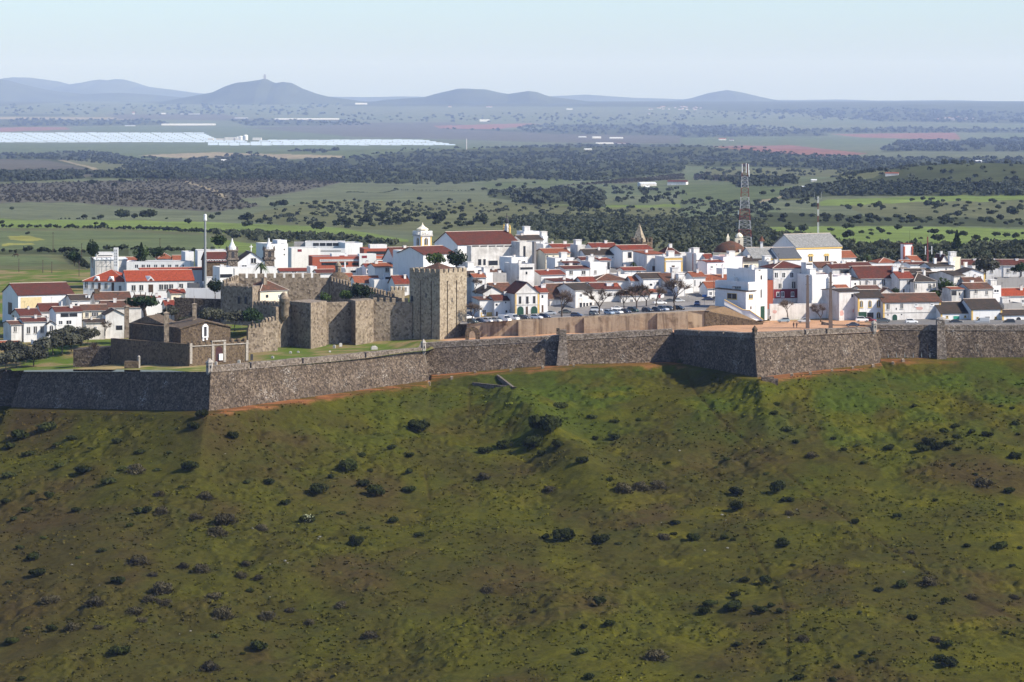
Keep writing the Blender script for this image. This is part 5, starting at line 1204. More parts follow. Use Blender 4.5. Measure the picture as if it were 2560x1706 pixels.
H(6, 1656, 1952, 938, 'stained white house with a brown roof at far right above the warehouses', 1072, 14, 9, 'gx', 862, T_OLD, WHITE3, 8, [(1740, 962, 32, 50, 'w'), (1875, 982, 28, 46, 'w'), (1875, 1105, 18, 30, 's')])
H(6, 1422, 1580, 938, 'low house with a dark porch and an orange roof strip', 1072, 10, 7, 'gx', 914, T_OR, WHITE3, 5, [(1455, 988, 72, 56, 'z'), (1530, 1000, 18, 40, 's')])
H(6, 1950, 2060, 905, 'small white balcony house right of the stained brown-roofed house', 1078, 10, 7, 'flat', None, None, WHITE, 6, [(2000, 960, 60, 30, 'W')])
H(6, 2060, 2460, 1025, 'house with a bright red roof at the right edge of the town', 1082, 4, 11, 'gx', 932, T_BRI, WHITE2, 6)
H(6, 2012, 2460, 806, 'long grey retaining block at the right edge above the red roof', 1116, 2, 6, 'flat', None, None, GREYW, 8)
H(6, 2090, 2330, 1132, 'grey rubble yard building near the right edge', 1064, 6, 8, 'flat', None, None, GREYW, 4)
H(6, 860, 1192, 738, 'wide grey-brown roof between black roofs in the right quarter', 1114, 8, 10, 'gx', 680, T_DARK, WHITE, 5)
H(6, 745, 902, 698, 'low dark roof right of the tall white chimney', 1126, 8, 9, 'gx', 666, T_DARK, WHITE, 5)
H(6, 75, 400, 642, 'house with a flat maroon roof right below the theatre corner', 1130, 6, 9, 'gx', 600, T_MAR, WHITE, 6, chim=[(235, 615, 34, 40)])
# ---- left-hand quarter
H(1, 178, 722, 700, 'long white hall with a red roof and a pale yellow panel, leftmost in view', 1118, 24, 20, 'gx', 588, T_MAR, WHITE, 8, [(305, 775, 195, 110, 'c'), (100, 830, 60, 120, 'b', 'L')], cat='hall', name='hall')
ra_, w, hh, rs = H(1, 816, 1244, 560, 'left wing of the white palace under a bright red roof', 1192, -10, 16, 'hip', 450, T_BRI, WHITE, 9, [(847, 597, 24, 56, 'w'), (911, 602, 20, 50, 'w'), (974, 610, 26, 62, 'd'), (1040, 608, 24, 50, 'w'), (1106, 615, 26, 84, 'd'), (1177, 632, 20, 46, 'w')], cat='palace', name='palace')
rb_, w2, hh, rs2 = H(1, 1242, 1900, 562, 'right wing of the white palace with a pediment over its door', 1183, 6, 16, 'gx', 460, T_BRI, WHITE, 9, [(1310, 628, 34, 50, 'w'), (1385, 626, 34, 50, 'w'), (1478, 632, 46, 76, 'd'), (1579, 620, 34, 48, 'w'), (1628, 620, 34, 48, 'w'), (1677, 618, 34, 48, 'w'), (1775, 612, 34, 46, 'w')], cat='palace', name='palace')
for rt, us in ((ra_, (5.0, 10.4)), (rb_, (8.7,))):
    for u in us:
        m = MB(); m.face([(u - 1.7, -.12, 8.6), (u + 1.7, -.12, 8.6), (u, -.12, 10.6)]); m.face([(u + 1.7, -.12, 8.6), (u + 1.7, 3.5, 10.6), (u, 3.5, 10.6), (u, -.12, 10.6)]); m.face([(u - 1.7, 3.5, 10.6), (u - 1.7, -.12, 8.6), (u, -.12, 10.6), (u, 3.5, 10.6)])
        pd = m.build('pediment', WHITE, rt); m = MB(); m.lathe(0, 0, [(.55, 0), (.55, .1)], 12); q = m.build('roundel', T_OLD, pd); q.location = (u, -.14, 9.3); q.rotation_euler = (R(90), 0, 0)
H(1, 1380, 2120, 455, 'rear palace range seen as a strip of red roof', 1222, 4, 10, 'gx', 434, T_BRI, WHITE, 8, cat='palace', name='palace')
H(1, 700, 882, 750, 'house with a brown roof and two squat chimneys in front of the palace', 1118, 16, 9, 'gx', 698, T_DARK, WHITE2, 5, chim=[(845, 700, 16, 36), (872, 700, 16, 36)])
H(1, 935, 1282, 746, 'row house with a long rust-brown roof in front of the palace corner', 1126, 8, 10, 'gx', 672, T_OLD, WHITE3, 5, chim=[(950, 640, 50, 30, S_CHAP)])
H(1, 1002, 1385, 822, 'long low house with a dark brown roof below the palace corner', 1102, 6, 11, 'gx', 758, T_OLD, WHITE2, 4)
H(1, 402, 592, 862, 'house with a smooth maroon roof and a white chimney, left quarter', 1098, 10, 12, 'gx', 782, T_MAR, WHITE2, 5, chim=[(606, 760, 12, 50)])
H(1, 202, 402, 902, 'house with a stained white left gable and maroon roof, left quarter', 1086, 24, 12, 'gx', 836, T_MAR, WHITE2, 5, [(130, 905, 20, 20, 's', 'L')])
H(1, 546, 802, 864, 'white flats with two wide dark balcony openings in the left quarter', 1082, 14, 9, 'gx', 816, T_MAR, WHITE, 8, [(634, 895, 76, 36, 'z'), (718, 893, 76, 34, 'z'), (595, 968, 32, 36, 'W'), (675, 965, 46, 36, 'W')])
H(1, 808, 1056, 850, 'pale cream house with four small windows in the left quarter', 1086, 8, 9, 'gx', 796, T_OLD, CREAM, 8, [(853, 890, 26, 36, 'w'), (916, 887, 24, 36, 'w'), (947, 887, 24, 36, 'w'), (1012, 885, 24, 36, 'w')], [(770, 762, 18, 60)])
H(1, 1030, 1216, 892, 'bluish white gabled shed left of the tall castle chimney', 1078, 6, 9, 'gy', 842, T_DARK, WHITE2, 8, [(1168, 1018, 62, 44, 'z')])
H(1, 840, 1030, 968, 'low weathered house with a grey-brown roof above the olive trees', 1074, 8, 7, 'gx', 938, T_DARK, WHITE3, 5)
H(1, 228, 462, 960, 'white town house with three tall framed windows above the olive trees', 1072, 12, 9, 'gx', 926, T_MAR, WHITE, 7, [(280, 1043, 26, 60, 'w'), (347, 1038, 26, 60, 'w'), (412, 1035, 26, 60, 'w')])
H(1, 462, 545, 985, 'white bay with a rounded gable and an arched window', 1072, 8, 7, 'gy', 955, T_DARK, WHITE, 7, [(505, 1030, 26, 66, 'wa')])
H(1, 105, 212, 988, 'small white house with a mossy roof at the left edge', 1070, 24, 9, 'gx', 956, T_OLD, WHITE2, 6, [(150, 1032, 22, 46, 'w')])
H(1, -90, 190, 1216, 'orange roofed shed at the very left edge above the olive trees', 1056, 4, 9, 'gx', 1152, T_OR, WHITE2, 4)
H(1, 330, 400, 1150, 'tiny white yard hut among the olive trees', 1062, 14, 4, 'flat', None, None, WHITE, 2.5)
H(1, 1420, 1662, 752, 'white walled terrace in front of the palace right wing', 1112, 10, 8, 'flat', None, None, WHITE, 4)
H(1, 1440, 1576, 740, 'small red roof above the white walled terrace', 1122, 6, 7, 'gx', 710, T_RED, WHITE2, 4)
H(1, 1676, 1816, 682, 'cream hut with a red roof left of the round dark tree', 1132, 10, 7, 'gx', 643, T_RED, CREAM, 5)
H(1, 1335, 1432, 745, 'dark roofed lean-to below the palace corner pier', 1120, 10, 6, 'gx', 700, T_DARK, WHITE, 4)
H(1, 1622, 1714, 802, 'little brick-red roof beside the dark outer castle wall', 1098, 10, 6, 'gx', 752, T_RED, WHITE3, 3)
H(1, 1820, 2250, 640, 'long pale terrace wall at the foot of the floodlight mast', 1112, -4, 1, 'flat', None, None, WHITE, 6, cat='wall', name='terrace_wall')
H(1, 1850, 1958, 594, 'dark green shed left of the floodlight mast', 1142, 4, 6, 'flat', None, None, T_SLATE, 3, cat='shed', name='shed')
H(1, 2000, 2150, 582, 'flat white hut with dark windows right of the floodlight mast', 1142, 6, 6, 'flat', None, None, WHITE2, 4, [(2060, 598, 70, 16, 's')])
wall_run('castle_wall', 'dark ivy-grown outer castle wall below the floodlight mast', [(436, 745, 1096), (560, 749, 1092)], 800, 2, None, S_FORT, zdown=6)
H(1, 935, 1245, 352, 'white sports hall with a shallow curved roof on the far left', 1262, 8, 14, 'gx', 332, WHP, WHITE3, 6, cat='hall', name='hall')  # greyer plaster puts the hall wall's shade into its colour
H(1, 945, 1118, 292, 'flat white block behind the sports hall', 1300, 4, 8, 'flat', None, None, WHITE, 6, [(1030, 312, 140, 8, 's')])
H(1, 1240, 1868, 378, 'long white school block with paired narrow windows', 1252, 3, 10, 'flat', None, None, WHITE, 5, [(x, 416, 12, 30, 's') for x in (1330, 1347, 1395, 1412, 1447, 1465, 1517, 1535, 1587, 1603, 1655, 1672, 1725, 1742, 1795)], cat='school', name='school')
tw = empty('stair_tower', P(290, 672, 1248)); tag(tw, 'thin white perforated stair tower on the far left', 'tower')
m = MB(); m.box(-.8, .8, -.8, .8, -2, 7.9); m.build('shaft', WHITE, tw)
for k in range(6):
    for s_ in (-.3, .3):
        m = MB(); m.box(s_ - .1, s_ + .1, -.83, -.7, 1 + k * 1.1, 1.7 + k * 1.1); m.build('slit', IRON, tw)
fr = MB()
for x in (-8.4, -6.6, -4.8, -3.0):
    fr.box(x - .1, x + .1, -.1, .1, -2, 4.2)
for z in (.6, 2.4, 4.1): fr.box(-8.4, -3, -.08, .08, z, z + .16)
for x in (-8.4, -6.6, -4.8): fr.tube([(x, 0, .6), (x + 1.8, 0, 2.4)], .08, 4); fr.tube([(x + 1.8, 0, 2.4), (x, 0, 4.1)], .08, 4)
tag(fr.build('steel_frame', STEELG), 'grey steel scaffold frame beside the thin white stair tower', 'frame'); bpy.data.objects['steel_frame'].location = P(297, 672, 1249)
H(1, 1542, 1702, 342, 'orange hipped roof behind the school block', 1296, 4, 10, 'hip', 290, T_OR, WHITE, 5)
H(1, 1702, 1816, 366, 'orange roof with white chimneys behind the school block', 1284, 4, 9, 'gx', 312, T_OR, WHITE, 5, chim=[(1755, 345, 26, 20), (1780, 330, 20, 20)])
H(1, 1170, 1342, 366, 'small rust roof behind the sports hall', 1300, 4, 8, 'gx', 330, T_OR, WHITE, 5)
H(1, 1816, 1900, 282, 'tall plain white block behind the dark church nave', 1262, 10, 8, 'flat', None, None, WHITE, 8)
H(2, 55, 352, 348, 'long plain white hall behind the red church roof', 1250, 4, 10, 'flat', None, None, WHITE, 7)
# twin-towered church
rt, w, hh, rs = H(2, 352, 808, 520, 'white church with two dark stone bell towers and a cross', 1196, 8, 9, 'gy', 356, T_DARK, WHITE, 9, [(603, 440, 46, 46, 'w'), (512, 495, 46, 22, 'W')], cat='church', name='church')
for u in (1.8, w - 1.8):
    m = MB(); m.box(u - 1.75, u + 1.75, -.3, 3.2, hh - 2, hh + 3.2); m.box(u - 2.1, u + 2.1, -.65, 3.55, hh + 3.2, hh + 3.9); m.box(u - 1.75, u + 1.75, -.3, 3.2, hh + 3.9, hh + 6.4); m.box(u - 2.0, u + 2.0, -.55, 3.45, hh + 6.4, hh + 6.9)
    for a in (-1.7, 1.7):
        for b in (-.25, 3.15): m.lathe(u + a, b, [(.3, hh + 6.9), (.3, hh + 7.4), (.05, hh + 8.2)], 6)
    tw = m.build('bell_tower', S_FORTL, rt)
    m = MB(); m.lathe(u, 1.45, [(1.5, hh + 6.9), (1.35, hh + 7.8), (.9, hh + 8.6), (.45, hh + 9.6), (.1, hh + 11)], 8); m.build('spire', WHITE, tw)
    m = MB(); m.tube([(u, 1.45, hh + 10.8), (u, 1.45, hh + 12.6)], .05, 4); m.tube([(u - .4, 1.45, hh + 12), (u + .4, 1.45, hh + 12)], .05, 4); m.build('cross', IRON, tw)
    m = MB(); T = Matrix.Translation((u, -.3, hh + 3.9 + .1)); plate(m, ring(1.15, 2.2, True), T, -.03, .02); T = Matrix.Translation((u - 1.75, 1.45, hh + 4)) @ Matrix.Rotation(-math.pi / 2, 4, 'Z'); plate(m, ring(1.1, 2.2, True), T, -.03, .02); m.build('opening', IRON, tw)
m = MB(); zz = hh + rs + .3; m.box(w / 2 - .13, w / 2 + .13, -.1, .15, zz, zz + 2.4); m.box(w / 2 - .6, w / 2 + .6, -.1, .15, zz + 1.5, zz + 1.75); m.build('cross', FRAME_W, rt)
H(2, 145, 352, 448, 'dark nave with white teeth along its eaves left of the twin towers', 1214, 6, 14, 'gx', 358, T_MAR, S_CHAP, 8, [(90 + i * 26, 438, 12, 14, 'W') for i in range(2, 10)], cat='church nave')
H(2, 272, 412, 512, 'white house with a wide dark balcony below the twin-towered church', 1168, 14, 9, 'flat', None, None, WHITE, 9, [(335, 588, 118, 34, 'z')])
H(2, 412, 830, 516, 'long white base building of the twin-towered church', 1186, 6, 6, 'flat', None, None, WHITE, 9)
H(2, 776, 940, 284, 'tall white apartment block right of the twin towers', 1330, 30, 14, 'flat', None, None, WHITE, 14, [(905, 330, 12, 14, 's'), (905, 380, 12, 14, 's')], cat='apartment block', name='apartment_block')
H(2, 838, 930, 246, 'white roof storey on top of the tall apartment block', 1338, 24, 6, 'flat', None, None, WHITE, 4, cat='roof storey', name='roof_storey')
H(2, 1110, 1500, 264, 'long white modern block with a row of wide dark windows', 1405, 3, 12, 'flat', None, None, WHITE, 8, [(x, 280, 58, 30, 'z') for x in (1215, 1280, 1345, 1408, 1468)], cat='modern block', name='modern_block')
H(2, 1500, 1672, 274, 'blank white right end of the modern block', 1395, 10, 12, 'flat', None, None, WHITE, 8, cat='modern block', name='modern_block')
H(2, 1000, 1110, 270, 'grey left wing of the modern block', 1412, 3, 10, 'flat', None, None, GREYW, 6, cat='modern block', name='modern_block')
H(2, 975, 1242, 322, 'low white annex in front of the modern block', 1375, 8, 9, 'flat', None, None, WHITE, 5, [(1055, 340, 40, 24, 'r')], cat='modern block', name='modern_block')
H(2, 1242, 1500, 335, 'low white arcade in front of the modern block', 1380, 3, 8, 'flat', None, None, WHITE, 4, [(1360, 345, 200, 8, 's')])
rt, w, hh, rs = H(2, 1180, 1972, 408, 'long brick apartment block with white window bands', 1290, 4, 12, 'flat', None, None, BRICK, 9, [(1580, 432, 640, 8, 'W'), (1400, 470, 260, 26, 'z'), (1700, 470, 260, 26, 'z')], cat='apartment block', name='apartment_block')
H(2, 1370, 1525, 380, 'left white stair head on the brick block', 1292, 4, 5, 'flat', None, None, WHITE, 4, [(1470, 400, 50, 24, 'r')], cat='rooftop block', name='rooftop_block')
H(2, 1640, 1805, 382, 'right white stair head on the brick block', 1292, 4, 5, 'flat', None, None, WHITE, 4, [(1690, 402, 50, 24, 'r')], cat='rooftop block', name='rooftop_block')
H(2, 1685, 2092, 328, 'rear brick apartment block left of the bell tower', 1345, 4, 12, 'flat', None, None, BRICK, 9, [(1880, 362, 330, 30, 'z')], cat='apartment block', name='apartment_block')
H(2, 1745, 1912, 290, 'white stair head on the rear brick block', 1347, 4, 5, 'flat', None, None, WHITE, 4, cat='rooftop block', name='rooftop_block')
H(2, 1792, 1976, 502, 'small white house with an orange roof and one brown window', 1178, 12, 9, 'gx', 466, T_OR, WHITE, 7, [(1912, 528, 30, 36, 'w')])
H(2, 1602, 1842, 658, 'orange roof behind the stepped castle wall', 1152, 8, 9, 'gx', 592, T_OR, WHITE, 5)
H(2, 1992, 2132, 670, 'bright red roof just left of the keep', 1136, 10, 9, 'gx', 588, T_RED, WHITE, 6, chim=[(2085, 575, 22, 30)])
H(2, 1782, 2002, 632, 'low white house between the orange roof and the keep', 1146, 8, 8, 'flat', None, None, WHITE, 5, [(1925, 610, 60, 20, 's')])
H(2, 862, 1152, 542, 'low houses row with a patchy red roof behind the rear castle wall', 1216, 4, 8, 'gx', 516, T_RED, WHITE2, 5, [(1000, 552, 40, 12, 'W')])
H(2, 1156, 1225, 505, 'small white hut with a striped awning behind the rear castle wall', 1206, 10, 5, 'flat', None, None, WHITE, 5)
H(2, 1500, 1702, 522, 'grimy white house right of the lantern dome', 1200, 8, 8, 'flat', None, None, WHITE2, 6, [(1580, 545, 50, 20, 'z')], [(1500, 450, 12, 70)])
H(2, 1702, 1790, 500, 'little pinkish house with a red roof right of the lantern dome', 1196, 8, 7, 'gx', 470, T_RED, PINK, 5)
H(2, 1225, 1400, 560, 'low brown roof beside the lantern dome', 1190, 8, 7, 'gx', 528, T_MAR, WHITE, 4)
H(2, 1440, 1580, 600, 'bright orange roof right below the lantern dome', 1160, 8, 7, 'gx', 565, T_OR, WHITE, 4)
H(2, 1990, 2195, 440, 'tall white gabled house left of the bell tower', 1182, 24, 12, 'gx', 312, T_MAR, WHITE, 10)
# house inside the castle
H(2, 668, 938, 737, 'cream house with a brown hipped roof inside the castle', 1068, 38, 11, 'hip', 632, T_OLD, CREAM, 6, chim=[(710, 605, 40, 40, S_CAST)])
# ------------------------------------------------------------------ vegetation
F_BUSH = foliage('dark bush leaves', (.014, .019, .003), (.030, .038, .006), .12)
F_BUSHM = foliage('mid green bush leaves', (.030, .038, .009), (.055, .064, .016), .15)
F_BUSHG = foliage('grey brown twigs', (.042, .036, .018), (.078, .066, .034), .15)
F_OAK = foliage('holm oak leaves', (.022, .030, .016), (.042, .054, .026), .15)
F_OLIVE = foliage('olive leaves', (.048, .050, .034), (.088, .090, .064), .2)
F_OLIVE2 = foliage('distant olive leaves', (.040, .048, .030), (.068, .078, .046), .2)
F_PINE = foliage('pine needles', (.016, .032, .014), (.032, .055, .020), .15)
F_GREEN = foliage('fresh green leaves', (.035, .062, .016), (.075, .11, .03), .25)
F_TWIG = foliage('bare brown twigs', (.10, .075, .055), (.17, .13, .10), .1)
F_PALM = foliage('palm fronds', (.035, .055, .02), (.07, .10, .035), .2)
F_FLOWER = foliage('pale blossom', (.42, .44, .26), (.55, .56, .38), .2)
BARK = plain('grey brown bark', (.09, .07, .055), 0.95, 0.05)
rng = np.random.default_rng(5)
def leaf_cloud(n, rx, ry, rz, size, lumps=7, seed=0, hollow=.55, flat=0.0, cz=None):
    """n leaf-sprays as quads spread over a lumpy crown; returns V, F"""
    r = np.random.default_rng(seed)
    cz = rz if cz is None else cz
    lc = r.normal(size=(lumps, 3)); lc /= np.linalg.norm(lc, axis=1)[:, None]
    lc *= r.uniform(.25, .68, (lumps, 1)); lc[:, 2] = np.abs(lc[:, 2]) * .9 - .25
    lr = r.uniform(.30, .55, lumps)
    k = r.integers(0, lumps, n)
    d = r.normal(size=(n, 3)); d /= np.linalg.norm(d, axis=1)[:, None]
    rad = r.uniform(hollow, 1, n) ** .6
    c = (lc[k] + d * (lr[k] * rad)[:, None]) * np.array([rx, ry, rz]) + np.array([0, 0, cz])
    c[:, 2] = np.maximum(c[:, 2], size * .3)
    nn = d + r.normal(size=(n, 3)) * .55 + np.array([0, 0, flat]); nn /= np.linalg.norm(nn, axis=1)[:, None]
    u = np.cross(nn, r.normal(size=(n, 3))); u /= np.linalg.norm(u, axis=1)[:, None] + 1e-9
    w = np.cross(nn, u)
    s = size * r.uniform(.6, 1.35, (n, 1))
    V = np.stack([c - u * s - w * s * .55, c + u * s * .8 - w * s * .6, c + u * s + w * s * .5, c - u * s * .7 + w * s * .65], 1).reshape(-1, 3)
    F = np.arange(n * 4).reshape(-1, 4)
    return V, F
def mesh_only(name, V, F, mat):
    o = np_mesh(name, V, F, mat); me = o.data; bpy.data.objects.remove(o); return me
def inst(me, name, loc, s=1.0, rz=None, parent=None, sq=1.0):
    o = bpy.data.objects.new(name, me); COL.objects.link(o)
    o.location = loc; o.rotation_euler = (0, 0, random.uniform(0, 6.28) if rz is None else rz)
    o.scale = (s * sq, s * sq, s)
    if parent: o.parent = parent
    return o
# ---- bushes of the slope (unit = 1 m half width)
B_D = [mesh_only('bush', *leaf_cloud(800, 1.05, 1.0, .68, .105, 8, 20 + i, .5), F_BUSH) for i in range(5)]
B_M = [mesh_only('bush', *leaf_cloud(600, 1.1, 1.0, .55, .105, 9, 40 + i, .5), F_BUSHM) for i in range(3)]
def twig_cloud(n, seed):
    r = np.random.default_rng(seed)
    b = r.normal(size=(n, 3)) * .28; b[:, 2] = np.abs(b[:, 2]) * .3
    d = r.normal(size=(n, 3)); d[:, 2] = np.abs(d[:, 2]) + .35; d /= np.linalg.norm(d, axis=1)[:, None]
    l = r.uniform(.3, .8, (n, 1)) ** 1.3; t = b + d * l * np.array([1.05, 1.0, .75]); s = np.cross(d, r.normal(size=(n, 3))); s /= np.linalg.norm(s, axis=1)[:, None]
    w = .022
    m_ = b + (t - b) * .55
    V = np.stack([m_ - s * w * 2, m_ + s * w * 2, t + s * w, t - s * w], 1).reshape(-1, 3)
    return V, np.arange(n * 4).reshape(-1, 4)
B_G = []
for i in range(4):
    V1, F1 = twig_cloud(700, 60 + i); V2, F2 = leaf_cloud(620, .95, .9, .55, .075, 9, 70 + i, .4)
    B_G.append(mesh_only('bush', np.concatenate([V1, V2]), np.concatenate([F1, F2 + len(V1)]), F_BUSHG))
BUSH_G = 'd870,330,100 d380,345,90 d1920,150,110 d1070,185,65 d930,82,70 d890,140,80 d1665,262,60 d1590,330,120 d1520,365,40 d1460,440,100 d1720,450,110 d1670,405,70 d1880,432,80 d1310,492,60 d1240,395,60 m1800,240,75 d1885,262,50 d2230,250,70 d2320,232,90 d1880,345,50 d1700,330,35 m1135,390,50 d835,415,35 f1410,565,80 d1805,568,60 d1925,632,60 d1640,665,90 m1570,530,70 d1690,594,25 d1660,594,25 d120,530,60 d225,460,60 d345,518,60 d150,440,40 d20,495,60 d595,590,40 d170,815,100 d150,742,80 d540,845,80 d545,1180,100 d45,1128,80 d230,1070,60 d1180,1160,110 d100,1292,50 m1145,890,50 m985,1090,70 d1115,1170,30 m315,1008,30 m125,1060,50 m1300,935,40 m1440,765,40 m2070,668,25 m640,530,110 d680,528,70 m500,395,100 m270,315,80 d80,195,120 m210,150,150 d40,230,80 m260,220,60 m540,200,100 m130,265,90 m35,365,100 g630,345,130 g730,440,80 g940,462,100 g900,560,100 g1030,575,150 g1000,625,170 g1200,600,90 g740,525,100 g640,760,120 g840,778,80 g930,800,120 g740,895,150 g690,930,100 g750,945,120 g980,915,130 g1020,1015,170 g1220,1015,130 g1330,975,80 g1565,960,105 g1130,760,80 g230,940,120 g430,955,140 g620,990,120 g330,1065,100 g450,1060,80 g650,1025,80 g960,1250,140 g1700,1100,110 g2240,888,95 g2220,368,85 g1110,818,90 g1190,828,90 g700,816,90 g1420,1035,80 m640,250,70 m420,240,60 m330,190,70 m720,330,60 m560,330,60 m780,250,50 m60,560,60 m200,640,50 m90,690,60 m40,850,60 m360,730,50 m470,700,60'
BUSH_H = 'd150,420,170 d100,490,120 d205,485,80 d135,520,50 m225,295,85 m370,348,80 m470,366,60 m250,345,35 m590,352,60 d385,436,40 d475,438,70 d325,550,65 d450,630,35 d1205,330,50 d1215,282,40 d1305,460,40 d1475,446,40 d1525,496,40 m1590,476,45 d1735,485,65 d1985,415,60 d2040,388,50 d2045,434,50 d2115,422,50 d2185,434,70 d1920,468,80 d2010,466,60 d1885,506,80 d1960,492,70 d2055,494,40 d2315,378,50 d2315,535,70 d1615,556,40 d985,541,40 m940,530,30 m940,570,40 m1170,600,50 d1025,700,90 d1030,775,90 d1230,690,110 d1265,727,60 d1945,726,35 d2250,746,35 d2290,690,60 d1770,802,50 d1580,826,45 d2100,798,20 d750,834,55 d745,872,40 d835,905,70 d975,902,50 d1015,908,30 d240,915,110 d410,922,90 d155,902,50 m490,922,50 d1250,938,75 d1245,912,50 m1360,930,25 d2090,936,40 d2250,955,90 d2335,940,30 d2300,1035,35 d1070,1095,60 d1165,1107,70 d1215,1130,35 d905,1215,90 d890,1245,70 d1020,1235,115 d1025,1172,60 d1145,1242,80 d1190,1212,50 d1230,1242,50 m1115,1210,35 d400,1208,80 d450,1306,70 d330,1306,40 d1790,1128,80 d1690,1142,50 d1995,1200,55 d1155,1384,50 d1035,1392,50 m320,1435,100 d1610,1440,60 d1655,1466,40 d1495,1486,40 d2010,1492,105 d1970,1460,60 d360,1545,60 d1320,1550,60 d860,1536,40 d2000,1405,70 g1945,1370,90 d1475,1552,50 g180,675,100 g510,690,160 g590,678,120 g680,675,110 g695,902,110 g1380,525,90 g1345,1365,90 g660,1460,150 g1920,1115,115 g2120,1175,80 g2310,1172,80 g1835,965,60 g2170,660,120 g1275,792,60 g105,1230,40 m1270,400,90 d1850,300,40 d2250,292,30 d2300,300,30 d2325,420,30 d2160,485,25 d2030,558,25 d2130,605,30 d1290,1020,30 d720,560,24 d1600,1240,30 d1840,1270,50 d2270,1335,40 m780,90,60 m1440,760,40'
bushes = []
for cr, txt in (('g', BUSH_G), ('h', BUSH_H)):
    for tok in txt.split():
        kd = tok[0]; x, y, w = map(float, tok[1:].split(','))
        px, py = Q(cr, x, y)
        p = hill_hit(px, py)
        bushes.append([kd, px, py, w / CROPS[cr][2] / FPX * p.y / 2, p])
def zone(px, py):
    if py < 1110: v = 'just below'
    elif py < 1300: v = 'on the upper slope under'
    elif py < 1500: v = 'midway down the slope under'
    else: v = 'low on the slope under'
    if px < 300: h_ = 'the black bastion face'
    elif px < 560: h_ = 'the gate house'
    elif px < 860: h_ = 'the pale castle tower'
    elif px < 1160: h_ = 'the keep'
    elif px < 1420: h_ = 'the V-shaped low wall'
    elif px < 1720: h_ = 'the ochre car park wall'
    elif px < 2000: h_ = 'the right bastion salient'
    elif px < 2260: h_ = 'the right bastion flank'
    else: h_ = 'the right-hand curtain'
    return v + ' ' + h_
KN = {'d': 'dark green bush', 'm': 'mid green bush', 'g': 'grey-brown twiggy bush', 'f': 'white-flowering bush'}
ORD = ['largest', 'second largest', 'third largest', 'fourth largest', 'fifth largest', 'sixth largest', 'seventh largest', 'eighth largest', 'ninth largest', 'tenth largest']
zn = {}
for b in bushes: zn.setdefault((b[0], zone(b[1], b[2])), []).append(b)
for (kd, z), bl in zn.items():
    bl.sort(key=lambda b: -b[3])
    for i, b in enumerate(bl):
        me = random.choice({'d': B_D, 'm': B_M, 'g': B_G, 'f': B_D}[kd])
        o = inst(me, 'bush', b[4] + Vector((0, b[3] * .5, -.08 * b[3])), b[3] * (random.uniform(.72, .88) if kd in 'gm' else random.uniform(.9, 1.05)))
        o.scale = (o.scale[0] * random.uniform(.95, 1.1), o.scale[1], o.scale[2] * random.uniform(.85, 1.2))
        if kd == 'f':
            V, F = leaf_cloud(160, 1.05, 1, .7, .05, 8, 99, .9)
            inst(mesh_only('blossom', V, F, F_FLOWER), 'blossom', (0, 0, .05), 1.02, 0, o)
        lab = (KN[kd] if len(bl) == 1 else ORD[min(i, 9)] + ' ' + KN[kd]) + ' ' + z
        tag(o, lab, 'bush', 'bushes scattered over the grassy slope')
# ---- rocks
def rock_mesh(seed):
    r = random.Random(seed); bm = bmesh.new(); bmesh.ops.create_icosphere(bm, subdivisions=2, radius=1)
    for v in bm.verts: v.co = Vector((v.co.x * 1.2, v.co.y * .9, v.co.z * .6)) * r.uniform(.72, 1.15)
    me = bpy.data.meshes.new('rock'); bm.to_mesh(me); bm.free(); me.materials.append(S_ROCK); return me
S_ROCK = plain('pale lichened rock', (.2, .19, .17), .95, .05)
RM = [rock_mesh(i) for i in range(4)]
rk = []
for tok in 'g1035,245,9 g1470,635,16 g1462,645,10 g1240,760,9 g825,1075,9 g875,1060,14 g1310,740,20 g1322,748,12 g1160,600,14 g1180,575,12 g330,755,14 g1240,905,9 g458,860,10 g360,960,12 h770,490,14 h965,790,18 h985,812,12 h990,940,16 h685,820,9 h938,740,9 h885,950,16 h1000,1090,11 h1310,760,11 h1800,1050,13 h1270,798,12'.split():
    x, y, w = map(float, tok[1:].split(',')); px, py = Q(tok[0], x, y); p = hill_hit(px, py)
    rk.append((px, py, w / 1.838 / FPX * p.y * .42, p))
zr = {}
for b in rk: zr.setdefault(zone(b[0], b[1]), []).append(b)
for z, bl in zr.items():
    bl.sort(key=lambda b: -b[2])
    for i, b in enumerate(bl):
        o = inst(random.choice(RM), 'rock', b[3] + Vector((0, 0, .15 * b[2])), b[2])
        tag(o, ('pale rock' if len(bl) == 1 else ORD[min(i, 9)] + ' pale rock') + ' ' + z, 'rock', 'pale rocks in the hill grass')
# ---- low stone markers along the foot path
mk = MB(); mk.box(-.45, .45, -.35, .35, -.5, .75); mk.add([(-.45, -.35, .75), (.45, -.35, .75), (.35, .25, .95), (-.35, .25, .95)], [(0, 1, 2, 3)])
mo = mk.build('stone_marker', S_CAST); mme = mo.data; bpy.data.objects.remove(mo)
i = 0
for cr, lst, where in (('e', [(325, 462), (435, 492), (245, 535), (630, 447), (932, 432), (1200, 407), (1460, 390)], 'middle curtain'), ('f', [(765, 440), (892, 428), (1040, 405), (1182, 390), (1320, 378), (1456, 358), (1525, 342), (1556, 305)], 'right bastion')):
    for j, (x, y) in enumerate(lst):
        p = hill_hit(*Q(cr, x, y)); o = inst(mme, 'stone_marker', p, random.uniform(.7, 1.0), random.uniform(-.3, .3))
        tag(o, ['first', 'second', 'third', 'fourth', 'fifth', 'sixth', 'seventh', 'eighth'][j] + ' squat stone marker along the dirt path under the ' + where, 'stone marker', 'stone markers along the rampart path')
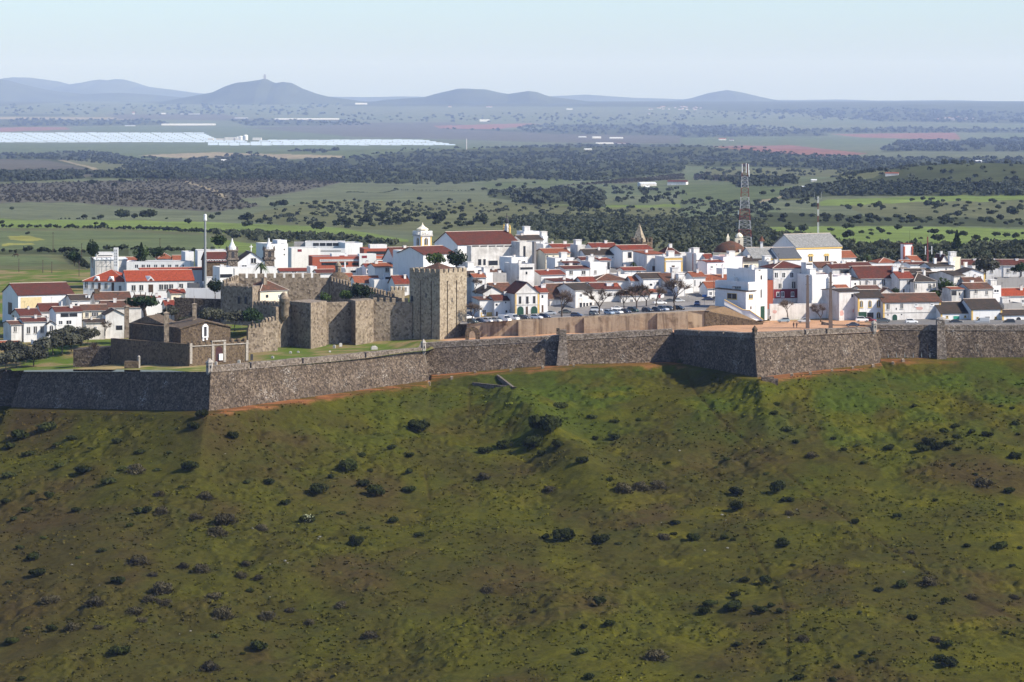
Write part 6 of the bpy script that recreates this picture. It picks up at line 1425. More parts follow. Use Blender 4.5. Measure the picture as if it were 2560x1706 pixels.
# ---- tufts of rough grass: nobody could count them
def tufts(n):
    r = np.random.default_rng(77)
    Y = 1000 - 250 * r.random(n) ** .9; X = (r.random(n) - .5) * 2 * (Y * .162)
    d = wall_d(X) - Y; k = d > 7; X, Y = X[k], Y[k]
    Z = hill_full(X, Y)[0]; n = len(X)
    keep_ = fbm(X / 9, Y / 9, 141, 3) > .40; X, Y, Z = X[keep_], Y[keep_], Z[keep_]; n = len(X)
    m_ = 3
    a = r.uniform(0, 6.28, (n, m_)); s = r.uniform(.14, .42, (n, 1)) * np.ones((1, m_)); hgt = s * r.uniform(.55, 1.2, (n, m_))
    bx = X[:, None] + r.normal(size=(n, m_)) * .25; by = Y[:, None] + r.normal(size=(n, m_)) * .25
    dx, dy = np.cos(a) * s, np.sin(a) * s; lx, ly = r.normal(size=(n, m_)) * .2, r.normal(size=(n, m_)) * .2
    z = Z[:, None] - .12 + 0 * a
    V = np.stack([np.stack([bx - dx, by - dy, z], -1), np.stack([bx + dx, by + dy, z], -1), np.stack([bx + dx * .7 + lx, by + dy * .7 + ly, z + hgt + .1], -1), np.stack([bx - dx * .8 + lx, by - dy * .8 + ly, z + hgt * .7 + .1], -1)], 2).reshape(-1, 3)
    ii = np.clip(np.searchsorted(gy, Y), 0, len(gy) - 1); jj = np.clip(np.searchsorted(gx, X), 0, len(gx) - 1); c = C[ii, jj]
    c = c * r.uniform(1.15, 1.8, (n, 1))  # tufts tinted brighter than the ground to make up for missed sun
    return V, np.arange(len(V)).reshape(-1, 4), np.repeat(c, m_ * 4, axis=0)
V, F, tc = tufts(24000)
tu = np_mesh('grass', V, F, G_HILL, tc); tu['kind'] = 'stuff'

# ---- trees
def limb_tree(seed, h=6.0, spread=2.6, levels=4, twigs=True, fork=.3):
    """bare crown: tapered trunk and limbs, twigs as thin slivers"""
    r = random.Random(seed); T = MB(); tw = []
    def grow(p, d, l, rad, lv):
        q = p + d * l
        mid = p + d * l * .5 + Vector((r.uniform(-.06, .06), r.uniform(-.06, .06), 0)) * l
        T.tube([p, mid, q], [rad, rad * .82, rad * .66], 5 if lv < 2 else 3)
        if lv >= levels:
            for k in range(9):
                e = (d + Vector((r.gauss(0, .6), r.gauss(0, .6), r.gauss(.15, .45)))).normalized(); tw.append((p + (q - p) * r.random(), e, r.uniform(.5, 1.15) * h / 6))
            return
        for k in range(r.choice((3, 3, 4)) if lv < 2 else 3):
            a = r.uniform(0, 6.28); sp = r.uniform(.35, .85)
            nd = (d + Vector((math.cos(a) * sp, math.sin(a) * sp, r.uniform(-.1, .22)))).normalized()
            grow(q, nd, l * r.uniform(.62, .85), rad * .6, lv + 1)
    grow(Vector((0, 0, -.3)), Vector((r.uniform(-.12, .12), r.uniform(-.12, .12), 1)).normalized(), h * fork, h * .035, 0)
    vs = []
    for p, e, l in tw:
        s = e.cross(Vector((r.gauss(0, 1), r.gauss(0, 1), r.gauss(0, 1)))).normalized() * .028
        vs += [p - s, p + s, p + e * l + s * .5, p + e * l - s * .5]
    V = np.array([tuple(v) for v in vs]); return T, V
BARE = []
for i in range(4):
    T, V = limb_tree(300 + i, 6.2)
    to = T.build('trunk', BARK); tme = to.data; bpy.data.objects.remove(to)
    BARE.append((tme, mesh_only('crown', V, np.arange(len(V)).reshape(-1, 4), F_TWIG)))
def bare_tree(p, s, lab, rz=None, grp='bare trees along the car park'):
    a, b = random.choice(BARE); r_ = empty('bare_tree', p, random.uniform(0, 6.28) if rz is None else rz); r_.scale = (s * 1.05, s * 1.05, s)
    inst(a, 'trunk', (0, 0, 0), 1, 0, r_); inst(b, 'crown', (0, 0, 0), 1, 0, r_)
    return tag(r_, lab, 'tree', grp)
def trunk_mesh(h, r0, seed, spread=.5):
    r = random.Random(seed); T = MB(); T.tube([(0, 0, -.4), (r.uniform(-.1, .1) * h, r.uniform(-.1, .1) * h, h * .5), (0, 0, h)], [r0, r0 * .75, r0 * .5], 6)
    for k in range(4):
        a = k * 1.57 + r.random(); T.tube([(0, 0, h * .75), (math.cos(a) * spread * h * .6, math.sin(a) * spread * h * .6, h * 1.2), (math.cos(a) * spread * h, math.sin(a) * spread * h, h * 1.7)], [r0 * .5, r0 * .32, r0 * .15], 4)
    o = T.build('trunk', BARK); me = o.data; bpy.data.objects.remove(o); return me
TRK = [trunk_mesh(1.0, .13, 400 + i) for i in range(3)]
def crown_set(n, k, mat, seed, *a, **kw): return [mesh_only('crown', *leaf_cloud(n, *a, seed=seed + i, **kw), mat) for i in range(k)]
CR_OLIVE = crown_set(900, 3, F_OLIVE, 500, 1.0, 1.0, .75, .085, lumps=9)
CR_ROUND = crown_set(1000, 2, F_PINE, 520, 1.0, 1.0, .95, .08, lumps=10)
CR_GREEN = crown_set(900, 2, F_GREEN, 530, 1.0, 1.0, .85, .085, lumps=10)
CR_UMB = crown_set(1100, 1, F_PINE, 540, 1.0, 1.0, .42, .08, lumps=12)
CR_OAKB = crown_set(650, 4, F_OAK, 550, 1.0, 1.0, .72, .10, lumps=9)
def cone_crown(seed, mat):
    r = np.random.default_rng(seed); n = 900; z = r.random(n) ** .8; a = r.uniform(0, 6.28, n); rad = (1 - z) * (.55 + .45 * np.sin(z * 40) ** 2) * r.uniform(.6, 1, n)
    c = np.stack([np.cos(a) * rad, np.sin(a) * rad, z * 2.6 + .1], 1); u = r.normal(size=(n, 3)); u /= np.linalg.norm(u, axis=1)[:, None]; w = np.cross(u, r.normal(size=(n, 3))); w /= np.linalg.norm(w, axis=1)[:, None]; s = .11
    return mesh_only('crown', np.stack([c - u * s - w * s * .6, c + u * s - w * s * .6, c + u * s + w * s * .6, c - u * s + w * s * .6], 1).reshape(-1, 3), np.arange(n * 4).reshape(-1, 4), mat)
CR_CONE = [cone_crown(560, F_PINE)]
def tree(name, p, halfw, lab, crowns, trunk_h=.5, grp=None, zs=1.0):
    """p = foot of the trunk; halfw = half crown width in metres"""
    r_ = empty(name, p, random.uniform(0, 6.28)); r_.scale = (halfw, halfw, halfw * zs)
    inst(random.choice(TRK), 'trunk', (0, 0, 0), max(trunk_h, .3) * 1.3, 0, r_); inst(random.choice(crowns), 'crown', (0, 0, trunk_h), 1, 0, r_)
    return tag(r_, lab, 'tree', grp)
def tree_px(name, cr, x, yb, w, D, lab, crowns, trunk_h=.5, grp=None, zs=1.0, drop=True):
    px, py = Q(cr, x, yb); p = P(px, py, D); hw = w / CROPS[cr][2] / FPX * D / 2 * 1.28
    return tree(name, p, hw, lab, crowns, trunk_h, grp, zs)
# near trees
tree_px('pine_tree', 1, 1405, 985, 300, 1052, 'umbrella pine with a flat dark crown left of the castle', CR_UMB, .75)
tree_px('round_tree', 1, 2108, 722, 165, 1100, 'round dark tree in front of the terrace wall by the floodlight mast', CR_ROUND, .2)
tree_px('pine_tree', 1, 1385, 385, 110, 1262, 'tall dark conifer behind the school block', CR_CONE, .1)
tree_px('pine_tree', 1, 905, 405, 130, 1262, 'dark ragged tree left of the sports hall', CR_ROUND, .4, zs=1.5)
tree_px('bushy_tree', 1, 1400, 365, 150, 1268, 'low brownish green tree under the tall dark conifer', CR_GREEN, .1)
tree_px('bushy_tree', 1, 1540, 370, 140, 1270, 'low dark tree beside the orange hipped roof', CR_ROUND, .1)
tree_px('bushy_tree', 1, 730, 400, 130, 1265, 'dark hedge-like tree left of the ragged tree', CR_ROUND, .1)
tree_px('round_tree', 2, 265, 345, 140, 1262, 'round dark tree on the field left of the twin towers', CR_ROUND, .3)
tree_px('round_tree', 3, 560, 690, 240, 1075, 'bright green tree showing above the keep roof', CR_GREEN, .12)
tree_px('round_tree', 3, 845, 720, 260, 1078, 'big dark tree to the right above the keep roof', CR_ROUND, .12)
tree_px('laurel_bush', 2, 1655, 845, 190, 1062, 'dark ivy mound spilling over the castle curtain', CR_ROUND, .02)
tree_px('laurel_bush', 2, 1510, 845, 150, 1062, 'paler ivy mound left of the dark one on the castle curtain', CR_GREEN, .02)
tree_px('laurel_bush', 2, 1295, 850, 110, 1058, 'small green shrub behind the forward castle tower', CR_GREEN, .02)
for i, (x, y, w, lab) in enumerate([(180, 1090, 210, 'left olive tree of the three behind the gate house'), (420, 1110, 210, 'middle olive tree of the three behind the gate house'), (590, 1120, 200, 'right dark olive tree of the three behind the gate house')]):
    tree_px('olive_tree', 2, x, y, w, 1018, lab, CR_OLIVE if i < 2 else CR_ROUND, .25, 'olive trees behind the gate house')
for x, y, w, lab in [(1600, 960, 120, 'small grey olive between the first two tall chimneys'), (1800, 1000, 110, 'small grey olive left of the third tall chimney'), (1680, 930, 140, 'shaded shrub under the dark outer castle wall'), (2080, 960, 170, 'grey olive behind the gate house gable, left')]:
    tree_px('olive_tree', 1, x, y, w, 1022, lab, CR_OLIVE, .2, 'olive trees behind the gate house')
ol = [(60, 1420, 230), (160, 1390, 220), (250, 1330, 200), (330, 1380, 230), (420, 1290, 220), (520, 1260, 220), (610, 1250, 220), (700, 1230, 210), (790, 1180, 200), (860, 1160, 190), (60, 1280, 180), (150, 1290, 180), (560, 1160, 170), (660, 1130, 170)]
for i, (x, y, w) in enumerate(sorted(ol)):
    tree_px('olive_tree', 1, x, y, w, 1012 + (1420 - y) * .16, ['first', 'second', 'third', 'fourth', 'fifth', 'sixth', 'seventh', 'eighth', 'ninth', 'tenth', 'eleventh', 'twelfth', 'thirteenth', 'fourteenth'][i] + ' grey olive from the left on the bank below the left houses', CR_OLIVE, .06, 'olive trees on the left bank')
bare_tree(P(230, 905, 1004), 1.05, 'bare tree on the green bank above the dark terrace wall')
bare_tree(P(262, 838, 1040), .8, 'second bare tree in front of the bluish gabled shed')
PKX = lambda x: np.interp(x, [1167, 1340, 1759, 1850], [-74.2, -72.65, -70.0, -69.9])
def pk(px, py):
    """point of the car park seen at photo pixel"""
    z = float(PKX(px)); D = -z * FPX / (py - EYE)
    return Vector((PX(px, D), D, z))
for cr, x, y, w, lab in [(3, 1050, 1385, 190, 'bare tree at the foot of the keep by the parked cars'), (4, 335, 1318, 260, 'leaning bare tree in front of the big arched doorway'), (4, 822, 1285, 260, 'bare tree in front of the cream corner house'), (4, 1150, 1215, 200, 'bare tree left of the dark green van'), (4, 1312, 1220, 250, 'dense bare tree right of the dark green van'), (4, 1440, 1180, 190, 'bare tree at the back between two denser ones'), (4, 1560, 1180, 190, 'small bare tree before the orange-roofed small house'), (4, 1805, 1238, 330, 'tallest bare tree at the right end of the car park')]:
    p = pk(*Q(cr, x, y)); bare_tree(p, w / CROPS[cr][2] / FPX * p.y / 4.3, lab)
for cr, x, y, w, lab in [(5, 1410, 1330, 190, 'left pollarded tree against the high stained white wall'), (5, 1838, 1395, 200, 'right pollarded tree between the two concrete posts')]:
    p = P(*Q(cr, x, y), 1053); bare_tree(p, w / CROPS[cr][2] / FPX * p.y / 4.6, lab, None, 'pollarded trees by the white wall')
bare_tree(P(*Q(3, 1085, 1010), 1092), .9, 'faint bare tree above the garage right of the keep')
for cr, x, y, w, lab, cs, th in [(6, 1330, 1085, 230, 'spreading green tree between the right-quarter houses', CR_GREEN, .5), (6, 1210, 1085, 170, 'yellowish shrub right of the longest warehouse roof', CR_GREEN, .05), (6, 710, 1015, 95, 'dark round bush against the huge dark red roofed house', CR_ROUND, .05), (6, 2010, 1160, 200, 'dark shrubs below the bright red roof at the right', CR_ROUND, .05), (6, 2310, 770, 160, 'dark tree at the right edge by the terrace roofs', CR_ROUND, .2), (6, 2215, 745, 80, 'small dark tree left of the right-edge dark tree', CR_ROUND, .3), (6, 1860, 780, 290, 'large brown-green tree behind the latticed window house', CR_OLIVE, .2)]:
    tree_px('garden_tree', cr, x, y, w, 1086 if y > 900 else 1118, lab, cs, th)
tree_px('cypress_tree', 6, 1495, 455, 150, 1560, 'dark conical cypress on the field right of the red antenna', CR_CONE, .1)
def palm(p, s, lab):
    r_ = empty('palm_tree', p); r_.scale = (s, s, s); T = MB(); T.tube([(0, 0, -2), (.05, 0, 1.2), (0, 0, 2.4)], [.3, .24, .26], 8); T.build('trunk', BARK, r_)
    r = random.Random(9); V = []; F = []
    for k in range(60):
        a = r.uniform(0, 6.28); up = r.uniform(-.2, 1.2); pr = None; L_ = r.uniform(1.9, 2.6)
        for j in range(7):
            t = j / 6; rad = L_ * t * math.cos(up * (1 - .2 * t)); z = 2.4 + L_ * t * math.sin(up) - 1.7 * t * t; w = .17 * math.sin(math.pi * min(1, t + .15)) + .02
            q = [(rad * math.cos(a) - w * math.sin(a), rad * math.sin(a) + w * math.cos(a), z), (rad * math.cos(a) + w * math.sin(a), rad * math.sin(a) - w * math.cos(a), z - .05)]
            V += q
            if j: n = len(V); F.append((n - 4, n - 3, n - 1, n - 2))
    o = np_mesh('crown', np.array(V), np.array(F), F_PALM); o.parent = r_
    return tag(r_, lab, 'palm tree')
palm(P(*Q(2, 675, 575), 1140), 1.35, 'palm with a spreading crown above the rear castle wall')
palm(P(*Q(4, 1270, 690), 1138), .75, 'small palm between white houses below the wide red roof')
palm(P(*Q(6, 345, 590), 1180), .9, 'dark palm behind the right-quarter roofs near the theatre')

# ---- country trees. Hand-placed ones first, then filled zones
OAK_ME = [mesh_only('oak_tree', *leaf_cloud(260, 1.0, 1.0, .62, .17, 8, 600 + i, .45, cz=.75), F_OAK) for i in range(6)]
OLV_ME = [mesh_only('olive_tree', *leaf_cloud(150, 1.0, 1.0, .7, .22, 6, 620 + i, .45, cz=.7), F_OLIVE2) for i in range(5)]
n_oak = 0
def country(me_set, name, cr, x, yb, w, lab, grp):
    px, py = Q(cr, x, yb); p = land_hit(px, py)
    hw = w / CROPS[cr][2] / FPX * p.y / 2
    o = inst(random.choice(me_set), name, p, hw * 1.05); o.scale[2] *= random.uniform(.85, 1.15)
    return tag(o, lab, 'tree', grp)
HAND = {'a': [(85, 950, 40, 'lone oak on the pale pasture at far left'), (190, 1118, 40, 'lone oak on the green field at far left'), (580, 1012, 60, 'taller tree at the left end of the field-edge trees'), (640, 1015, 40, None), (690, 1012, 60, None), (840, 1014, 110, None), (930, 1012, 70, None), (1010, 1014, 130, None), (1280, 1048, 75, 'round oak standing out in the bright field left of the mast'), (1490, 988, 45, None), (1440, 1015, 60, None), (1385, 950, 35, None), (1820, 870, 45, 'dark tree at the corner of the brown grove'), (2065, 912, 42, None), (2125, 930, 40, None), (2155, 902, 42, None), (2190, 938, 48, None), (1870, 935, 70, None), (1930, 930, 90, None), (1690, 1032, 110, None), (1700, 1072, 90, 'oak clump in the bright field right of the mast'), (1780, 1050, 80, None), (1850, 1050, 50, None), (2180, 1098, 120, None), (2300, 1060, 70, None), (340, 1060, 40, None), (660, 1052, 45, None), (700, 1058, 55, None), (12, 1048, 50, None), (1140, 1012, 25, None), (630, 780, 70, None), (835, 765, 60, None), (780, 790, 50, None)],
        'b': [(380, 812, 32, 'lone oak on the pale field above the bell tower'), (905, 818, 38, None), (985, 815, 45, None), (1085, 792, 58, None), (1265, 778, 32, None), (1330, 768, 34, None), (545, 884, 44, 'oak left of the centre on the edge of the pale field'), (748, 892, 48, None), (885, 893, 38, None), (1085, 915, 48, None), (830, 955, 62, 'round-crowned oak in the middle of the olive slope'), (450, 985, 68, None), (270, 1000, 75, None), (115, 935, 40, None), (530, 1005, 70, None), (590, 1000, 70, None), (780, 985, 60, None), (840, 1000, 60, None), (340, 1050, 90, None), (430, 1050, 90, None), (660, 1040, 130, None), (700, 1000, 80, None), (20, 1050, 90, None), (180, 1045, 100, None), (960, 1045, 110, None), (60, 1060, 70, None), (1190, 800, 40, None), (1260, 808, 50, None), (1920, 845, 60, None), (1980, 845, 50, None), (2065, 830, 45, None), (2185, 838, 40, None), (2240, 860, 70, None), (2310, 850, 50, None), (1640, 810, 60, None), (1720, 830, 80, None), (1440, 835, 70, None), (1670, 965, 70, 'dark thicket beside the pale bend of the track')],
        'c': [(885, 705, 30, None), (1085, 696, 28, None), (1195, 718, 40, None), (795, 690, 40, None), (650, 712, 50, None), (530, 700, 60, None), (740, 690, 40, None), (270, 690, 60, None), (565, 850, 60, None), (640, 832, 45, None), (195, 890, 60, None), (95, 880, 40, None), (245, 965, 45, None), (350, 968, 60, None), (550, 985, 60, None), (640, 918, 80, None), (820, 915, 70, None), (875, 895, 50, None), (920, 935, 60, None), (1225, 935, 60, None), (1105, 922, 30, None), (1355, 940, 80, None), (1385, 945, 50, None), (1155, 950, 60, None), (1585, 890, 50, None), (1665, 885, 50, None), (1725, 885, 50, 'round oak on the long bright field at the right'), (1700, 935, 110, None), (1760, 935, 80, None), (2170, 945, 60, None), (2125, 985, 60, None), (2280, 995, 110, None), (1910, 1000, 75, None), (1750, 975, 50, None), (750, 1100, 90, None), (850, 1105, 100, None), (1025, 1098, 60, 'oak on the near bright field above the theatre roof'), (1055, 1150, 60, None), (1150, 1085, 90, None), (1245, 1115, 50, None), (1305, 1095, 40, None), (1310, 1125, 45, 'round bushy oak in the open field right of the theatre'), (1360, 1095, 50, None), (1425, 1122, 45, None), (1285, 1148, 38, None), (1150, 1150, 110, None), (1500, 1090, 80, None), (1640, 1085, 60, None), (1740, 1120, 90, None), (1760, 1170, 110, None), (1845, 1125, 80, None), (1940, 1140, 90, None), (2035, 1165, 90, 'large round oak right of the dark cypress'), (2165, 1135, 70, None), (2235, 1140, 60, None), (2295, 1148, 70, None), (2345, 1120, 40, None), (1610, 1085, 40, None), (1390, 1110, 60, None), (1650, 1150, 40, None), (2100, 1165, 60, None), (1890, 1060, 50, None), (1790, 1055, 60, None)]}
ZNAME = {'a': 'dark oak among the field-edge trees on the far left', 'b': 'dark oak on the olive slope beyond the cathedral', 'c': 'dark oak scattered on the pastures beyond the theatre'}
for cr, lst in HAND.items():
    for x, y, w, lab in lst:
        country(OAK_ME, 'oak_tree', cr, x, y, w, lab or ZNAME[cr], ZNAME[cr].replace('dark oak', 'dark oaks')); n_oak += 1
def sample(cr, poly, n, seed):
    r = random.Random(seed); xs = [p[0] for p in poly]; ys = [p[1] for p in poly]; out = []
    while len(out) < n:
        q = (r.uniform(min(xs), max(xs)), r.uniform(min(ys), max(ys)))
        if in_poly(np.array([q[0]]), np.array([q[1]]), poly)[0]: out.append(q)
    return out
FILL = [('b', [(0, 1010), (1100, 1000), (1180, 1060), (600, 1095), (0, 1080)], 45, 70, 'oaks crowding the slope just beyond the cathedral roof'),
        ('c', [(500, 985), (1300, 1000), (2353, 1020), (2353, 1060), (1700, 1050), (600, 1055)], 70, 70, 'oaks in the dark belt above the near bright field'),
        ('c', [(1100, 920), (1850, 890), (2353, 880), (2353, 990), (1300, 985)], 40, 45, 'oaks dotted over the olive pasture at the right'),
        ('c', [(400, 900), (900, 860), (1000, 910), (600, 960)], 18, 55, 'oaks around the pale track')]
for k, (cr, poly, n, w, grp) in enumerate(FILL):
    for x, y in sample(cr, poly, n, 900 + k):
        if n_oak < 298: country(OAK_ME, 'oak_tree', cr, x, y, w * random.uniform(.5, 1.1), 'one of the dark ' + grp, 'dark ' + grp); n_oak += 1
# olive trees of the nearest groves, in planted rows
def rows(cr, poly, dx, dy, ang, lim, seed):
    pp = [Q(cr, *p) for p in poly]; pts = [land_hit(*p) for p in pp]
    cx = sum(p.x for p in pts) / len(pts); cy = sum(p.y for p in pts) / len(pts); R_ = max((Vector((p.x - cx, p.y - cy))).length for p in pts)
    r = np.random.default_rng(seed); a = np.arange(-R_, R_, dx); b = np.arange(-R_, R_, dy); A, B_ = np.meshgrid(a, b); A = A.ravel() + r.normal(size=A.size) * dx * .07; B_ = B_.ravel() + r.normal(size=B_.size) * dy * .07
    X = cx + A * math.cos(ang) - B_ * math.sin(ang); Y = cy + A * math.sin(ang) + B_ * math.cos(ang)
    k = Y > 1405; X, Y = X[k], Y[k]
    Z = land_z(X, Y); px = 1280 + X / Y * FPX; py = EYE - Z / Y * FPX
    k = in_poly(px, py, pp); return np.stack([X[k], Y[k], Z[k]], 1)
g1 = rows('b', [(1150, 1000), (1800, 985), (2353, 1010), (2353, 1240), (1250, 1130)], 10.5, 16, .25, 0, 1)
g2 = rows('c', [(0, 1010), (500, 1000), (640, 1110), (1100, 1180), (1500, 1200), (2353, 1185), (2353, 1330), (0, 1330)], 11, 14, .4, 0, 2)
g3 = rows('a', [(1450, 1105), (2353, 1138), (2700, 1180), (2700, 1215), (2353, 1190), (1700, 1160)], 9, 12, .1, 0, 3)
gl = np.concatenate([g1, g2, g3]); gl = gl[np.argsort(gl[:, 1])]
n_ol = 275
for p in gl[:n_ol]:
    o = inst(random.choice(OLV_ME), 'olive_tree', Vector(p), random.uniform(2.6, 3.9)); tag(o, 'one of the grey-green olive trees in the nearest rows behind the town', 'tree', 'olive trees in the nearest rows behind the town')
def blobs(P_, half, seed, mat, name, nleaf=0, squash=.75):
    """many small crowns as one mesh: each a ragged low cluster of faces"""
    r = np.random.default_rng(seed); n = len(P_)
    h = half * r.uniform(.5, 1.4, n); q = 20
    d = r.normal(size=(n, q, 3)); d /= np.linalg.norm(d, axis=2)[..., None]; d[..., 2] = np.abs(d[..., 2]) * .9 - .1
    c = d * r.uniform(.35, 1, (n, q, 1)) * h[:, None, None] * np.array([1, 1, squash]) + P_[:, None, :] + np.array([0, 0, .45]) * h[:, None, None]
    nn = d + r.normal(size=(n, q, 3)) * .5; nn /= np.linalg.norm(nn, axis=2)[..., None]
    u = np.cross(nn, r.normal(size=(n, q, 3))); u /= np.linalg.norm(u, axis=2)[..., None]; w = np.cross(nn, u); s = (h[:, None] * r.uniform(.25, .48, (n, q)))[..., None]
    V = np.stack([c - u * s - w * s * .6, c + u * s * .8 - w * s * .7, c + u * s + w * s * .6, c - u * s * .7 + w * s * .7], 2); F = np.arange(n * q * 4).reshape(-1, 4)
    o = np_mesh(name, V.reshape(-1, 3), F, mat); o['kind'] = 'stuff'; return o
F_FAR = foliage('distant woodland leaves', (.018, .025, .017), (.042, .050, .034), .05, .12, .015)
F_GROVE = foliage('distant grove leaves', (.062, .06, .05), (.088, .083, .066), .05, .12, .012)
if len(gl) > n_ol: blobs(gl[n_ol:], 2.9, 31, F_OLIVE2, 'olive_grove')
# far woods
def wood(cr, poly, dens, half):
    pp = [Q(cr, *p) for p in poly]; xs = [p[0] for p in pp]; ys = [p[1] for p in pp]
    r = np.random.default_rng(int(xs[0] * 7 + ys[0]) & 0xffff); n = int((max(xs) - min(xs)) * (max(ys) - min(ys)) * dens)
    x = r.uniform(max(min(xs), -60), min(max(xs), 2620), n); y = r.uniform(min(ys), max(ys), n); k = in_poly(x, y, pp); x, y = x[k], y[k]
    k = fbm(x / 26, y / 6, 171, 3) > .34; x, y = x[k], y[k]
    D = np.interp(y, _Y[_o], _D[_o])
    for _ in range(4): D = np.clip(-land_z((x - 1280) / FPX * D, D) * FPX / (y - EYE), 1420, 62000) * .5 + D * .5
    X = (x - 1280) / FPX * D; return np.stack([X, D, land_z(X, D)], 1), half * np.interp(D, [4200, 9500, 14500, 20500, 36000], [1, 1.36, 1.6, 1.8, 1.9])
WOODS = [('a', [(-800, 570), (350, 552), (700, 548), (950, 592), (1300, 602), (1560, 572), (1750, 565), (1900, 602), (2353, 592), (2353, 752), (1250, 738), (700, 700), (900, 640), (500, 612), (350, 600), (-800, 590)], .050, 4.2), ('a', [(-800, 705), (600, 690), (1250, 715), (1250, 738), (700, 732), (0, 757), (-800, 760)], .08, 6),
         ('b', [(0, 590), (500, 545), (1100, 520), (1700, 492), (2353, 495), (2353, 690), (2050, 720), (1700, 745), (1200, 725), (800, 762), (0, 755)], .052, 4.2), ('c', [(0, 500), (500, 540), (1000, 580), (1700, 590), (2800, 590), (2800, 850), (1800, 852), (1000, 850), (700, 880), (700, 830), (900, 790), (1350, 720), (1500, 690), (640, 655), (0, 640)], .056, 4.2),
         ('c', [(100, 745), (800, 745), (780, 800), (380, 800), (360, 760)], .05, 6), ('b', [(1010, 805), (1800, 795), (1800, 905), (1390, 905), (1020, 860)], .022, 4.5), ('b', [(1190, 850), (1380, 850), (1390, 915), (1190, 915)], .05, 7), ('b', [(1570, 890), (1790, 890), (1780, 940), (1620, 940)], .05, 6),
         ('b', [(0, 900), (900, 900), (1500, 920), (2353, 940), (2353, 1010), (1700, 985), (1100, 990), (0, 1000)], .010, 2.2), ('b', [(1800, 780), (2353, 800), (2353, 930), (1850, 900)], .006, 4), ('c', [(0, 890), (600, 900), (700, 960), (500, 1000), (0, 1000)], .014, 3),
         ('c', [(1480, 480), (2000, 465), (2800, 448), (2800, 550), (2353, 545), (1680, 545), (1360, 550)], .05, 7), ('c', [(0, 375), (440, 370), (1000, 400), (1010, 440), (0, 450)], .05, 7), ('a', [(-600, 322), (1000, 328), (1200, 362), (420, 372), (-600, 385)], .035, 7), ('b', [(1300, 360), (2353, 360), (2353, 440), (1500, 425), (580, 385), (1150, 395)], .035, 7),
         ('a', [(1780, 962), (2060, 900), (2353, 880), (2700, 900), (2800, 1050), (2353, 1060), (1900, 1042), (1600, 1010)], .012, 2.2), ('c', [(560, 285), (780, 295), (1360, 340), (2800, 360), (2800, 290), (1300, 250), (600, 262)], .04, 9), ('c', [(900, 395), (1500, 380), (2800, 400), (2800, 415), (1000, 420)], .04, 7), ('a', [(1520, 325), (2353, 335), (2600, 365), (1700, 372)], .03, 8),
         ('b', [(0, 290), (2353, 290), (2353, 350), (0, 345)], .012, 8), ('a', [(0, 225), (2353, 225), (2353, 300), (0, 300)], .012, 9), ('c', [(0, 275), (500, 275), (1300, 335), (0, 330)], .015, 8), ('c', [(1350, 690), (150, 660), (100, 735), (800, 745), (1300, 725)], .010, 4), ('a', [(1960, 545), (2320, 535), (2320, 560), (2000, 565)], .04, 6)]
ps, hs = [], []
for w_ in WOODS:
    p_, h_ = wood(*w_); ps.append(p_); hs.append(h_)
blobs(np.concatenate(ps), np.concatenate(hs), 33, F_FAR, 'woods')
gv = [rows('a', [(-800, 778), (0, 770), (600, 752), (1200, 738), (2000, 735), (2353, 748), (2200, 790), (1900, 842), (1640, 870), (1650, 892), (1780, 912), (1700, 945), (1400, 955), (1000, 930), (400, 890), (-800, 910)], 30, 14, .5, 0, 5),
      rows('b', [(1440, 790), (2353, 735), (2353, 700), (2100, 720), (1700, 765)], 14, 12, .9, 0, 6), rows('c', [(100, 705), (800, 725), (800, 745), (370, 750), (100, 735)], 14, 12, .9, 0, 7)]
blobs(np.concatenate(gv), 2.2, 35, F_GROVE, 'orchard')
# hedgerows
def hedge(cr, pts, half, lab, step=3.0):
    pp = [Q(cr, *p) for p in pts]; W_ = [land_hit(*p) for p in pp]; VV = []; FF = []; n0 = 0; r = random.Random(len(pts) * 31 + int(pts[0][1]))
    for a, b in zip(W_[:-1], W_[1:]):
        n = max(1, int((Vector((b.x - a.x, b.y - a.y))).length / step))
        for i in range(n):
            if r.random() < .12: continue
            x = a.x + (b.x - a.x) * i / n + r.uniform(-1, 1); y = a.y + (b.y - a.y) * i / n + r.uniform(-1, 1); s = half * r.uniform(.6, 1.35)
            V, F = leaf_cloud(46, 1.0, 1.0, .75, .26, 4, r.randrange(99999), .3); V = V * s + np.array([x, y, float(land_z(np.array(x), np.array(y)))]); VV.append(V); FF.append(F + n0); n0 += len(V)
    return tag(np_mesh('hedge', np.concatenate(VV), np.concatenate(FF), F_OAK), lab, 'hedge')
hedge('a', [(-100, 1068), (600, 1075), (1000, 1085), (1500, 1108), (1900, 1122)], 2.4, 'long dark hedge between the bright and the mid green left fields')
hedge('a', [(-100, 1242), (250, 1240), (500, 1245), (640, 1240)], 2.3, 'dark hedge along the near olive field at far left')
hedge('a', [(400, 1012), (720, 1012)], 1.3, 'short thin hedge at the far edge of the bright field')
hedge('a', [(700, 1218), (900, 1225), (1250, 1235), (1500, 1240)], 2.0, 'hedge behind the conifers on the left')
hedge('b', [(50, 828), (380, 812), (900, 820)], 1.2, 'thin dark hedge line across the pale field', 4)
hedge('a', [(470, 1262), (520, 1310), (600, 1350), (640, 1400)], 2.2, 'dark brambles sloping down beside the left field')
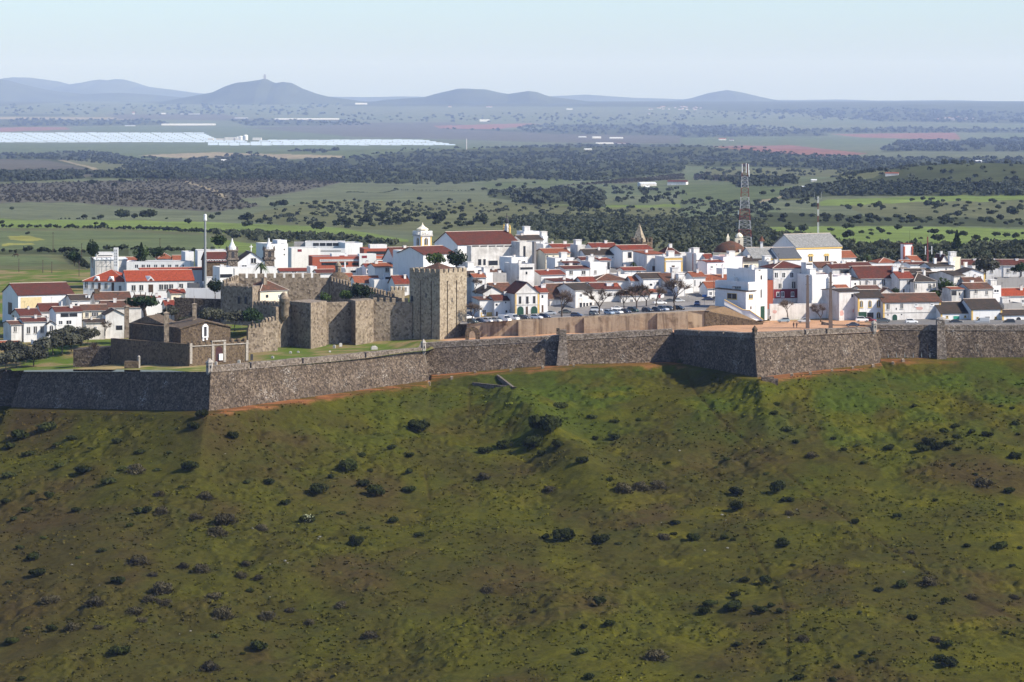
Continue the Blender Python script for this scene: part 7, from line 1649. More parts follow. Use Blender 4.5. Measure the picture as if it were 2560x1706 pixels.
# ------------------------------------------------------------------ car park, cars, people
CROPS.update({'v1': (1160, 730, 7.353), 'v2': (1460, 700, 6.92), 'v3': (1790, 400, 6.533), 'v4': (2120, 770, 5.348), 'v5': (1900, 740, 10.23)})
xs_ = np.linspace(1150, 1860, 60); V = []
for D in np.linspace(1045.3, 1112, 12):
    for x in xs_: V.append((PX(x, 1046) * (1 + (D - 1046) / 3000), D, float(PKX(x)) + max(0, D - 1092) * .05))
V = np.array(V); pc = np.zeros((len(V), 3)) + np.array([.23, .215, .205])
pc *= (.75 + .5 * fbm(V[:, 0] / 5, V[:, 1] / 5, 201, 3))[:, None]
pko = np_mesh('car_park', V, np.array([f for f in grid_faces(12, 60) if not (xs_[f[0] % 60] > 1768 and V[f[0]][1] < 1056)]), G_TOWN, pc); pko['kind'] = 'structure'
RUB = plain('black rubber', (.02, .02, .02), .8); LAMP = plain('clear lamp lens', (.7, .7, .68), .2, .6); TAIL = plain('red lamp lens', (.35, .02, .02), .3, .5); CGL = plain('tinted car glass', (.03, .035, .04), .08, .7)
PAINTS = {}
def paint(c):
    if c not in PAINTS:
        m, nt, b = nmat('car paint %.2f %.2f %.2f' % c); b.inputs['Base Color'].default_value = c4(c); b.inputs['Roughness'].default_value = .3; b.inputs['Specular IOR Level'].default_value = .5; b.inputs['Coat Weight'].default_value = .6
        PAINTS[c] = m
    return PAINTS[c]
def loft(m, secs):
    """secs: (x, half width, z0, z1, top half width)"""
    n = len(secs); vs = []
    for x, w, z0, z1, wt in secs: vs += [(x, -w * .96, z0), (x, -w, z0 + (z1 - z0) * .45), (x, -wt, z1), (x, wt, z1), (x, w, z0 + (z1 - z0) * .45), (x, w * .96, z0)]
    fs = [tuple(range(5, -1, -1)), tuple(range((n - 1) * 6, n * 6))]
    for i in range(n - 1):
        for k in range(6): fs.append((i * 6 + k, i * 6 + (k + 1) % 6, (i + 1) * 6 + (k + 1) % 6, (i + 1) * 6 + k))
    m.add(vs, fs)
CAR_SHAPES = {
 'hatch': ([(-1.95, .72, .42, .82, .66), (-1.85, .84, .28, .98, .78), (-.9, .87, .24, .98, .82), (.85, .87, .24, .96, .82), (1.6, .84, .26, .82, .74), (1.95, .7, .36, .62, .6)], [(-1.85, .74, .96, 1.02, .74), (-1.55, .74, .96, 1.44, .58), (.1, .74, .96, 1.48, .6), (.95, .74, .94, 1.0, .72)], 1.25, .31),
 'sedan': ([(-2.2, .7, .45, .85, .64), (-2.1, .84, .28, .95, .76), (-.9, .87, .24, .95, .82), (.9, .87, .24, .93, .82), (1.8, .84, .26, .8, .74), (2.15, .7, .36, .62, .6)], [(-1.6, .74, .93, .97, .72), (-.85, .74, .93, 1.36, .58), (.2, .74, .93, 1.4, .6), (1.05, .74, .92, .97, .72)], 1.35, .31),
 'mpv': ([(-2.1, .76, .42, .95, .7), (-2.0, .88, .28, 1.08, .82), (-.9, .9, .24, 1.08, .86), (.9, .9, .24, 1.05, .86), (1.75, .86, .28, .92, .76), (2.1, .72, .38, .68, .62)], [(-2.0, .8, 1.06, 1.12, .8), (-1.75, .8, 1.06, 1.66, .66), (.25, .8, 1.06, 1.72, .68), (1.25, .78, 1.02, 1.08, .76)], 1.3, .33),
 'van': ([(-2.4, .86, .35, 1.95, .76), (-2.3, .93, .28, 2.05, .82), (.7, .93, .26, 2.05, .82), (.75, .93, .26, 1.25, .88), (1.75, .9, .28, 1.1, .8), (2.3, .78, .36, .8, .68)], [(.72, .86, 1.2, 1.95, .76), (.95, .86, 1.2, 1.9, .74), (1.72, .84, 1.08, 1.14, .8)], 1.5, .34),
 'pickup': ([(-2.4, .78, .5, .95, .76), (-2.3, .86, .35, 1.0, .82), (-.3, .88, .32, 1.0, .82), (1.0, .88, .32, 1.02, .82), (1.9, .86, .34, .95, .76), (2.3, .74, .42, .75, .64)], [(-.35, .76, 1.0, 1.5, .62), (-.2, .76, 1.0, 1.58, .62), (.5, .76, 1.0, 1.58, .62), (1.15, .76, 1.0, 1.06, .74)], 1.5, .36)}
CAR_BASE = {}
def car_meshes(kind):
    if kind in CAR_BASE: return CAR_BASE[kind]
    body, cab, ax, wr = CAR_SHAPES[kind]
    m = MB(); loft(m, body)
    c = cab; k0 = 1 if kind != 'van' else 0
    if kind != 'van': m.box(c[1][0] + .12, c[2][0] - .02, -c[1][4] * .97, c[1][4] * .97, c[1][3] - .02, c[2][3] + .035)
    for s in (-1, 1):
        for i in (1, 2):
            if i < len(c): m.tube([(c[i][0], s * c[i][4] * 1.0, c[i][3]), (c[i][0] + (-.3 if i == 1 else .75), s * .76, c[i][2])], .045, 4)
    o = m.build('body', None); o.data.materials.append(RUB); r = {'body': o.data}; bpy.data.objects.remove(o)
    m = MB(); loft(m, cab); o = m.build('windows', CGL); r['windows'] = o.data; bpy.data.objects.remove(o)
    m = MB(); n = 12
    m.tube([(0, -.1, 0), (0, .1, 0)], wr, 14); o = m.build('wheel', RUB); r['wheel'] = o.data; bpy.data.objects.remove(o)
    m = MB(); m.tube([(0, -.11, 0), (0, .11, 0)], wr * .6, 10); o = m.build('rim', STEELG); r['rim'] = o.data; bpy.data.objects.remove(o)
    m = MB(); m.box(-.12, .1, -.16, .16, -.07, .07); o = m.build('headlight', LAMP); r['headlight'] = o.data; bpy.data.objects.remove(o)
    m = MB(); m.box(-.06, .06, -.1, .1, -.12, .12); o = m.build('tail_light', TAIL); r['tail_light'] = o.data; bpy.data.objects.remove(o)
    r['ax'] = ax; r['wr'] = wr; r['x1'] = body[-1][0]; r['x0'] = body[0][0]; r['zf'] = body[-2][3] - .12; r['zb'] = body[1][3] - .18
    CAR_BASE[kind] = r; return r
BODY_OF = {}
def car(p, heading, kind, col, lab, grp, s=1.0):
    b = car_meshes(kind); r_ = empty('parked_car' if kind not in ('van',) else 'parked_van', p, R(heading)); r_.scale = (s, s, s)
    k = (kind, col)
    if k not in BODY_OF: me = b['body'].copy(); me.materials.clear(); me.materials.append(paint(col)); BODY_OF[k] = me
    inst(BODY_OF[k], 'body', (0, 0, 0), 1, 0, r_); inst(b['windows'], 'windows', (0, 0, 0), 1, 0, r_)
    for sx in (-1, 1):
        for sy in (-1, 1):
            w_ = inst(b['wheel'], 'wheel', (sx * b['ax'], sy * .78, b['wr']), 1, 0, r_); inst(b['rim'], 'rim', (0, 0, 0), 1, 0, w_)
    for sy in (-1, 1):
        inst(b['headlight'], 'headlight', (b['x1'] - .08, sy * .5, b['zf'] - .05), 1, 0, r_); inst(b['tail_light'], 'tail_light', (b['x0'] + .04, sy * .6, b['zb']), 1, 0, r_)
    return tag(r_, lab, 'van' if kind == 'van' else 'car', grp)
WH, SV, BK, DB, DG, LB, GY, RD, BL = (.78, .78, .78), (.42, .44, .46), (.012, .012, .014), (.02, .03, .07), (.012, .05, .045), (.30, .38, .48), (.10, .105, .11), (.30, .02, .02), (.05, .08, .20)
G1 = 'cars parked on the terrace above the ochre wall'
for cr, x, y, hd, kd, col, lab in [
 ('v1', 158, 578, -48, 'hatch', (.05, .07, .07), 'dark grey-green hatchback nearest the keep'), ('v1', 60, 500, 20, 'sedan', WH, 'white car half hidden behind the keep'), ('v1', 300, 566, -42, 'sedan', DB, 'dark blue estate car second from the keep'), ('v1', 452, 562, -48, 'hatch', WH, 'first small white car right of the keep'), ('v1', 608, 555, -48, 'hatch', (.6, .6, .56), 'off-white car left of the small white van'),
 ('v1', 752, 545, -46, 'van', (.79, .79, .78), 'small white van next to the big one'), ('v1', 905, 524, -46, 'van', WH, 'big white van before the green-doored house'), ('v1', 1105, 512, -40, 'hatch', BK, 'black car just right of the big white van'), ('v1', 1338, 500, -30, 'hatch', (.72, .73, .75), 'silver-white hatchback before the arched green door'), ('v1', 1488, 484, -40, 'hatch', DB, 'dark blue car beside the silver-white hatchback'),
 ('v1', 1575, 424, 178, 'sedan', SV, 'silver saloon side-on in the back row'), ('v1', 1850, 402, 180, 'sedan', (.06, .065, .06), 'dark saloon in the back row behind the leaning bare tree'), ('v1', 2075, 464, -20, 'hatch', (.03, .04, .08), 'lone dark blue hatchback near the shop doors'),
 ('v2', 215, 552, 4, 'mpv', (.46, .48, .52), 'silver people carrier in front of the shop doors'), ('v2', 172, 612, -62, 'hatch', GY, 'dark grey car left of the cream corner house tree'), ('v2', 440, 598, -55, 'hatch', LB, 'pale blue car right of the cream corner house tree'), ('v2', 590, 588, -55, 'hatch', WH, 'white car next to the pale blue one'), ('v2', 578, 528, 6, 'sedan', WH, 'white coupe in the back row by the white house'), ('v2', 725, 578, -52, 'hatch', DB, 'navy car left of the dark green van'),
 ('v2', 850, 560, -46, 'mpv', DG, 'dark green people carrier'), ('v2', 1098, 556, -46, 'hatch', (.02, .024, .035), 'blackish car right of the dark green people carrier'), ('v2', 1270, 548, -48, 'hatch', (.06, .07, .10), 'slate car behind a bare trunk'), ('v2', 1372, 540, -50, 'mpv', (.40, .43, .5), 'silver-blue van-like car among bare trees'), ('v2', 1480, 530, -50, 'hatch', GY, 'grey car left of the tallest bare tree'), ('v2', 1645, 522, -38, 'hatch', BK, 'black car right of the tallest bare tree'),
 ('v2', 1315, 424, 10, 'sedan', WH, 'white car at the back between the bare trees'), ('v2', 1810, 364, 184, 'pickup', WH, 'white pickup at the street mouth'), ('v2', 1930, 345, 170, 'hatch', (.1, .12, .12), 'dark car behind the white pickup'), ('v2', 1960, 440, -100, 'hatch', BL, 'blue car driving out of the street'), ('v2', 1500, 400, 8, 'sedan', (.05, .05, .05), 'dark car behind the tallest bare trunk'), ('v2', 1640, 392, 5, 'hatch', (.5, .52, .53), 'pale car at the back by the small white house'), ('v2', 2170, 368, 0, 'hatch', DB, 'dark car in shade beside the white lower house'), ('v2', 2285, 360, 0, 'sedan', BK, 'black car in shade nearest the white lower house'), ('v2', 1925, 268, -80, 'hatch', (.02, .02, .03), 'dark car far up the shaded street')]:
    car(pk(*Q(cr, x, y)), hd, kd, col, lab, G1)
G2 = 'cars parked along the white warehouses'
def esp_pt(px, py, z): D = -z * FPX / (py - EYE); return Vector((PX(px, D), D, z))
for cr, x, y, hd, kd, col, lab, D in [
 ('v5', 600, 678, 182, 'hatch', (.28, .36, .40), 'pale blue-grey hatchback by the left pollarded tree', None), ('v5', 1120, 685, 186, 'hatch', (.45, .46, .47), 'silver car half behind the left concrete post', None),
 ('v4', 190, 186, 4, 'mpv', WH, 'white estate car before the green garage', 1046), ('v4', 295, 190, -30, 'hatch', RD, 'small red car before the garage opening', 1046), ('v4', 470, 194, 178, 'sedan', (.08, .09, .09), 'dark saloon left of the arched green door', 1046), ('v4', 850, 208, 4, 'hatch', WH, 'white car low behind the parapet by the longest warehouse', 1045), ('v4', 1445, 212, 4, 'sedan', BK, 'black car before the teal door', 1044), ('v4', 1790, 218, 176, 'van', (.36, .37, .38), 'silver van before the black open doorway', 1044), ('v4', 2145, 222, 180, 'mpv', BK, 'black four-by-four at the right by the ochre-arched doorway', 1044), ('v4', 60, 252, 176, 'sedan', (.03, .04, .06), 'dark car down on the ramp by the right bastion turret', 1030)]:
    px, py = Q(cr, x, y)
    p = esp_pt(px, py, -74.0) if D is None else P(px, py, D)
    car(p, hd, kd, col, lab, G2)
# two walkers on the esplanade
JK = plain('dark jacket cloth', (.018, .017, .02)); JK2 = plain('dark maroon coat cloth', (.035, .022, .03)); TR = plain('dark trouser cloth', (.02, .02, .026)); SKIN = plain('skin', (.45, .27, .19)); HAIR = plain('brown hair', (.04, .025, .018))
def person(p, rz, lab, jacket, stride):
    ed = []; vs = []; rad = []
    def ch(pts, start=None):
        prev = start
        for x, y, z, r_ in pts:
            vs.append((x, y, z)); rad.append(r_); i = len(vs) - 1
            if prev is not None: ed.append((prev, i))
            prev = i
        return prev
    pel = ch([(0, 0, .95, .15)]); ch_ = ch([(0, 0, 1.15, .135), (0, .01, 1.36, .165)], pel); nk = ch([(0, 0, 1.47, .06), (0, -.02, 1.56, .085), (0, -.02, 1.67, .09), (0, -.01, 1.73, .05)], ch_)
    for s in (-1, 1):
        sh = ch([(s * .19, .0, 1.39, .07), (s * .25, .03 * s * stride, 1.14, .05), (s * .27, -.08 + .08 * s * stride, .92, .038), (s * .27, -.10 + .1 * s * stride, .86, .036)], ch_)
        for k in range(5): a = (k - 2) * .012; ch([(s * .27 + a, -.11 + .1 * s * stride, .82, .009), (s * .265 + a * 1.2, -.12 + .1 * s * stride, .775 + .006 * abs(k - 2), .008)], sh)
        ch([(s * .1, 0, .88, .10), (s * .11, -.14 * s * stride + .0, .5, .07), (s * .11, -.2 * s * stride + .05, .09, .05), (s * .11, -.2 * s * stride - .1, .04, .045)], pel)
    me = bpy.data.meshes.new('person'); me.from_pydata(vs, ed, []); o = bpy.data.objects.new('person', me); COL.objects.link(o)
    mo = o.modifiers.new('skin', 'SKIN'); sd_ = me.skin_vertices[0].data
    for i, r_ in enumerate(rad): sd_[i].radius = (r_, r_ * (.8 if 1.0 < vs[i][2] < 1.42 and abs(vs[i][0]) < .05 else 1))
    sd_[0].use_root = True
    o.modifiers.new('smooth', 'SUBSURF').levels = 1
    dg = bpy.context.evaluated_depsgraph_get(); ev = o.evaluated_get(dg); m2 = bpy.data.meshes.new_from_object(ev); o.modifiers.clear(); o.data = m2
    for mt in (jacket, TR, SKIN): m2.materials.append(mt)
    for f in m2.polygons:
        c = f.center; f.material_index = 2 if c.z > 1.5 or (c.z < .89 and abs(c.x) > .2) else (0 if c.z > .82 else 1); f.use_smooth = True
    o.location = p; o.rotation_euler = (0, 0, rz)
    h_ = MB(); h_.lathe(0, .01, [(.105, 1.62), (.118, 1.68), (.10, 1.75), (.04, 1.79)], 10); h_.build('hair', HAIR, o)
    f_ = MB(); f_.box(-.018, .018, -.125, -.09, 1.60, 1.64)
    for s in (-1, 1): f_.box(s * .035 - .012, s * .035 + .012, -.112, -.09, 1.645, 1.66); 
    f_.box(-.03, .03, -.11, -.09, 1.565, 1.575); f_.build('face', SKIN, o)
    return tag(o, lab, 'person')
person(esp_pt(1984, 820.5, -74.35), R(170), 'person in a dark jacket walking on the left of the pair', JK, 1)
person(esp_pt(1991.8, 820.8, -74.35), R(188), 'person in a dark coat walking on the right of the pair', JK2, -1)
# ---- posts, masts and towers
def post(x, yt, yb, w0, w1, D, lab):
    p = P(x, yb, D); h = (yb - yt) / FPX * D; r_ = empty('concrete_post', p); m = MB()
    a, b = w0 / FPX * D / 2, w1 / FPX * D / 2
    m.add([(-a, -a, -1), (a, -a, -1), (a, a, -1), (-a, a, -1), (-b, -b, h), (b, -b, h), (b, b, h), (-b, b, h)], [(0, 1, 5, 4), (1, 2, 6, 5), (2, 3, 7, 6), (3, 0, 4, 7), (4, 5, 6, 7)])
    m.build('shaft', plain('brown weathered concrete', (.13, .10, .085)), r_)
    for z in (h * .97, h * .82):
        m = MB(); m.box(-.75, .75, -.08, .08, z, z + .12); ca = m.build('crossarm', IRON, r_)
        for s in (-.6, .6): m = MB(); m.lathe(s, 0, [(.07, z + .12), (.09, z + .25), (.04, z + .4)], 6); m.build('insulator', WHP, ca)
    return tag(r_, lab, 'post')
post(2019, 688, 826, 9.5, 5, 1027, 'left of the two tall brown concrete posts on the esplanade'); post(2076.5, 681, 824, 10, 5, 1026, 'right of the two tall brown concrete posts on the esplanade')
mp = P(513, 722, 1130); ms = empty('floodlight_mast', mp); tag(ms, 'very tall grey floodlight mast rising in front of the palace', 'mast')
hm = (722 - 548) / FPX * 1130
m = MB(); m.lathe(0, 0, [(.52, -3), (.5, 0), (.33, hm)], 12); m.build('shaft', STEELG, ms); m = MB(); m.lathe(0, 0, [(.5, hm - .6), (.62, hm - .5), (.62, hm), (.5, hm + .1), (.5, hm + 1.5), (.3, hm + 1.7)], 12); m.build('head', WHP, ms); m = MB(); m.tube([(0, 0, hm + 1.6), (0, 0, hm + 2.6)], .05); m.build('rod', IRON, ms)
# lattice tower
LATG = plain('grey painted lattice', (.36, .37, .39), .6)
D_ = 1255; tb = P(1862, 622, D_); lt = empty('lattice_tower', tb); tag(lt, 'tall red and white lattice communications tower behind the domed church', 'lattice tower')
kx = D_ / FPX; HT = (622 - 410) * kx
def hwid(z): t = z / HT; return (17.5 * (1 - t) ** 1.15 + 6.2 * t) * kx
bands = [0, 30, 48, 71, 99, 129, 152, 180, 212]
for i in range(8):
    z0, z1 = bands[i] * kx, bands[i + 1] * kx; m = MB(); n = max(2, int(round((z1 - z0) / 1.7)))
    for k in range(n):
        a0, a1 = z0 + (z1 - z0) * k / n, z0 + (z1 - z0) * (k + 1) / n; w0, w1 = hwid(a0), hwid(a1)
        c0 = [(-w0, -w0), (w0, -w0), (w0, w0), (-w0, w0)]; c1 = [(-w1, -w1), (w1, -w1), (w1, w1), (-w1, w1)]
        for j in range(4):
            q0, q1 = Vector((*c0[j], a0)), Vector((*c1[j], a1)); r0, r1 = Vector((*c0[(j + 1) % 4], a0)), Vector((*c1[(j + 1) % 4], a1))
            m.tube([q0, q1], .10, 4); m.tube([q1, r1], .04, 3); m.tube([q0, r1], .04, 3); m.tube([r0, q1], .04, 3)
    m.build('section', REDP if i % 2 else LATG, lt)
for x, z0, z1 in ((9, 186, 212), (-7, 190, 212), (10.5, 180, 196), (3, 190, 214), (-17, 85, 96)):
    m = MB(); m.box(x * kx - .15, x * kx + .15, -1.4, -1.2, z0 * kx, z1 * kx); m.build('antenna_panel', WHP, lt)
rm_ = empty('radio_mast', P(2045, 588, 1240)); tag(rm_, 'thin red and white radio mast behind the grey theatre roof', 'mast'); kx = 1240 / FPX
for i in range(6):
    z0, z1 = i * 16 * kx, (i + 1) * 16 * kx; m = MB()
    for a in (0, 2.09, 4.19): m.tube([(.28 * math.cos(a), .28 * math.sin(a), z0), (.28 * math.cos(a), .28 * math.sin(a), z1)], .06, 4)
    for k in range(5): z = z0 + (z1 - z0) * k / 5; m.tube([(.28, 0, z), (-.14, .24, z + .25), (-.14, -.24, z + .5), (.28, 0, z + .5)], .035, 3)
    m.build('section', WHP if i in (0, 1, 3, 5) else REDP, rm_)
m = MB(); m.tube([(-1.3, 0, 13.6), (1.3, 0, 13.6)], .05, 4); m.tube([(-1.3, 0, 13.6), (-1.3, 0, 16)], .06, 4); m.tube([(1.3, 0, 13.6), (1.3, 0, 16.2)], .06, 4); m.build('antenna', STEELG, rm_)
ra2 = empty('antenna_tower', P(2319, 656, 1185)); tag(ra2, 'dark red antenna pole with two white panels over the right-quarter roofs', 'antenna'); kx = 1185 / FPX
m = MB(); m.box(-.32, .32, -.32, .32, -2, 31 * kx); m.box(-.2, .2, -.2, .2, 31 * kx, 64 * kx); m.build('shaft', REDP, ra2); m = MB(); m.tube([(.6, 0, 40 * kx), (.6, 0, 82 * kx)], .035, 3); m.build('whip', STEELG, ra2)
for x, z0, z1 in ((-5.5, 19, 40), (10.5, 20, 40)): m = MB(); m.box(x * kx - .13, x * kx + .13, -.15, .15, z0 * kx, z1 * kx); m.box(min(0, x * kx), max(0, x * kx), -.04, .04, (z0 + 8) * kx, (z0 + 8.6) * kx); m.build('antenna_panel', WHP, ra2)
ct = empty('corner_tower', P(2266, 656, 1172)); ct.rotation_euler = (0, 0, R(20)); tag(ct, 'pinkish white square tower with red corners over the right-quarter roofs', 'tower'); kx = 1172 / FPX
m = MB(); m.box(-1.6, 1.6, -1.4, 1.4, -3, 46 * kx); m.build('wall', PINK, ct); 
for sx in (-1.6, 1.6):
    m = MB(); m.box(sx - .28, sx + .28, -1.66, -1.1, -3, 40 * kx); m.build('corner_strip', BRICK, ct)
m = MB(); m.box(-1.85, 1.85, -1.7, 1.7, 46 * kx, 47.5 * kx); m.build('roof', T_RED, ct)
for x, z in ((1.2, 80), (1.45, 66)): m = MB(); m.tube([(x, 0, 47 * kx), (x, 0, z * kx)], .03, 3); m.build('rod', IRON, ct)
# street furniture and poles
r_ = empty('road_sign', pk(1761, 763)); tag(r_, 'blue road sign on a post at the street mouth', 'road sign'); MB().box(-.04, .04, -.04, .04, 0, 3.4).build('post', STEELG, r_); MB().box(-.7, .7, -.07, -.04, 2.6, 3.4).build('panel', plain('blue sign', (.05, .13, .35)), r_)
r_ = empty('street_pole', pk(1784.5, 757)); tag(r_, 'tall thin dark pole at the street mouth', 'pole'); m = MB(); m.lathe(0, 0, [(.1, -.2), (.06, 8.2)], 6); m.build('shaft', IRON, r_)
r_ = empty('street_pole', pk(1319.5, 798)); tag(r_, 'lamp post between the parked cars before the green-doored house', 'lamp post'); m = MB(); m.lathe(0, 0, [(.09, -.2), (.05, 5.2)], 6); m.build('shaft', IRON, r_); MB().box(-.1, .6, -.1, .1, 5.2, 5.35).build('lamp_head', IRON, r_)
UP = MB(); UP.lathe(0, 0, [(.16, -1), (.1, 7.5)], 6); uo = UP.build('shaft', BARK); ume = uo.data; bpy.data.objects.remove(uo)
for x, yt, yb, D, lab in [(520, 80, 250, 1560, 'utility pole on the green field, farthest left of the tall ones'), (185, 340, 455, 1330, 'short fence pole nearest the left edge of the olive field'), (420, 355, 465, 1325, 'second pole on the olive field at far left'), (508, 370, 472, 1322, 'third pole on the olive field, beside the brambles'), (800, 190, 315, 1400, 'utility pole beside the dark ragged tree'), (775, 300, 488, 1300, 'tall dark pole above the palace left wing'), (1567, 140, 268, 1480, 'utility pole behind the orange roofs at left')]:
    px, py = Q(1, x, yb); p = P(px, py, D); h = (yb - yt) / 3.92 / FPX * D; r_ = empty('utility_pole', p); o = inst(ume, 'shaft', (0, 0, 0), h / 7.5, 0, r_); o.scale = (1, 1, h / 7.5)
    m = MB(); m.box(-.5, .5, -.05, .05, h * .93, h * .95); m.build('crossarm', BARK, r_); tag(r_, lab, 'pole', 'utility poles on the left fields')
for i, (x, yt, yb) in enumerate([(1693, 215, 325), (1822, 200, 302), (2015, 190, 302), (2077, 160, 312), (2300, 140, 302), (2333, 170, 330)]):
    px, py = Q('f', x, yb); p = hill_hit(px, py); h = (yb - yt) / 2.736 / FPX * p.y; r = random.Random(i); T = MB(); T.tube([(0, 0, -.3), (.1, 0, h * .5), (0, 0, h)], [.07, .05, .02], 4)
    for k in range(8): z = h * r.uniform(.4, .9); a = r.uniform(0, 6.3); T.tube([(0, 0, z), (math.cos(a) * .5, math.sin(a) * .5, z + .7)], [.02, .01], 3)
    o = T.build('sapling', BARK); o.location = p; tag(o, ['first', 'second', 'third', 'fourth', 'fifth', 'last'][i] + ' thin bare sapling from the left before the right-hand curtain', 'sapling', 'bare saplings before the right-hand curtain')
for x, y, w, lab in [(965, 1345, 26, 'white stone left of the forward castle tower'), (1040, 1340, 22, 'second white stone left of the forward castle tower'), (1350, 1335, 20, 'small stone at the right foot of the forward castle tower'), (1395, 1282, 26, 'stone block on the grass between the two castle towers'), (1455, 1266, 28, 'stone block near the shaded castle curtain'), (460, 1432, 28, 'pale stone block in front of the gate house'), (235, 1445, 24, 'pale stone block under the red arched door'), (790, 1392, 26, 'stone block below the low battlemented wall'), (1785, 1318, 62, 'large stone block with a white top by the parapet'), (585, 1400, 22, 'dark upright slab beside the low battlemented wall')]:
    px, py = Q(2, x, y); D = -(-81.0) * FPX / (py - EYE); D = min(max(D, 975), 1036); p = P(px, py, D); s = w / 3.92 / FPX * D / 2; m = MB()
    m.box(-s, s, -s * .7, s * .7, -.5, s * (1.1 if w != 22 or x != 585 else 4)); m.add([(-s * .8, -s * .5, s * 1.1), (s * .8, -s * .5, s * 1.1), (s * .5, s * .4, s * 1.45), (-s * .6, s * .4, s * 1.4)], [(0, 1, 2, 3), (0, 3, 2), (0, 1, 3)])
    o = m.build('stone_block', IRON if x == 585 else FRAME_G); o.location = p; o.rotation_euler = (0, 0, random.uniform(-.4, .4)); tag(o, lab, 'stone block')
# low ramp wall at the right end of the esplanade
wall_run('ramp_wall', 'low ochre ramp wall beside the right concrete post', [(2053, 803.5, 1042), (2086, 812, 1036), (2184, 812, 1030)], 826, .5, None, S_RET, 'low wall', .5)
# horse grazing on the far left field
hv = [(-.7, 0, 1.25, .30), (0, 0, 1.2, .33), (.6, 0, 1.25, .30), (1.0, 0, 1.1, .17), (1.35, 0, .7, .13), (1.6, 0, .35, .10), (1.75, 0, .2, .07), (-1.0, 0, 1.2, .08), (-1.15, 0, .6, .05)]
he = [(0, 1), (1, 2), (2, 3), (3, 4), (4, 5), (5, 6), (0, 7), (7, 8)]
for sx, bi in ((-.65, 0), (.6, 2)):
    for sy in (-.2, .2):
        n = len(hv); hv += [(sx - (.08 if bi == 0 else 0), sy, .85, .13), (sx + (-.16 if bi == 0 else .03), sy, .48, .065), (sx - .05, sy, .08, .06), (sx + .03, sy, 0, .065)]; he += [(bi, n), (n, n + 1), (n + 1, n + 2), (n + 2, n + 3)]
me = bpy.data.meshes.new('horse'); me.from_pydata([v[:3] for v in hv], he, []); ho = bpy.data.objects.new('horse', me); COL.objects.link(ho); ho.modifiers.new('skin', 'SKIN')
for i, v in enumerate(hv): me.skin_vertices[0].data[i].radius = (v[3], v[3])
me.skin_vertices[0].data[1].use_root = True; ho.modifiers.new('smooth', 'SUBSURF').levels = 1
m2 = bpy.data.meshes.new_from_object(ho.evaluated_get(bpy.context.evaluated_depsgraph_get())); ho.modifiers.clear(); ho.data = m2; m2.materials.append(plain('brown coat', (.06, .035, .02)))
ho.location = P(40, 643.5, 1345); ho.rotation_euler = (0, 0, R(170)); tag(ho, 'brown horse grazing on the olive field at far left', 'horse')
# ------------------------------------------------------------------ things far out on the plain
MIRR = plain('pale mirror troughs', (.44, .52, .62), .4, .5)
def trough_row(y0, x0, x1, lab, seed):
    r = random.Random(seed); a = land_hit((x0 + x1) / 2, y0); D = a.y; W_ = MB(); n = max(3, int((x1 - x0) / 26)); hh = 3.6; sc = D / 11500; hh *= sc
    for k in range(n):
        xa, xb = x0 + (x1 - x0) * k / n, x0 + (x1 - x0) * (k + .93) / n; dd = D - 60 * ((k % 3) - 1)
        A = Vector((PX(xa, dd), dd, float(land_z(np.array(PX(xa, dd)), np.array(dd))) + 1)); B_ = Vector((PX(xb, dd), dd, float(land_z(np.array(PX(xb, dd)), np.array(dd))) + 1))
        pr = [(0, 0), (-2.0 * sc, .5 * sc), (-4.5 * sc, 1.9 * sc), (-5.4 * sc, hh)]; pv = None
        for yy, zz in pr:
            q = (A + Vector((0, -yy - 7, zz)), B_ + Vector((0, -yy - 7, zz)))
            if pv: W_.face([pv[0], pv[1], q[1], q[0]])
            pv = q
    return tag(W_.build('solar_trough', MIRR), lab, 'solar collectors', 'rows of solar collectors on the plain')
TN = ['nearest', 'second', 'third', 'fourth', 'fifth', 'sixth', 'seventh', 'eighth', 'ninth', 'tenth', 'eleventh', 'twelfth']
for i in range(9): trough_row(356.5 - i * 2.7, -120 - i * 8, 560 + 60 * (i < 3) - i * 6, TN[i] + ' long pale row of the left solar field, counted from the front', 40 + i)
for i in range(6): trough_row(364 - i * 2.3, 560 + i * 22 if i > 2 else 520, 1140 - i * 16, TN[i] + ' long pale row of the right solar field, counted from the front', 60 + i)
pp_ = land_hit(600, 351); pw = empty('power_plant', pp_); tag(pw, 'pale power plant buildings and tanks in the middle of the solar fields', 'power plant'); u = pp_.y / FPX
for x, w, h_ in ((-80, 14, 5), (-60, 20, 4), (-38, 26, 7), (-15, 12, 5), (32, 22, 6)):
    MB().box(x * u, (x + w) * u, -20, 20, -2, h_ * u).build('building', WHITE2, pw)
for x, r2, h_ in ((2, 6, 11), (14, 6, 14), (-6, 4, 9)): m = MB(); m.lathe(x * u, 0, [(r2 * u, -2), (r2 * u, h_ * u * .8), (r2 * u * .7, h_ * u * .93), (.1, h_ * u)], 12); m.build('tank', WHP, pw)
ch_ = land_hit(1166, 374); cm = MB(); u = ch_.y / FPX; cm.lathe(0, 0, [(1.6 * u, -2), (1.1 * u, 27 * u)], 10); o = cm.build('chimney_stack', plain('pale chimney', (.45, .42, .42))); o.location = ch_; tag(o, 'lone pale industrial chimney right of the solar fields', 'chimney')
hp = P(662, 198, 40000); m = MB(); m.box(-15, 15, -15, 15, -60, 42); m.box(-9, 9, -9, 9, 42, 60); o = m.build('hilltop_monument', S_TRIM); o.location = hp; tag(o, 'tiny monument on top of the highest dark hill', 'monument')
FH_C = 0
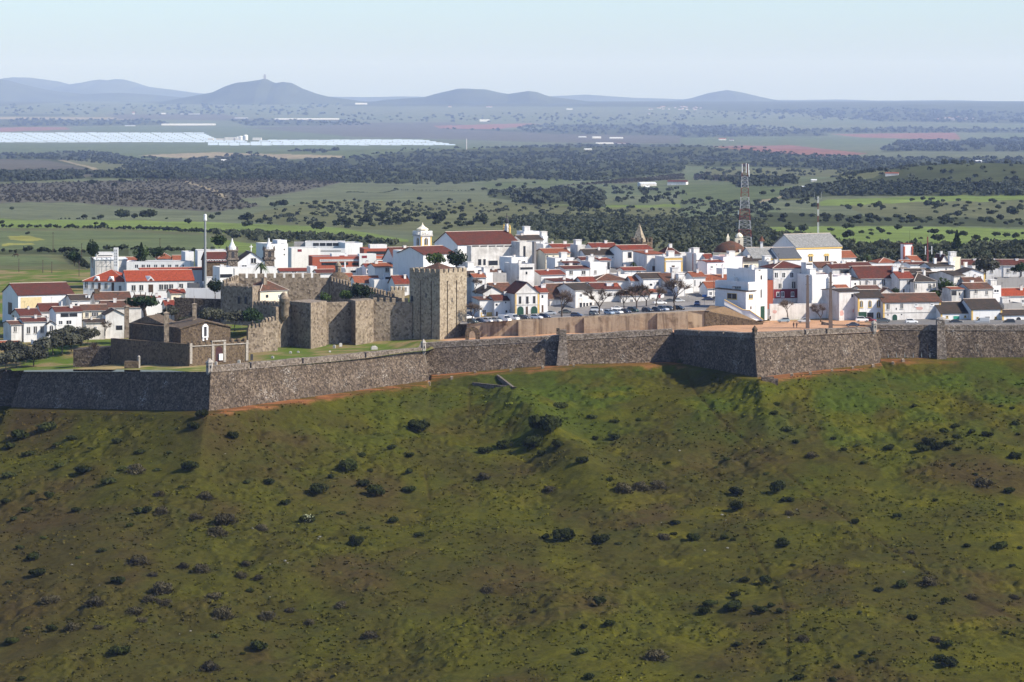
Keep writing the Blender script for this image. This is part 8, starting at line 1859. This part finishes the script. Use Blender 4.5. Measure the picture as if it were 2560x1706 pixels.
def farm(cr, x, y, w, h_, lab, rm=None, grp=None):
    px, py = Q(cr, x, y); p = land_hit(px, py); u = p.y / FPX / CROPS[cr][2]; W_, H_ = w * u / 2, h_ * u; r_ = empty('farm_building', p, random.uniform(-.25, .25)); m = MB(); d = min(W_, 9)
    m.box(-W_, W_, -d, d, -3, H_ * .7); m.build('wall', WHITE2, r_); m = MB(); m.add([(-W_ - .4, -d - .4, H_ * .68), (W_ + .4, -d - .4, H_ * .68), (W_ + .4, 0, H_ * 1.05), (-W_ - .4, 0, H_ * 1.05), (W_ + .4, d + .4, H_ * .68), (-W_ - .4, d + .4, H_ * .68)], [(0, 1, 2, 3), (3, 2, 4, 5), (1, 4, 2), (0, 3, 5)]); m.build('roof', rm or T_OR, r_)
    return tag(r_, lab, 'farm building', grp)
for a in [('a', 1530, 618, 32, 18, 'small white farm cube in the wood belt below the power plant', WHP), ('a', 1440, 619, 34, 6, 'flat pale shed left of the small white farm cube', WHP), ('a', 912, 292, 14, 18, 'white farmstead on the far left plain', None), ('a', 1118, 290, 30, 8, 'long low farm shed on the far left plain', WHP), ('a', 1290, 368, 370, 12, 'very long white shed behind the left solar field', WHP), ('a', 890, 372, 70, 6, 'thin white shed left of the very long one', WHP), ('a', 1300, 292, 140, 5, 'thin white greenhouse roof far behind the solar fields', WHP), ('a', 2100, 328, 440, 9, 'wide glinting greenhouse strip below the highest hill', WHP), ('a', 1650, 320, 90, 6, 'short greenhouse strip below the highest hill', WHP), ('b', 145, 224, 82, 10, 'white farm at the foot of the centre hill, left', WHP), ('b', 750, 243, 22, 9, 'orange farm at the foot of the twin hill', None), ('b', 1020, 244, 40, 8, 'white farm at the foot of the twin hill', None), ('b', 1570, 260, 42, 8, 'pale shed on the far centre plain', WHP), ('b', 2115, 292, 12, 10, 'white house on the far centre plain', None), ('b', 990, 342, 70, 14, 'farm among trees on the far centre plain', WHP), ('b', 1658, 452, 52, 10, 'white farm right of the brown plain', WHP), ('b', 1755, 456, 60, 12, 'second white farm right of the brown plain', WHP), ('b', 1890, 460, 92, 12, 'third white farm right of the brown plain', WHP), ('b', 1810, 494, 120, 10, 'long pale shed at the edge of the wood belt', WHP), ('b', 1925, 493, 90, 7, 'lower pale shed at the edge of the wood belt', T_OR), ('b', 1695, 535, 50, 10, 'white shed inside the wood belt', WHP), ('b', 2100, 782, 112, 26, 'white barn with a shallow roof beyond the spire', WHP), ('b', 2103, 804, 26, 24, 'small white hut in front of the white barn', WHP), ('b', 2310, 774, 130, 32, 'long white farmhouse with a faded red roof', T_MAR), ('c', 840, 802, 44, 20, 'white cottage beside the pale track', WHP), ('c', 915, 750, 36, 14, 'white cottage in the dark wood at right', WHP), ('c', 1450, 708, 90, 20, 'farmhouse with a pinkish roof on the right wood edge', T_OR), ('c', 290, 468, 50, 14, 'white farm group on the green plain at right', None), ('c', 352, 473, 30, 12, 'second white farm on the green plain at right', T_MAR), ('c', 2040, 620, 46, 14, 'white villa on the wooded rise at far right', WHP), ('c', 575, 600, 14, 8, 'white speck house in the wood behind the lattice tower', WHP)]:
    farm(*a)
r = random.Random(3)
for i in range(26): farm('b', r.uniform(2100, 2480), r.uniform(240, 262), r.uniform(8, 18), r.uniform(5, 8), 'one of the tiny white houses of the far village at centre right', None, 'tiny houses of the far centre village')
for i in range(24): farm('c', r.uniform(1760, 2020), r.uniform(312, 332), r.uniform(7, 14), r.uniform(5, 8), 'one of the tiny white houses of the far village at the right', None, 'tiny houses of the far right village')
# ------------------------------------------------------------------ the air
hz = MB()
hz.box(-46000, 46000, -400, 84000, -380, 700)
HM = bpy.data.materials.new('hazy air'); HM.use_nodes = True
_nt = HM.node_tree
_nt.nodes.remove(_nt.nodes['Principled BSDF'])
_pv = _nt.nodes.new('ShaderNodeVolumePrincipled')
_pv.inputs['Color'].default_value = (0.44, 0.58, 1.0, 1)
_pv.inputs['Density'].default_value = 2.4e-5
_pv.inputs['Absorption Color'].default_value = (1, 1, 1, 1)
_pv.inputs['Anisotropy'].default_value = 0.0
_nt.links.new(_pv.outputs[0], _nt.nodes['Material Output'].inputs['Volume'])
hzo = hz.build('haze', HM); hzo['kind'] = 'stuff'
